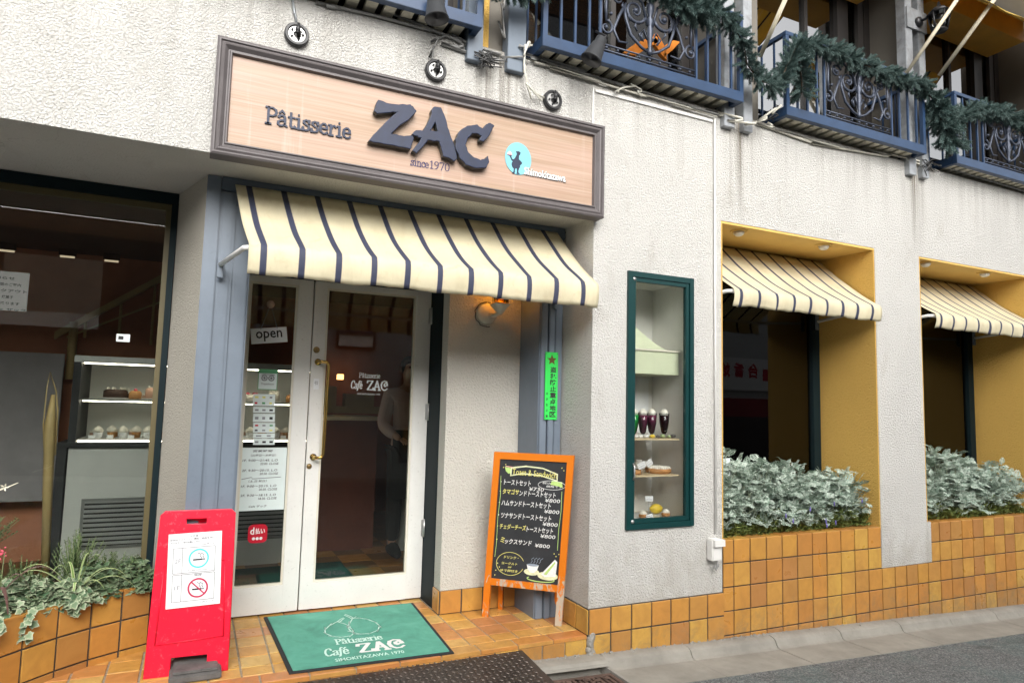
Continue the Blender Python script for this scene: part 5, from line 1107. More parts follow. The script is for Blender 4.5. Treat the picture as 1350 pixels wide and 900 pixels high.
# ------------------------------------------------------------------ balconies
BYF = 3.35; BZ = 3.612; RT = 4.25
def scroll(cx, cz, r0, turns, a0, sgn, y, n=22):
    return [(cx+sgn*r0*(1-.82*k/n)*math.cos(R(a0)+turns*2*math.pi*k/n), y, cz+r0*(1-.82*k/n)*math.sin(R(a0)+turns*2*math.pi*k/n)) for k in range(n+1)]
def iron_panel(x0, x1, z0, z1, y, parent):
    w_ = x1-x0; cx = (x0+x1)/2; h_ = z1-z0; mb = MB()
    for z in (z0, z0+.035, z1): mb.tube([(x0, y, z), (x1, y, z)], .006, 6)
    for x in (x0, x1): mb.tube([(x, y, z0), (x, y, z1)], .006, 6)
    k = 0; x = x0+.04
    while x < x1-.03: bm = bmesh.new(); bmesh.ops.create_icosphere(bm, subdivisions=1, radius=.011); mb.bm(bm, 0, True, Matrix.Translation((x, y, z0+.018))); x += w_/9
    mb.build('panel_border', 'cast_iron', parent)
    mb = MB(); zb = z0+.05; H = h_-.05      # central baluster
    mb.lathe([(.012, 0), (.02, .02), (.010, .05), (.016, .09), (.022, .17), (.014, .2), (.026, .23), (.012, .26), (.024, .29), (.03, .33), (.012, .36), (.02, H*.98)], (cx, y, zb), 10); mb.build('panel_baluster', 'cast_iron', parent)
    for s in (-1, 1):
        mb = MB(); rr = [.0115-.006*k/22 for k in range(23)]
        mb.tube(scroll(cx+s*.115, zb+.27, .085, 1.35, 200, s, y), rr, 6)
        mb.tube([(cx+s*.02, y, zb+.02), (cx+s*.07, y, zb+.04), (cx+s*.15, y, zb+.10), (cx+s*.19, y, zb+.20), (cx+s*.20, y, zb+.28)], [.008, .010, .011, .010, .009], 6)
        mb.tube([(cx+s*.02, y, zb+.20), (cx+s*.06, y, zb+.34), (cx+s*.13, y, zb+H*.88), (cx+s*.20, y, zb+H*.98)], [.009, .009, .008, .007], 6)
        mb.tube(scroll(cx+s*.245, zb+.32, .055, 1.25, 20, -s, y), [q_*.85 for q_ in rr], 6)
        mb.tube([(cx+s*.19, y, zb+.30), (cx+s*.24, y, zb+.20), (cx+s*.28, y, zb+.10), (cx+s*.24, y, zb+.03), (cx+s*.17, y, zb+.04)], [.008, .010, .010, .008, .005], 6)
        mb.tube(scroll(cx+s*.335, zb+.10, .05, 1.2, 100, s, y), [q_*.8 for q_ in rr], 6)
        mb.tube([(cx+s*.335, y, zb+.14), (cx+s*.34, y, zb+.25), (cx+s*.33, y, zb+.36), (cx+s*.30, y, zb+.44)], [.007, .012, .008, .004], 6)
        mb.tube([(cx+s*.02, y, zb+.10), (cx+s*.05, y, zb+.16), (cx+s*.085, y, zb+.12), (cx+s*.06, y, zb+.08)], [.006, .008, .007, .003], 6)
        for (ax, az, ra) in ((.115, .27, .022), (.245, .32, .016), (.335, .10, .015), (.06, .42, .014), (.19, .42, .014), (.30, .20, .013)):
            bm = bmesh.new(); bmesh.ops.create_icosphere(bm, subdivisions=1, radius=ra); mb.bm(bm, 0, True, Matrix.Translation((cx+s*ax, y, zb+az)))
        for k in range(6):      # acanthus leaflets
            ax, az = .05+.05*k, .08+.055*k; mb.tube([(cx+s*ax, y, zb+az), (cx+s*(ax+.022), y-.006, zb+az+.03), (cx+s*(ax+.012), y-.004, zb+az+.055)], [.004, .009, .002], 5)
        mb.build('scrollwork', 'cast_iron', parent)
def balcony(x0, x1, label):
    t = thing('balcony', ((x0+x1)/2, 3.6, BZ), label, 'balcony', 'blue balconies along the upper floor')
    mb = MB(); mb.box(x0, x1, BYF, BYF+.045, BZ, BZ+.072, bev=.002); mb.build('front_beam', 'blue_paint', t)
    for a, b in ((x0, x0+.04), (x1-.04, x1)): mb = MB(); mb.box(a+.0005, b-.0005, BYF+.046, 3.85, BZ+.001, BZ+.071); mb.build('side_beam', 'blue_paint', t)
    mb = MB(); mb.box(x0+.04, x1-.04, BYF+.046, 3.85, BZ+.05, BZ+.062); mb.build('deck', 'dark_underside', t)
    n = 15; p_ = (x1-x0-.1)/n
    for k in range(n): mb = MB(); xa = x0+.055+k*p_; mb.box(xa, xa+p_*.62, BYF+.048, 3.84, BZ+.012, BZ+.036); mb.build('deck_slat', 'deck_slat', t)
    mb = MB(); mb.box(x0, x1, BYF+.002, BYF+.034, RT-.03, RT, bev=.002); mb.build('top_rail', 'blue_paint', t)
    for xa in (x0, x1-.032): mb = MB(); mb.box(xa+.001, xa+.031, BYF+.035, 3.85, RT-.029, RT-.001); mb.build('side_rail', 'blue_paint', t)
    for xa in (x0, x1-.034): mb = MB(); mb.box(xa+.002, xa+.034, BYF+.003, BYF+.033, BZ+.073, RT-.031); mb.build('corner_post', 'blue_paint', t)
    px0, px1 = x0+.42, x0+1.16
    xs_ = [x0+.13+.1*k for k in range(3)]+[px0-.012, px1+.012]+[px1+.11+.105*k for k in range(3)]
    for xx in xs_: mb = MB(); mb.box(xx-.007, xx+.007, BYF+.011, BYF+.025, BZ+.073, RT-.031); mb.build('bar', 'blue_paint', t)
    for yy in (3.47, 3.59, 3.71):
        for xx in (x0+.016, x1-.016): mb = MB(); mb.box(xx-.006, xx+.006, yy, yy+.012, BZ+.072, RT-.03); mb.build('bar', 'blue_paint', t)
    iron_panel(px0, px1, BZ+.095, RT-.06, BYF+.018, t)
    return t
balcony(-.245, 1.345, 'leftmost blue balcony, cut off above the shop sign')
balcony(1.733, 3.312, 'blue balcony with cast iron panel above the display window')
balcony(3.722, 5.30, 'blue balcony with cast iron panel above the nearer niche')
balcony(5.70, 7.28, 'rightmost blue balcony above the farther niche')
# steel posts in pairs
for k, (xa, xb, wd) in enumerate(((1.30, 1.395, .09), (1.555, 1.675, .12), (3.235, 3.33, .09), (3.415, 3.50, .085), (5.235, 5.325, .09), (5.405, 5.49, .085), (-.75, -.65, .1))):
    names = ('left post of the pair above the shop sign', 'right post of the pair above the shop sign', 'left post of the pair between second and third balconies', 'right post of the pair between second and third balconies', 'left post of the pair beside the wall lantern', 'right post of the pair beside the wall lantern', 'post beyond the left edge of the photo')
    if k == 6: continue
    mb = MB(); mb.box(xa, xb, 3.455, 3.54, 3.47, 6.2, bev=.003); tag(mb.build('steel_post', 'greyblue_paint' if k < 2 else 'steel_post'), 'grey painted steel '+names[k], 'post', 'steel posts between the balconies')
# upper floor: recessed bays with windows, return walls
UY = 3.86
mb = MB()
for xa, xb in ((1.345, 1.735), (3.30, 3.725), (5.29, 5.70), (7.28, 7.7)):
    pass
up = [(-1.0, -.25), (1.3405, 1.70), (3.3305, 3.66), (5.3255, 5.64), (7.31, 7.65)]
for a, b in up:
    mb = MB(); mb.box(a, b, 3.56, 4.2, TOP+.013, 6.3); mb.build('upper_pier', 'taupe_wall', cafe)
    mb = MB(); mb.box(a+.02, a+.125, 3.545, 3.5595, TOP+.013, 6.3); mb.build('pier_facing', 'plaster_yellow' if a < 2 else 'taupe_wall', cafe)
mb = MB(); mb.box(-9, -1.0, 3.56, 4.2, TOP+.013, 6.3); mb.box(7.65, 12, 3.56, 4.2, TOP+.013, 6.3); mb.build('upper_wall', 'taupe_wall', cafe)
mb = MB(); mb.box(-9, 12, 3.5, 4.9, 6.3, 7.2); mb.build('parapet', 'plaster_plain', cafe)
mb = MB(); mb.box(-9, 12, 8.3, 8.5, -.3, 7.2); mb.box(-9, -8.8, 4.9, 8.3, -.3, 7.2); mb.box(11.8, 12, 4.9, 8.3, -.3, 7.2); mb.box(-9, 12, 4.9, 8.3, 7.1, 7.2); mb.build('outer_wall', 'plaster_plain', cafe)
mb = MB(); mb.box(-9, 12, 3.87, 5.8, 3.6, 3.62); mb.box(-9, 12, 5.8, 5.9, 3.6, 6.3); mb.build('upper_room', 'interior_dark', cafe)
for k, (x0, x1) in enumerate(((-.25, 1.34), (1.70, 3.33), (3.66, 5.325), (5.64, 7.31))):
    f = MB(); f.box(x0, x1, UY, UY+.06, 3.625, 3.70); f.box(x0, x0+.05, UY, UY+.06, 3.70, 6.2); f.box(x1-.42, x1-.36, UY-.01, UY+.06, 3.70, 6.2); f.box(x1-.07, x1, UY-.01, UY+.06, 3.70, 6.2); f.box(x0+.85, x0+.89, UY+.002, UY+.058, 3.70, 6.2); f.box(x0, x1, UY, UY+.06, 6.2, 6.3)
    f.box(x1-.36, x1-.27, UY, UY+.05, 3.70, 6.2); f.box(x1-.14, x1-.07, UY, UY+.05, 3.70, 6.2)
    wn = f.build('window', 'window_frame_dark', cafe)
    for xa, xb in ((x0+.05, x0+.85), (x0+.89, x1-.42), (x1-.27, x1-.14)): g_ = MB(); g_.box(xa, xb, UY+.03, UY+.033, 3.70, 6.2); g_.build('pane', 'glass_dark' if k > 1 and xa < x1-.3 else 'glass', wn)
    if k >= 2: lt = MB(); lt.lathe([(.02, -.03), (.035, 0), (.02, .03)], (x1-.205, UY+.35, 4.75), 10); tag(lt.build('lamp', 'warm_light'), ('small warm lamp glowing behind the upper window over the nearer niche', 'small warm lamp glowing behind the upper window over the farther niche')[k-2], 'lamp')
# lace curtain and the orange ornament behind the second balcony
mb = MB(); n = 40; vs = []
for j in range(9):
    for i in range(n+1):
        x = 1.82+i*.030; zb = 4.30+.07*math.sin(i*.9)+.05*math.sin(i*.37+1)-.14*max(0, math.sin(i*.16)); z = 5.2+(zb-5.2)*j/8; vs.append((x, UY+.10+.02*math.sin(i*1.1), z))
mb.add(vs, [(j*(n+1)+i, j*(n+1)+i+1, (j+1)*(n+1)+i+1, (j+1)*(n+1)+i) for j in range(8) for i in range(n)], 0, True)
o_ = tag(mb.build('lace_curtain', 'lace_white'), 'scalloped white lace curtain behind the window of the second balcony', 'curtain'); o_.modifiers.new('t', 'SOLIDIFY').thickness = .003
t = thing('orange_ornament', tuple(at(860, 70, 3.7)), 'orange swirl ornament behind the cast iron panel of the second balcony', 'ornament')
for pp in ([(818, 72), (835, 60), (858, 50), (866, 58), (850, 66), (835, 76)], [(858, 58), (868, 74), (876, 82), (872, 62), (862, 46)], [(872, 78), (884, 68), (893, 58), (884, 56), (874, 62)]):
    mb = MB(); pl = [at(x, y, 3.70) for x, y in pp]; mb.prism([(p.x, p.z) for p in pl], (0, 3.70, 0), XX, ZZ, .03); mb.build('swirl', 'orange_cloth', t)
# upper awnings folded out, with poles
def upper_awning(x0, x1, y0, z0, y1, z1, label, mat='cloth_yellow'):
    t = thing('upper_awning', ((x0+x1)/2, 3.6, z1), label, 'awning', 'yellow awnings of the upper floor'); mb = MB(); n = 30; vs = []; uv = []
    for j in range(9):
        for i in range(n+1): s = j/8; vs.append((x0+(x1-x0)*i/n, y0+(y1-y0)*s, z0+(z1-z0)*s-.03*math.sin(math.pi*s)+.01*math.sin(i*.8)*s)); uv.append((i/n, s))
    mb.add(vs, [(j*(n+1)+i, j*(n+1)+i+1, (j+1)*(n+1)+i+1, (j+1)*(n+1)+i) for j in range(8) for i in range(n)], 0, True); o = mb.build('cloth', mat, t, recalc=False)
    ul = o.data.uv_layers.new(name='UVMap')
    for lp_ in o.data.loops: ul.data[lp_.index].uv = uv[lp_.vertex_index]
    o.modifiers.new('t', 'SOLIDIFY').thickness = .003
    return t
def pole(t, p0, p1): mb = MB(); mb.tube([p0, p1], .016, 8); mb.build('pole', 'pole_cream', t)
UZ = at(1320, 15, 2.95).z+.02
t = upper_awning(3.67, 5.20, 3.84, 5.95, 2.75, 5.35, 'yellow striped awning over the third balcony window')
pole(t, at(1002, 75, 3.45), at(1036, -2, 3.15)); 
t = upper_awning(5.40, 7.25, 3.84, 5.75, 2.95, UZ, 'yellow striped awning over the rightmost upper window, top right corner')
pole(t, at(1194, 98, 3.45), at(1263, -2, 3.1)); pole(t, at(1238, 100, 3.40), at(1312, -2, 2.95))
mb = MB(); mb.box(5.66, 7.10, 3.50, 3.84, 5.13, 5.34, bev=.003); tag(mb.build('awning_casing', 'timber_yellow'), 'yellow wooden casing above the rightmost upper window', 'casing')
mb = MB(); mb.box(3.67, 5.15, 3.50, 3.84, 5.13, 5.34, bev=.003); tag(mb.build('awning_casing', 'timber_yellow'), 'yellow wooden casing above the upper window of the third balcony', 'casing')
# black lantern on a board by the poles
v = at(1212, 32, 3.43); t = thing('wall_lantern', tuple(v), 'black carriage lantern on a grey board between the third and fourth balconies', 'lantern')
a = at(1203, 12, 3.45); b = at(1226, 48, 3.45); mb = MB(); mb.box(5.24, 5.50, 3.44, 3.4545, b.z, a.z, bev=.002); mb.build('board', 'steel_post', t)
mb = MB(); mb.lathe([(.045, 0), (.04, -.02), (.02, -.03)], (v.x, 3.44, v.z+.02), 16, axis='Y'); mb.tube([(v.x, 3.42, v.z+.02), (v.x+.02, 3.36, v.z+.03), (v.x+.06, 3.30, v.z+.04)], .012, 8); mb.build('arm', 'black_metal', t)
lx, lz = v.x+.045, v.z-.055; mb = MB(); mb.lathe([(.098, .085), (.065, .12), (.016, .15), (.008, .19)], (lx, 3.29, lz), 6)
for k in range(6): an = k*math.pi/3; mb.tube([(lx+.055*math.cos(an), 3.29+.055*math.sin(an), lz-.06), (lx+.082*math.cos(an), 3.29+.082*math.sin(an), lz+.085)], .007, 5)
mb.lathe([(.060, -.07), (.060, -.055)], (lx, 3.29, lz), 6); mb.build('cage', 'black_metal', t); mb = MB(); mb.lathe([(.050, -.054), (.076, .084)], (lx, 3.29, lz), 6); mb.build('glass', 'glass_tumbler', t)
# spotlight heads hung from the balconies
def spot(px, py, Y, tilt, label, s=1.0):
    v = at(px, py, Y); t = thing('spotlight', tuple(v), label, 'spotlight', 'dark grey spotlights on the balcony beams'); rm = Euler((tilt[0], tilt[1], 0)).to_matrix()
    mb = MB(); mb.lathe([(.058*s, -.075*s), (.055*s, -.072*s), (.036*s, .02*s), (.03*s, .024*s), (.03*s, .06*s), (.018*s, .068*s)], v, 22, mat=rm); mb.build('shade', 'dark_grey_metal', t)
    mb = MB(); mb.lathe([(.050*s, -.076*s), (.02*s, -.070*s)], v, 20, mat=rm); mb.build('lens', 'black_metal', t)
    mb = MB(); mb.tube([v+rm @ Vector((0, 0, .05*s)), v+rm @ Vector((.02, 0, .09*s)), v+Vector((.02, .05, .12*s))], .008, 6); mb.build('bracket', 'black_metal', t)
spot(574, 6, 3.28, (-.1, -.10), 'dark spotlight hanging from the leftmost balcony above the sign', 1.15)
spot(787, 64, 3.25, (.1, .42), 'dark tilted spotlight on the second balcony beam', 1.15)

# ------------------------------------------------------------------ A-boards
def frame_axes(A, B, T):
    A, B, T = Vector(A), Vector(B), Vector(T); X = (B-A).normalized(); Y = (T-X*T.dot(X)).normalized(); return A, X, Y, (B-A).length, T.length
A, X, Y, W_, H_ = frame_axes((1.742, 4.041, FL), (2.119, 3.696, FL), (-.014, -.0, 1.044))
# lean the panel back a little from its feet
A = Vector((1.742, 4.041, FL)); B_ = Vector((2.126, 3.690, FL)); X = (B_-A).normalized(); W_ = (B_-A).length; T_ = X*.078+Vector((0, 0, 1.046))-Vector((.05, .055, 0)); Y = T_.normalized(); H_ = T_.length
Nn = X.cross(Y).normalized()
cb = thing('chalkboard_sign', tuple(A+X*W_/2), 'orange framed chalkboard menu of toast and sandwich sets standing on the step', 'menu board')
fw = .042
def leg(o_, dX, L): mb = MB(); mb.obox(o_, dX, Y*L, -Nn*.026); return mb
leg(A, X*fw, H_).build('frame_post', 'orange_wood', cb); leg(A+X*(W_-fw), X*fw, H_).build('frame_post', 'orange_worn', cb)
for z in (.205, H_-fw): mb = MB(); mb.obox(A+X*fw+Y*z-Nn*.002, X*(W_-2*fw), Y*fw, -Nn*.022); mb.build('frame_rail', 'orange_wood' if z > .5 else 'orange_worn', cb)
P0 = A+X*fw+Y*.247-Nn*.010; PW = W_-2*fw; PH = H_-fw-.247
mb = MB(); mb.obox(P0, X*PW, Y*PH, -Nn*.008); mb.build('slate', 'blackboard', cb)
for s in (0, 1):      # rear legs of the easel
    mb = MB(); o_ = A+X*(.05 if s == 0 else W_-.09)+Y*(H_-.10)-Nn*.03; foot = A+X*(.05 if s == 0 else W_-.09)-Nn*.20; foot.z = FL+.001; mb.obox(o_, X*.03, Nn*.02, foot-o_); mb.build('rear_leg', 'orange_wood', cb)
O2 = P0+Nn*.0008
def ct(tx, mat, fx, fy, wf_, hf, bold=.012, sh_=0.1): return text(tx, mat, O2+X*(PW*fx)+Y*(PH*fy), X, Y, PW*wf_, PH*hf, bold, parent=cb, shear=sh_)
def band(pl, mat, lift=.0004): mb = MB(); mb.add([O2+X*(PW*p[0])+Y*(PH*p[1])+Nn*lift for p in pl], [tuple(range(len(pl)))]); mb.build('drawing', mat, cb, recalc=False)
def cl(pl, mat, wd=.0035, lift=.0012):
    mb = MB(); line2(mb, [(p[0]*PW, p[1]*PH) for p in pl], O2, X, Y, wd, lift); return mb.build('drawing', mat, cb, recalc=False)
# ribbon
band([(.08, .935), (.20, .925), (.26, .90), (.14, .88), (.10, .90)], 'chalk_green'); band([(.09, .945), (.2, .938), (.2, .93), (.09, .937)], 'chalk_pink', .0008)
band([(.80, .845), (.95, .835), (.96, .79), (.90, .80), (.78, .81)], 'chalk_green', .0003)
band([(.17, .935), (.40, .955), (.65, .945), (.88, .90), (.88, .838), (.62, .875), (.36, .882), (.17, .86)], 'chalk_cream', .0006)
band([(.19, .924), (.40, .943), (.65, .934), (.865, .892), (.865, .85), (.62, .886), (.36, .893), (.19, .872)], 'blackboard', .0009)
text('Toast & Sandwich', 'chalk_yellow', O2+X*(PW*.20)+Y*(PH*.876)+Nn*.0013, (X-Y*.035), Y, PW*.66, PH*.05, .0, parent=cb)
rows = [('・トーストセット', .03, .46, .785, 'chalk_white', 7), ('・タマゴサンドトーストセット', .03, .84, .700, 'chalk_white', 5), ('・ハムサンドトーストセット', .03, .78, .612, 'chalk_white', 0), ('・ツナサンドトーストセット', .03, .80, .508, 'chalk_white', 0), ('・チェダーチーズトーストセット', .03, .84, .408, 'chalk_white', 8), ('・ミックスサンド', .03, .54, .295, 'chalk_white', 2)]
for tx, fx, wf_, fy, mt, ny in rows:
    if ny and ny < len(tx)-1 and ny != 7:
        k = ny/len(tx); ct(tx[:ny], 'chalk_yellow', fx, fy+.010, wf_*k*.98, .044); ct(tx[ny:], 'chalk_white', fx+wf_*k, fy+.002, wf_*(1-k), .044)
    else: ct(tx, mt, fx, fy, wf_, .046)
for tx, fx, fy in (('¥730', .47, .749), ('¥800', .72, .664), ('¥800', .72, .574), ('¥800', .71, .470), ('¥800', .69, .370), ('¥800', .62, .290)): ct(tx, 'chalk_white', fx, fy, .22, .031, .004)
cl(circ(.80, .805, .20, n=26, ry=.037), 'chalk_white', .0025); ct('税込みの', 'chalk_white', .66, .812, .26, .018, .004); ct('価格です', 'chalk_white', .72, .786, .24, .018, .004)
cl([(.03, .86), (.045, .7), (.03, .5), (.04, .3), (.03, .18)], 'chalk_green', .003); cl([(.955, .76), (.965, .6), (.95, .45), (.955, .28)], 'chalk_green', .003)
cl(circ(.27, .135, .21, 20, 340, 26, .095), 'chalk_yellow', .003); ct('ドリンク・', 'chalk_yellow', .17, .175, .22, .024); ct('ヨーグルト', 'chalk_yellow', .14, .125, .24, .022); ct('or', 'chalk_yellow', .24, .10, .06, .012); ct('ゆで卵付き', 'chalk_yellow', .13, .065, .26, .022)
# cup, steam, plate and sandwich
band([(p[0], p[1]) for p in circ(.60, .085, .115, n=20, ry=.028)[:-1]], 'chalk_cream', .0005); band([(.52, .145), (.70, .145), (.68, .105), (.64, .08), (.58, .08), (.54, .105)], 'chalk_white', .0012); band([(p[0], p[1]) for p in circ(.61, .143, .085, n=16, ry=.011)[:-1]], 'chalk_grey', .0018)
band([(p[0], p[1]) for p in circ(.84, .065, .15, n=22, ry=.035)[:-1]], 'chalk_cream', .0006); cl(circ(.74, .032, .2, 150, 380, 16, .02), 'chalk_green', .006, .0004)
band([(.74, .075), (.93, .205), (.965, .185), (.955, .065), (.80, .055)], 'chalk_white', .0012); band([(.78, .078), (.93, .188), (.94, .175), (.82, .072)], 'chalk_green', .0018)
for k in range(4): cl([(.58+.04*k, .16), (.60+.04*k, .175), (.585+.045*k, .19), (.62+.045*k, .205)], 'chalk_grey', .003)
for (fx, fy) in ((.05, .07), (.10, .10), (.07, .13), (.04, .03), (.93, .23), (.97, .25), (.90, .25), (.08, .955), (.92, .95), (.95, .93), (.05, .93)): band([(fx, fy), (fx+.012, fy+.006), (fx+.02, fy), (fx+.01, fy-.006)], 'chalk_yellow')

# red plastic stand sign
A, X, Y, W_, H_ = frame_axes((-.140, 3.745, FL), (.232, 3.720, FL), (-.012, .085, .775))
Nn = X.cross(Y).normalized()
rs = thing('plastic_stand_sign', tuple(A+X*W_/2), 'bright red plastic stand sign with a smoking rules sheet by the ivy planter', 'sign')
def board(front=True):
    cu = bpy.data.curves.new('b', 'CURVE'); cu.dimensions = '2D'; cu.fill_mode = 'BOTH'; cu.extrude = .010; cu.bevel_depth = .004; cu.offset = -.002
    w2 = W_; h = H_; c = .02
    ol = [(0, 0), (w2*.30, .0), (w2*.30, .085), (w2*.74, .085), (w2*.74, 0), (w2, 0), (w2*.975, h-c), (w2*.975-c, h), (w2*.045+c, h), (w2*.045, h-c)]
    hole = [(w2*.36, h-.068), (w2*.36, h-.040), (w2*.62, h-.040), (w2*.62, h-.068)]
    for pl in (ol, hole):
        sp = cu.splines.new('POLY'); sp.points.add(len(pl)-1); sp.use_cyclic_u = True
        for i, p in enumerate(pl): sp.points[i].co = (p[0], p[1], 0, 1)
    ob = bpy.data.objects.new('b', cu); C.objects.link(ob); me = bpy.data.meshes.new_from_object(ob.evaluated_get(bpy.context.evaluated_depsgraph_get())); bpy.data.objects.remove(ob); return me
me = board(); mt = Matrix((X, Y, Nn)).transposed().to_4x4(); mt.translation = A-Nn*.014-wloc(rs); me.transform(mt); me.materials.clear(); me.materials.append(M['red_plastic']); o_ = bpy.data.objects.new('front_panel', me); C.objects.link(o_); o_.parent = rs
me = board(); X2 = X; top = A+Y*H_-Nn*.035; bot = Vector((A.x, A.y, FL))-Vector((Nn.x, Nn.y, 0)).normalized()*.34; Y2 = (top-bot).normalized(); N2 = X2.cross(Y2)
mt = Matrix((X2, Y2, N2)).transposed().to_4x4(); mt.translation = bot-wloc(rs); me.transform(mt); me.materials.clear(); me.materials.append(M['red_plastic']); o_ = bpy.data.objects.new('rear_panel', me); C.objects.link(o_); o_.parent = rs
# moulded ridge lines on the front
mb = MB()
for (u0, v0, u1, v1) in ((.10, .19, .14, .66), (.92, .21, .88, .68), (.10, .19, .92, .21), (.14, .66, .88, .68)):
    a = A+X*(W_*u0)+Y*(H_*v0); b = A+X*(W_*u1)+Y*(H_*v1); mb.tube([a+Nn*.0005, b+Nn*.0005], .0035, 6)
mb.build('moulded_rib', 'red_plastic', rs)
PO = A+X*(W_*.195)+Y*(H_*.40)+Nn*.0065; PX = (X*1.0+Y*.035).normalized(); PYv = (Y-X*.035*0).normalized(); PYv = (PYv-PX*PYv.dot(PX)).normalized(); pw, ph = .245, H_*.455
mb = MB(); mb.obox(PO-Nn*.001, PX*pw, PYv*ph, Nn*.0015); sheet_ = mb.build('sheet', 'paper', rs)
PO = PO+Nn*.001
def pr(tx, mt, fx, fy, wf_, hf, bold=.0): text(tx, mt, PO+PX*(pw*fx)+PYv*(ph*fy), PX, PYv, pw*wf_, ph*hf, bold, parent=sheet_, depth=.0004)
pr('お客様へ', 'black_print', .40, .945, .2, .022, .01); pr('当店はフロアごとに喫煙・禁煙を分けて', 'black_print', .03, .905, .88, .024, .01); pr('おります。ご協力お願いします。', 'black_print', .05, .865, .55, .024, .01); pr('Cafeザック', 'black_print', .62, .825, .24, .020, .01)
mb = MB()
for (x0, y0, x1, y1) in ((.10, .46, .88, .80), (.10, .08, .88, .44)):
    for a, b in (((x0, y0), (x1, y0)), ((x1, y0), (x1, y1)), ((x1, y1), (x0, y1)), ((x0, y1), (x0, y0)), ((x0+.17, y0), (x0+.17, y1))): line2(mb, [(a[0]*pw, a[1]*ph), (b[0]*pw, b[1]*ph)], PO, PX, PYv, .0018, .001)
mb.build('ruled_line', 'black_print', sheet_)
pr('2F', 'grey_print', .135, .60, .11, .055); pr('1F', 'grey_print', .145, .24, .10, .055); pr('E-cigarette only', 'black_print', .38, .475, .36, .022); pr('禁煙', 'black_print', .50, .405, .14, .026); pr('Cafeザック', 'black_print', .62, .04, .26, .022)
for cy, mt in ((.645, 'cyan_print'), (.245, 'crimson_print')):
    mb = MB(); line2(mb, circ(.575*pw, cy*ph, .043, n=36), PO, PX, PYv, .008, .0012); 
    if mt == 'crimson_print': line2(mb, [(.575*pw-.03, cy*ph+.03), (.575*pw+.03, cy*ph-.03)], PO, PX, PYv, .006, .0018)
    mb.build('symbol_ring', mt, sheet_)
    mb = MB(); line2(mb, [(.575*pw-.026, cy*ph-.006), (.575*pw+.018, cy*ph-.006)], PO, PX, PYv, .007, .0014); line2(mb, [(.575*pw+.021, cy*ph-.006), (.575*pw+.027, cy*ph-.006)], PO, PX, PYv, .007, .0014)
    for k in (0, 1): line2(mb, [(.575*pw+.024-k*.01, cy*ph), (.575*pw+.018-k*.012, cy*ph+.01), (.575*pw+.022-k*.012, cy*ph+.018), (.575*pw+.008-k*.012, cy*ph+.026)], PO, PX, PYv, .0025, .0014)
    mb.build('cigarette_symbol', 'black_print', sheet_)
# concrete weight under it
mb = MB(); mb.box(-.03, .20, 3.62, 3.86, FL+.001, FL+.035, bev=.006); mb.box(-.015, .185, 3.635, 3.845, FL+.035, FL+.05, bev=.005)
o_ = tag(mb.build('sign_weight', 'stone_weight'), 'dark patterned weight block lying under the red stand sign', 'weight')

# ------------------------------------------------------------------ door mat
mc = [Vector((.505, 3.548, FL+.001)), Vector((1.356, 3.508, FL+.001)), Vector((1.412, 4.452, FL+.001)), Vector((.468, 4.486, FL+.001))]
t = thing('door_mat', tuple((mc[0]+mc[2])/2), 'turquoise door mat with pears and cafe name before the doors', 'mat')
def quad_slab(c_, z0, z1, ins): 
    ce = sum(c_, Vector())/4; pp = [p+(ce-p).normalized()*ins for p in c_]; mb = MB(); mb.add([p+Vector((0, 0, z0)) for p in pp]+[p+Vector((0, 0, z1)) for p in pp], [(0, 1, 2, 3), (4, 5, 6, 7)]+[(i, (i+1) % 4, 4+(i+1) % 4, 4+i) for i in range(4)]); return mb
quad_slab(mc, 0, .006, 0).build('rubber_edge', 'rubber', t); quad_slab(mc, .0065, .011, .03).build('pile', 'mat_green', t)
Z0 = FL+.0125
def mp_(px, py): v = atz(px, py, Z0); return v
def mpz(x, y): return mp_(340+x/4.82, 780+y/4.82)
mX = (mc[1]-mc[0]).normalized(); mY = Vector((-mX.y, mX.x, 0)); 
def loc2(px, py): v = mpz(px, py)-Vector((0, 0, 0)); return (v.x, v.y)
mb = MB()
for pl in ([(500, 190), (470, 205), (430, 235), (428, 260), (470, 280), (530, 286), (590, 276), (612, 258), (600, 235), (575, 215), (545, 198), (512, 190)], [(600, 170), (585, 195), (575, 225), (590, 248), (640, 264), (710, 262), (765, 240), (772, 215), (745, 190), (690, 170), (640, 163), (612, 165)]):
    pp = [loc2(*p) for p in pl]; sm = []
    for i in range(len(pp)):
        p0, p1, p2, p3 = [Vector(pp[(i+k) % len(pp)]) for k in (-1, 0, 1, 2)]
        for k in range(4): s = k/4; sm.append(tuple(.5*((2*p1)+(p2-p0)*s+(2*p0-5*p1+4*p2-p3)*s*s+(3*p1-3*p2+p0-p3)*s**3)))
    line2(mb, sm+[sm[0]], (0, 0, Z0), (1, 0, 0), (0, 1, 0), .0065, 0)
for pl in ([(505, 190), (520, 175), (545, 162)], [(515, 193), (530, 180), (550, 166)], [(612, 168), (590, 155), (552, 140)], [(600, 172), (580, 160), (548, 146)]): line2(mb, [loc2(*p) for p in pl], (0, 0, Z0), (1, 0, 0), (0, 1, 0), .006, .0005)
mb.build('pear_drawing', 'mint_print', t, recalc=False)
a, b = mpz(500, 335), mpz(795, 300); dX = (b-a); serif('Pa^tisserie', 'mint_print', a, dX, mY, .085, dX.length, th=.115, parent=t)
a, b = mpz(428, 412), mpz(582, 392); dX = (b-a); serif('Cafe~', 'mint_print', a, dX, mY, .11, dX.length, th=.10, parent=t, slant=.1)
a, b = mpz(645, 388), mpz(945, 350); dX = (b-a); serif('ZA@', 'white_print', a, dX, mY, .135, dX.length, th=.17, parent=t)
a, b = mpz(495, 442), mpz(935, 385); dX = (b-a); text('SIMOKITAZAWA 1970', 'mint_print', a, dX, Vector((0, 0, 1)).cross(dX.normalized()), dX.length, .042, .012, parent=t)

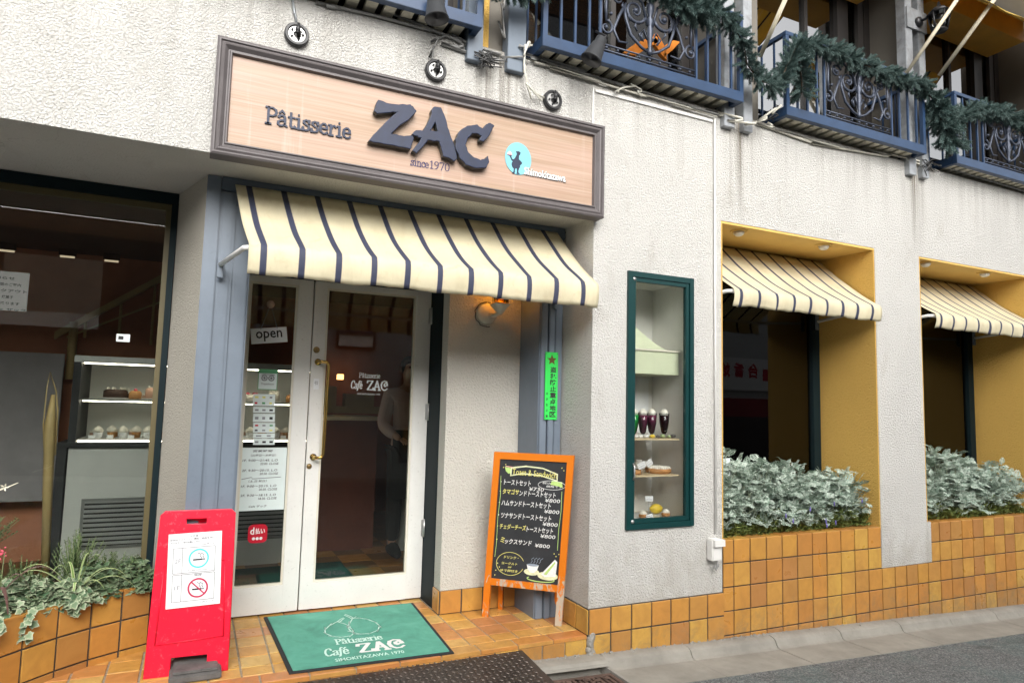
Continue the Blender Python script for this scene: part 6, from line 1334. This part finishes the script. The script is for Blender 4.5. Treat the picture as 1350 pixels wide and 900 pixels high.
# ------------------------------------------------------------------ checker plate ramp and drain grate
t = thing('steel_ramp_plate', (1.0, 3.2, .05), 'dark chequered steel ramp plate over the gutter before the step', 'ramp')
rc = [Vector((.36, 3.545, .118)), Vector((1.762, 3.498, .108)), Vector((1.80, 2.55, -.012)), Vector((.40, 2.45, .03))]
mb = MB(); n_ = (rc[1]-rc[0]).cross(rc[3]-rc[0]).normalized(); n_ = n_ if n_.z > 0 else -n_
mb.add(rc+[p-n_*.008 for p in rc], [(0, 1, 2, 3), (7, 6, 5, 4)]+[(i, (i+1) % 4, 4+(i+1) % 4, 4+i) for i in range(4)]); mb.build('plate', 'checker_steel', t)
U = (rc[1]-rc[0]).normalized(); V_ = n_.cross(U); V_ = V_ if V_.y < 0 else -V_
mb = MB(); st = .030
for i in range(46):
    for j in range(32):
        c_ = rc[0]+U*(.015+i*st)+V_*(.02+j*st); an = R(45 if (i+j) % 2 else -45); d1 = U*math.cos(an)+V_*math.sin(an); d2 = n_.cross(d1)
        s = c_+n_*.0; mb.add([s-d1*.013, s-d2*.0042, s+d1*.013, s+d2*.0042, s-d1*.006+n_*.0032, s+d1*.006+n_*.0032], [(0, 1, 4), (1, 2, 5, 4), (2, 3, 5), (3, 0, 4, 5)])
tag(mb.build('tread_pattern', 'tread_steel', t), kind='stuff')
t = thing('drain_grate', (2.0, 3.1, 0), 'rusty iron drain grate in the gutter right of the ramp plate', 'grate')
gx0, gx1, gy0, gy1 = 1.78, 2.245, 2.80, 3.365; 
mb = MB(); mb.box(gx0-.3, 2.262, 2.75, 3.44, -.30, -.28); mb.box(2.252, 2.271, 2.75, 3.44, -.28, GX(2.27)-.038); mb.box(gx0-.3, 2.262, 3.44, 3.449, -.28, GX(2)-.036); mb.build('drain_pit', 'concrete_dark', t)
gz = lambda x: GX(x)-.050
for k in range(15):
    x = gx0+.015+k*(gx1-gx0-.03)/14; mb = MB(); mb.obox((x-.008, gy0, gz(x)-.02), (.016, 0, 0), (0, gy1-.055-gy0, 0), (0, 0, .02)); mb.build('bar', 'rust_iron', t)
mb = MB()
for y0, y1 in ((gy0, gy0+.02), (gy0+.14, gy0+.165), (gy0+.28, gy0+.305), (gy1-.065, gy1-.04)): mb.obox((gx0, y0, gz(gx0)-.018), (gx1-gx0, 0, gz(gx1)-gz(gx0)), (0, y1-y0, 0), (0, 0, .0195))
mb.obox((gx1-.02, gy0, gz(gx1)-.018), (.02, 0, 0), (0, gy1-.04-gy0, 0), (0, 0, .02)); mb.build('grate_frame', 'rust_iron', t)
mb = MB()
for k in range(70):
    x, y = rnd.uniform(gx0, gx1-.05), rnd.uniform(gy0, gy1-.05); a_ = rnd.random()*6; l_ = rnd.uniform(.012, .03); d1 = Vector((math.cos(a_), math.sin(a_), rnd.uniform(-.2, .3)))*l_; d2 = Vector((-math.sin(a_), math.cos(a_), rnd.uniform(-.2, .4)))*l_*.5; c_ = Vector((x, y, gz(x)+.004)); mb.add([c_-d1, c_-d2, c_+d1, c_+d2], [(0, 1, 2, 3)])
tag(mb.build('fallen_leaves', 'rust_iron', None), kind='stuff')

#PLANTS
# ------------------------------------------------------------------ plants
def inst(name, mat, tmpl, mats, parent=None, rim=None, kind=None):
    tv, tf = tmpl; n = len(tv); vs = []; fs = []
    for k, mt_ in enumerate(mats):
        vs += [mt_ @ v for v in tv]; b = k*n; fs += [tuple(i+b for i in f) for f in tf]
    off = wloc(parent) if parent is not None else Vector(); me = bpy.data.meshes.new(name); me.from_pydata([tuple(v-off) for v in vs], [], fs); me.materials.append(M[mat])
    if rim:
        at_ = me.attributes.new('rim', 'FLOAT', 'POINT'); at_.data.foreach_set('value', list(rim)*len(mats))
    me.polygons.foreach_set('use_smooth', [True]*len(me.polygons))
    o = bpy.data.objects.new(name, me); C.objects.link(o); o.parent = parent
    if kind: o['kind'] = kind
    return o
def lookm(p, d, up, s, roll=0):      # y axis of template along d, z axis near up
    y = d.normalized(); x = y.cross(up); x = x.normalized() if x.length > 1e-4 else Vector((1, 0, 0)); z = x.cross(y)
    m_ = Matrix((x, y, z)).transposed().to_4x4() @ Matrix.Rotation(roll, 4, 'Y') @ Matrix.Diagonal((s, s, s, 1)); m_.translation = p; return m_
# dusty miller leaf: rib with rounded paired lobes, arched
def miller_leaf():
    vs = []; fs = []
    def arch(x, y): return Vector((x, y, .28*y-.42*y*y-.3*x*x+.04*math.sin(9*y+6*x)))
    ribs = [(0, .035), (.2, .04), (.45, .045), (.7, .04), (.9, .03), (1.0, .005)]
    for y, w_ in ribs: vs += [arch(-w_, y), arch(w_, y)]
    for i in range(len(ribs)-1): fs.append((2*i, 2*i+1, 2*i+3, 2*i+2))
    for s in (-1, 1):
        for y, L in ((.16, .22), (.32, .30), (.47, .32), (.61, .28), (.75, .20), (.88, .12)):
            b = len(vs); w_ = .032
            pp = [(.02, y-w_), (L*.5, y+.03), (L*.72, y+.02), (L*.95, y+.06), (L*.98, y+.11), (L*.80, y+.115), (L*.74, y+.19), (L*.62, y+.19), (L*.5, y+.11), (.02, y+w_)]
            vs += [arch(s*x, yy) for x, yy in pp]; q = [(0, 1, 8, 9), (1, 2, 5, 8), (2, 3, 4, 5), (5, 6, 7, 8)]
            fs += [tuple(b+i for i in (f if s > 0 else f[::-1])) for f in q]
    return vs, fs
ML = miller_leaf()
def dusty(x, y, z, R_, Hh, n, label, seed, xmin, xmax):
    rr = random.Random(seed); t = thing('dusty_miller', (x, y, z), label, 'plant', 'silver dusty miller plants in the niche planters'); mats = []; st = MB()
    for k in range(n):
        a = rr.random()*6.283; e = rr.random()**.6; hh = Hh*(.30+.75*rr.random()); base = Vector((x+rr.gauss(0, .04), y+rr.gauss(0, .03), z)); top = base+Vector((math.cos(a)*R_*e, math.sin(a)*R_*e*.75, hh*(1-.35*e*e)))
        top.x = min(max(top.x, xmin+.02), xmax-.02); top.y = max(3.575, min(top.y, 3.95))
        st.tube([base, base.lerp(top, .5)+Vector((0, 0, .03)), top], [.004, .003, .002], 4)
        m_ = 8 if k % 2 else 7
        for q_ in range(m_):
            an = a+q_*6.283/m_+rr.random()*.6; el_ = rr.uniform(-.1, .8) if q_ else 1.2; d_ = Vector((math.cos(an)*math.cos(el_), math.sin(an)*math.cos(el_), math.sin(el_)))
            sz = rr.uniform(.04, .075+.045*rr.random()); p = top-Vector((0, 0, rr.random()*.05)); e_ = p+d_*sz
            if e_.x < xmin or e_.x > xmax or e_.y > 4.0: d_.x *= -.6 if (e_.x < xmin or e_.x > xmax) else 1; d_.y = -abs(d_.y)
            if (p.x > xmax-.09 and d_.x > .1) or p.x > xmax-.035 or p.x < xmin+.01 or p.z < .635 or (p.z < .67 and rr.random() < .5): continue
            mats.append(lookm(p, d_, Vector((rr.gauss(0, .25), rr.gauss(0, .25), 1)), sz, rr.gauss(0, .35)))
    st.build('stem', 'stem_grey', t); inst('foliage', 'leaf_silver', ML, mats, t)
lbl = ['leftmost silver plant of the nearer niche planter', 'second silver plant of the nearer niche planter', 'middle silver plant of the nearer niche planter', 'fourth silver plant of the nearer niche planter', 'rightmost silver plant of the nearer niche planter',
       'leftmost silver plant of the farther niche planter', 'second silver plant of the farther niche planter, the tallest', 'third silver plant of the farther niche planter', 'fourth silver plant of the farther niche planter at the photo edge', 'rightmost silver plant of the farther niche planter, outside the photo']
spots = [(3.40, 3.25, 4.83, .33, .48), (3.72, 3.25, 4.83, .36, .42), (4.03, 3.25, 4.83, .34, .40), (4.34, 3.25, 4.83, .34, .36), (4.62, 3.25, 4.82, .30, .36), (5.56, 5.39, 7.0, .28, .34), (5.92, 5.39, 7.0, .34, .48), (6.28, 5.39, 7.0, .32, .40), (6.62, 5.39, 7.0, .30, .38)]
for k, (x, xa, xb, R_, Hh) in enumerate(spots): dusty(x, 3.70, .58, R_, Hh*1.26, 115, lbl[k], 40+k, xa, xb)
# feathery low greenery at the front of the planters
LEAF = ([Vector((0, 0, 0)), Vector((.16, .45, .05)), Vector((0, 1, -.05)), Vector((-.16, .45, .05))], [(0, 1, 2, 3)])
for x0, x1, nm_ in ((3.26, 4.83, 0), (5.40, 6.99, 1)):
    mats = []; rr = random.Random(5+nm_)
    for k in range(5200):
        x = rr.uniform(x0, x1); y = 3.575+rr.random()*.12; p = Vector((x, y, .615+rr.random()**1.2*(.10+.05*math.sin(x*7)+.03*math.sin(x*17)))); an = rr.random()*6.28; d_ = Vector((math.cos(an)*.6, -.5+math.sin(an)*.5, rr.uniform(-.1, .9))); mats.append(lookm(p, d_, Vector((rr.gauss(0, .5), rr.gauss(0, .5), 1)), rr.uniform(.022, .045)))
    inst('low_greenery', 'leaf_lime', LEAF, mats, None, kind='stuff')
mb = MB(); rr = random.Random(9)
for k in range(8):
    x = rr.uniform(3.7, 4.8); p = Vector((x, 3.60, .72)); q_ = p+Vector((rr.gauss(0, .06), -.10-rr.random()*.05, rr.uniform(-.05, .16))); mb.tube([p, (p+q_)/2+Vector((0, 0, .03)), q_], .0018, 4)
mb.build('x', 'stem_green').name = 'lavender_stem'
o_ = bpy.data.objects['lavender_stem']; tag(o_, kind='stuff')
bm_ = MB()
rr = random.Random(9)
for k in range(8):
    x = rr.uniform(3.7, 4.8); p = Vector((x, 3.60, .72)); q_ = p+Vector((rr.gauss(0, .06), -.10-rr.random()*.05, rr.uniform(-.05, .16))); bm_.tube([q_-Vector((0, 0, .015)), q_, q_+Vector((0, 0, .02))], [.003, .006, .002], 5)
tag(bm_.build('lavender_flowers', 'flower_violet'), kind='stuff')

# ivy
def ivy_leaf():
    out = [(0, 0), (.24, -.14), (.46, -.02), (.42, .16), (.56, .40), (.34, .50), (.20, .72), (0, .95), (-.20, .72), (-.34, .50), (-.56, .40), (-.42, .16), (-.46, -.02), (-.24, -.14)]
    z = lambda x, y: -.22*x*x-.18*(y-.4)**2+.06
    vs = [Vector((0, .3, .08))]+[Vector((x*.62, .3+(y-.3)*.62, z(x*.6, y*.6)+.02)) for x, y in out]+[Vector((x, y, z(x, y))) for x, y in out]; n = len(out)
    fs = [(0, 1+i, 1+(i+1) % n) for i in range(n)]+[(1+i, 1+n+i, 1+n+(i+1) % n, 1+(i+1) % n) for i in range(n)]
    return (vs, fs), [0]+[.45]*n+[1.0]*n
IL, IR = ivy_leaf()
def ivy(x, y, z, sx, sy, h, n, label, seed, mat='leaf_ivy', hang=None):
    rr = random.Random(seed); t = thing('ivy_plant', (x, y, z), label, 'ivy', 'variegated ivy in the angled planter'); mats = []; st = MB()
    for k in range(n):
        a = rr.random()*6.283; r_ = rr.random()**.5; p = Vector((x+math.cos(a)*sx*r_, y+math.sin(a)*sy*r_, z+h*(1-r_*r_*.7)*rr.uniform(.35, 1)))
        if p.y > 4.31: p.y = 4.31-rr.random()*.1
        yy = -rr.uniform(.2, 1); d_ = Vector((rr.gauss(0, .7), yy, rr.gauss(-.15, .35))); mats.append(lookm(p, d_, Vector((rr.gauss(0, .4), -.35+rr.gauss(0, .4), 1)), rr.uniform(.019, .040), rr.gauss(0, .35)))
        if k % 6 == 0: st.tube([(x+rr.gauss(0, .03), y, z), ((x+p.x)/2, (y+p.y)/2, p.z+.02), p], .0022, 4)
    if hang:
        for (hx_, hy_, hz0, hz1) in hang:
            for k in range(16): p = Vector((hx_+rr.gauss(0, .02), hy_-.01+rr.gauss(0, .012), hz0+(hz1-hz0)*k/16)); mats.append(lookm(p, Vector((rr.gauss(0, .5), -.5, -.6)), Vector((0, -1, .6)), rr.uniform(.026, .042), rr.gauss(0, .3)))
    st.build('stem', 'stem_green', t); inst('foliage', mat, IL, mats, t, rim=IR)
iv = [(-.24, 4.20, .12, .10, .19, 300, 'dark ivy in the planter corner next to the red sign', 'leaf_ivy_dark', None), (-.42, 4.15, .16, .13, .20, 400, 'dark leaved ivy in front of the cabinet grille', 'leaf_ivy_dark', None),
      (-.50, 4.02, .13, .10, .15, 300, 'pale ivy spilling over the planter rim right of the striped grass', 'leaf_ivy', [(-.475, 3.945, .50, .42)]), (-.68, 3.98, .16, .15, .19, 450, 'pale variegated ivy below the striped grass', 'leaf_ivy', [(-.63, 3.80, .50, .36)]),
      (-.86, 3.84, .17, .16, .16, 450, 'pale ivy mass at the lower left of the planter', 'leaf_ivy', [(-.73, 3.69, .50, .40)]), (-1.02, 3.98, .18, .18, .2, 400, 'ivy at the left edge of the photo', 'leaf_ivy', None)]
for k, (x, y, sx, sy, h, n, lb, mt, hg) in enumerate(iv): ivy(x, y, .43, sx, sy, h, int(n*2.2), lb, 70+k, mt, hg)
# feathery shrub
def feather(x, y, z, h, r_, n, label, seed):
    rr = random.Random(seed); t = thing('feathery_shrub', (x, y, z), label, 'shrub'); mats = []; st = MB()
    for k in range(n):
        a = rr.random()*6.283; e = rr.random(); top = Vector((x+math.cos(a)*r_*e, min(y+math.sin(a)*r_*e, 4.29), z+h*rr.uniform(.5, 1)*(1-.3*e))); base = Vector((x, y, z)); st.tube([base, top], .0018, 3)
        for j in range(26):
            s = .35+.65*j/26; p = base.lerp(top, s); an = rr.random()*6.28; d_ = Vector((math.cos(an), math.sin(an), .7)); mats.append(lookm(p, d_, Vector((0, 0, 1)), rr.uniform(.014, .030)*(1.2-s*.5)))
    st.build('stem', 'stem_green', t); inst('foliage', 'leaf_fern', LEAF, mats, t)
v = at(105, 700, 4.22); feather(v.x, 4.2, .45, .36, .13, 70, 'tall feathery green shrub behind the striped grass', 90)
v = at(150, 715, 4.25); feather(v.x, 4.22, .45, .22, .16, 60, 'low feathery shrub in front of the cabinet grille', 91)
v = at(30, 720, 4.1); feather(v.x, 4.1, .45, .24, .2, 60, 'feathery shrub behind the purple leaves at the left', 92)
v = at(-20, 640, 4.0); feather(v.x, 4.0, .72, .22, .16, 50, 'small leaved shrub tip at the far left edge', 93)
def blades(x, y, z, specs, mat, label, name, rimv, wd=.012, cat='plant'):
    t = thing(name, (x, y, z), label, cat)
    for (dx, dy, hh, dr) in specs:
        vs = []; fs = []; n = 12; rim = []; side = Vector((-dy, dx, 0)).normalized() if (dx or dy) else Vector((1, 0, 0))
        for k in range(n+1):
            s = k/n; p = Vector((x+dx*s, y+dy*s, z+hh*math.sin(min(1, s*1.0)*math.pi*.62)/math.sin(math.pi*.5)-dr*s**3)); w_ = wd*(1-s**3)*(.5+.5*min(1, s*5)); vs += [p-side*w_, p+Vector((0, 0, .002)), p+side*w_]; rim += [1, 0, 1]
            if k: b = 3*(k-1); fs += [(b, b+1, b+4, b+3), (b+1, b+2, b+5, b+4)]
        me = bpy.data.meshes.new('leaf'); me.from_pydata([tuple(q_-Vector((x, y, z))) for q_ in vs], [], fs); me.materials.append(M[mat]); me.attributes.new('rim', 'FLOAT', 'POINT').data.foreach_set('value', rim)
        o = bpy.data.objects.new('leaf', me); C.objects.link(o); o.parent = t; me.polygons.foreach_set('use_smooth', [True]*len(me.polygons))
v = at(102, 742, 4.0); bx_, bz = v.x, .50
blades(bx_, 4.0, bz, [(-.22, -.02, .17, .02), (-.30, .04, .16, .10), (.10, -.02, .19, .0), (.22, -.02, .14, .06), (.16, .04, .12, .02), (.0, -.06, .10, .16), (-.10, -.03, .17, .05), (.05, .03, .20, .02), (.13, -.05, .09, .06), (-.05, .05, .15, .0), (.26, .02, .10, .09)], 'leaf_stripe', 'green and cream striped grass arching over the ivy', 'striped_grass', None, .0085)
v = at(-12, 760, 3.85); blades(v.x, 3.85, .50, [(.16, .02, .20, .16), (.24, .06, .19, .05), (.10, -.08, .16, .22), (-.1, 0, .2, .1)], 'purple_leaf', 'purple brown strap leaved plant at the left edge', 'strap_plant', None, .013)
v = at(6, 728, 3.8); mb = MB()
for k in range(14): bm = bmesh.new(); bmesh.ops.create_icosphere(bm, subdivisions=1, radius=rnd.uniform(.004, .007)); mb.bm(bm, 0, True, Matrix.Translation((v.x-.015+rnd.gauss(0, .010), 3.8+rnd.gauss(0, .010), v.z+rnd.gauss(0, .012))))
t = thing('pink_flower', tuple(v), 'small pink flower head at the left edge above the ivy', 'flower'); mb.build('petals', 'flower_pink', t); mb = MB(); mb.tube([(v.x, 3.8, v.z), (v.x-.01, 3.82, .45)], .002, 5); mb.build('stem', 'stem_green', t)
v0, v1 = at(-15, 650, 3.9), at(24, 636, 3.9); mb = MB(); mb.tube([v0, v0.lerp(v1, .5)+Vector((0, 0, -.004)), v1], [.004, .003, .0015], 5); t = thing('blossom_twig', tuple(v0), 'pale twig with a white blossom at the left edge', 'twig'); mb.build('twig', 'flower_white', t)
mb = MB(); c_ = at(6, 642, 3.89)
for k in range(5): an = k*1.256; mb.add([c_, c_+Vector((math.cos(an-.3)*.012, -.004, math.sin(an-.3)*.012)), c_+Vector((math.cos(an)*.02, -.008, math.sin(an)*.02)), c_+Vector((math.cos(an+.3)*.012, -.004, math.sin(an+.3)*.012))], [(0, 1, 2, 3)])
mb.build('petals', 'flower_white', t)

# fir garland
def sprig():
    vs = []; fs = []; rr = random.Random(3)
    n = 84
    for k in range(n):
        s = k/n; a = k*2.4; p = Vector((0, s, 0)); L = .27*(1-.25*s)*rr.uniform(.8, 1.1); dv = Vector((math.cos(a), .75, math.sin(a))).normalized(); sd = dv.cross(Vector((math.sin(a), 0, -math.cos(a)))).normalized()*.026
        b = len(vs); vs += [p-sd, p+sd, p+dv*L]; fs.append((b, b+1, b+2))
    b = len(vs)
    for k in range(2):
        for q_ in range(3): vs.append(Vector((.025*math.cos(q_*2.1), k*1.0, .025*math.sin(q_*2.1))))
    fs += [(b+q_, b+(q_+1) % 3, b+3+(q_+1) % 3, b+3+q_) for q_ in range(3)]
    return vs, fs
SP = sprig()
gp = [(1.30, 3.86), (1.624, 3.90), (1.95, 4.10), (2.30, 4.14), (2.735, 4.16), (3.10, 4.14), (3.28, 4.02), (3.31, 3.86), (3.44, 3.78), (3.60, 3.78), (3.68, 3.93), (3.78, 4.12), (4.0, 4.20), (4.25, 4.19), (4.59, 4.16), (4.95, 4.15), (5.22, 4.17), (5.36, 4.06), (5.50, 3.95), (5.66, 3.96), (5.85, 4.10), (6.28, 4.17), (6.65, 4.15), (7.2, 4.17)]
def garland(pts_, label, seed, thick=1.0):
    rr = random.Random(seed); P_ = [Vector((x, 3.315, z)) for x, z in pts_]; t = thing('fir_garland', tuple(P_[0]), label, 'garland', 'artificial fir garlands on the balcony rails'); mats = []; path = []
    for i in range(len(P_)-1):
        n = max(2, int((P_[i+1]-P_[i]).length/.02))
        for k in range(n): path.append(P_[i].lerp(P_[i+1], k/n))
    for i, p in enumerate(path):
        tg = (path[min(i+1, len(path)-1)]-path[max(0, i-1)]).normalized()
        for k in range(8):
            a = rr.random()*6.283; side = Vector((0, math.cos(a), math.sin(a))); side = (side-tg*side.dot(tg)).normalized(); d_ = (side*rr.uniform(.45, 1.3)+tg*rr.uniform(.1, .9)*(1 if rr.random() < .8 else -1)+Vector((0, -.15, -.2))).normalized()
            mats.append(lookm(p+side*.012, d_, Vector((rr.random(), rr.random(), 1)), rr.uniform(.065, .125)*thick))
    inst('foliage', 'needle', SP, mats, t); mb = MB(); mb.tube(path[::3]+[path[-1]], .006, 5); mb.build('stem', 'twig_brown', t)
garland([(x, z+.04 if 1.7 < x < 3.2 else z) for x, z in gp[:9]], 'dark fir garland along the rail of the second balcony', 1, .78)
garland(gp[8:18], 'bushy fir garland over the third balcony above the nearer niche', 2, .80)
garland(gp[17:], 'fir garland running to the rightmost balcony', 3, .80)
garland([(5.36, 4.08), (5.46, 3.90), (5.55, 3.80), (5.60, 3.72)], 'short drooping fir garland end beside the fourth balcony', 4, 1.15)
garland([(3.79, 4.12), (3.82, 3.98), (3.84, 3.86), (3.83, 3.76)], 'short fir garland hanging down the left end of the third balcony', 5, .9)
garland([(2.62, 4.20), (2.8, 4.12), (3.0, 4.15)], 'extra fir swag bunched on the second balcony rail', 6, 1.1)

# ------------------------------------------------------------------ other side of the street (seen only as reflections)
op = thing('opposite_building', (0, -4.6, 0), 'tall brick and plaster building across the street, mirrored in the glass', 'building')
mb = MB(); mb.box(-14, 6.0, -10, -4.6, 4.2, 4.5); mb.box(6.0, 8.6, -10, -4.6, 4.2, 12.5); mb.build('upper_wall', 'brick_wall', op)
mb = MB(); mb.box(2.2, 8.6, -10, -4.55, -.4, 4.2); mb.build('wall', 'opp_white', op); mb = MB(); mb.box(-14, 2.2, -10, -4.6, -.4, 4.2); mb.build('shop_front', 'opp_dark', op)
for x0, x1, z0, z1 in ((2.5, 3.3, 2.5, 3.5), (3.9, 4.9, .2, 2.2), (5.6, 6.6, 2.5, 3.5), (-3, -1.5, 2.5, 3.8), (0, 1.5, 2.5, 3.8), (6.3, 7.7, 5.5, 7), (6.3, 7.7, 8.5, 10)):
    f = MB(); f.box(x0, x1, -4.56, -4.49, z0, z1); w_ = f.build('window', 'opp_dark', op); g_ = MB(); g_.box(x0+.06, x1-.06, -4.488, -4.485, z0+.06, z1-.06); g_.build('pane', 'glass_dark', w_)
t = thing('opposite_shop', (12, -4.6, 0), 'low shop with a white signboard across the street, mirrored in the niche glass', 'building')
mb = MB(); mb.box(8.9, 22, -10, -4.6, -.9, 4.6); mb.build('wall', 'opp_white', t); mb = MB(); mb.box(9, 21, -4.6, -4.5, -.9, 1.75); mb.build('shop_front', 'opp_red', t); mb = MB(); mb.box(9.6, 20, -4.5, -4.47, -.6, 1.3); mb.build('window', 'opp_dark', t)
mb = MB(); mb.box(10, 13.8, -4.6, -4.42, 1.95, 2.75); sb = mb.build('signboard', 'opp_sign', t)
for k, ch in enumerate('台香始'): text(ch, 'opp_red_print', (12.78-k*.46, -4.41, 2.26), (-1, 0, 0), (0, 0, 1), .34, .36, .04, parent=sb)
mb = MB(); mb.box(12.95, 13.2, -4.419, -4.412, 2.2, 2.5); mb.build('seal_mark', 'opp_red_print', sb)
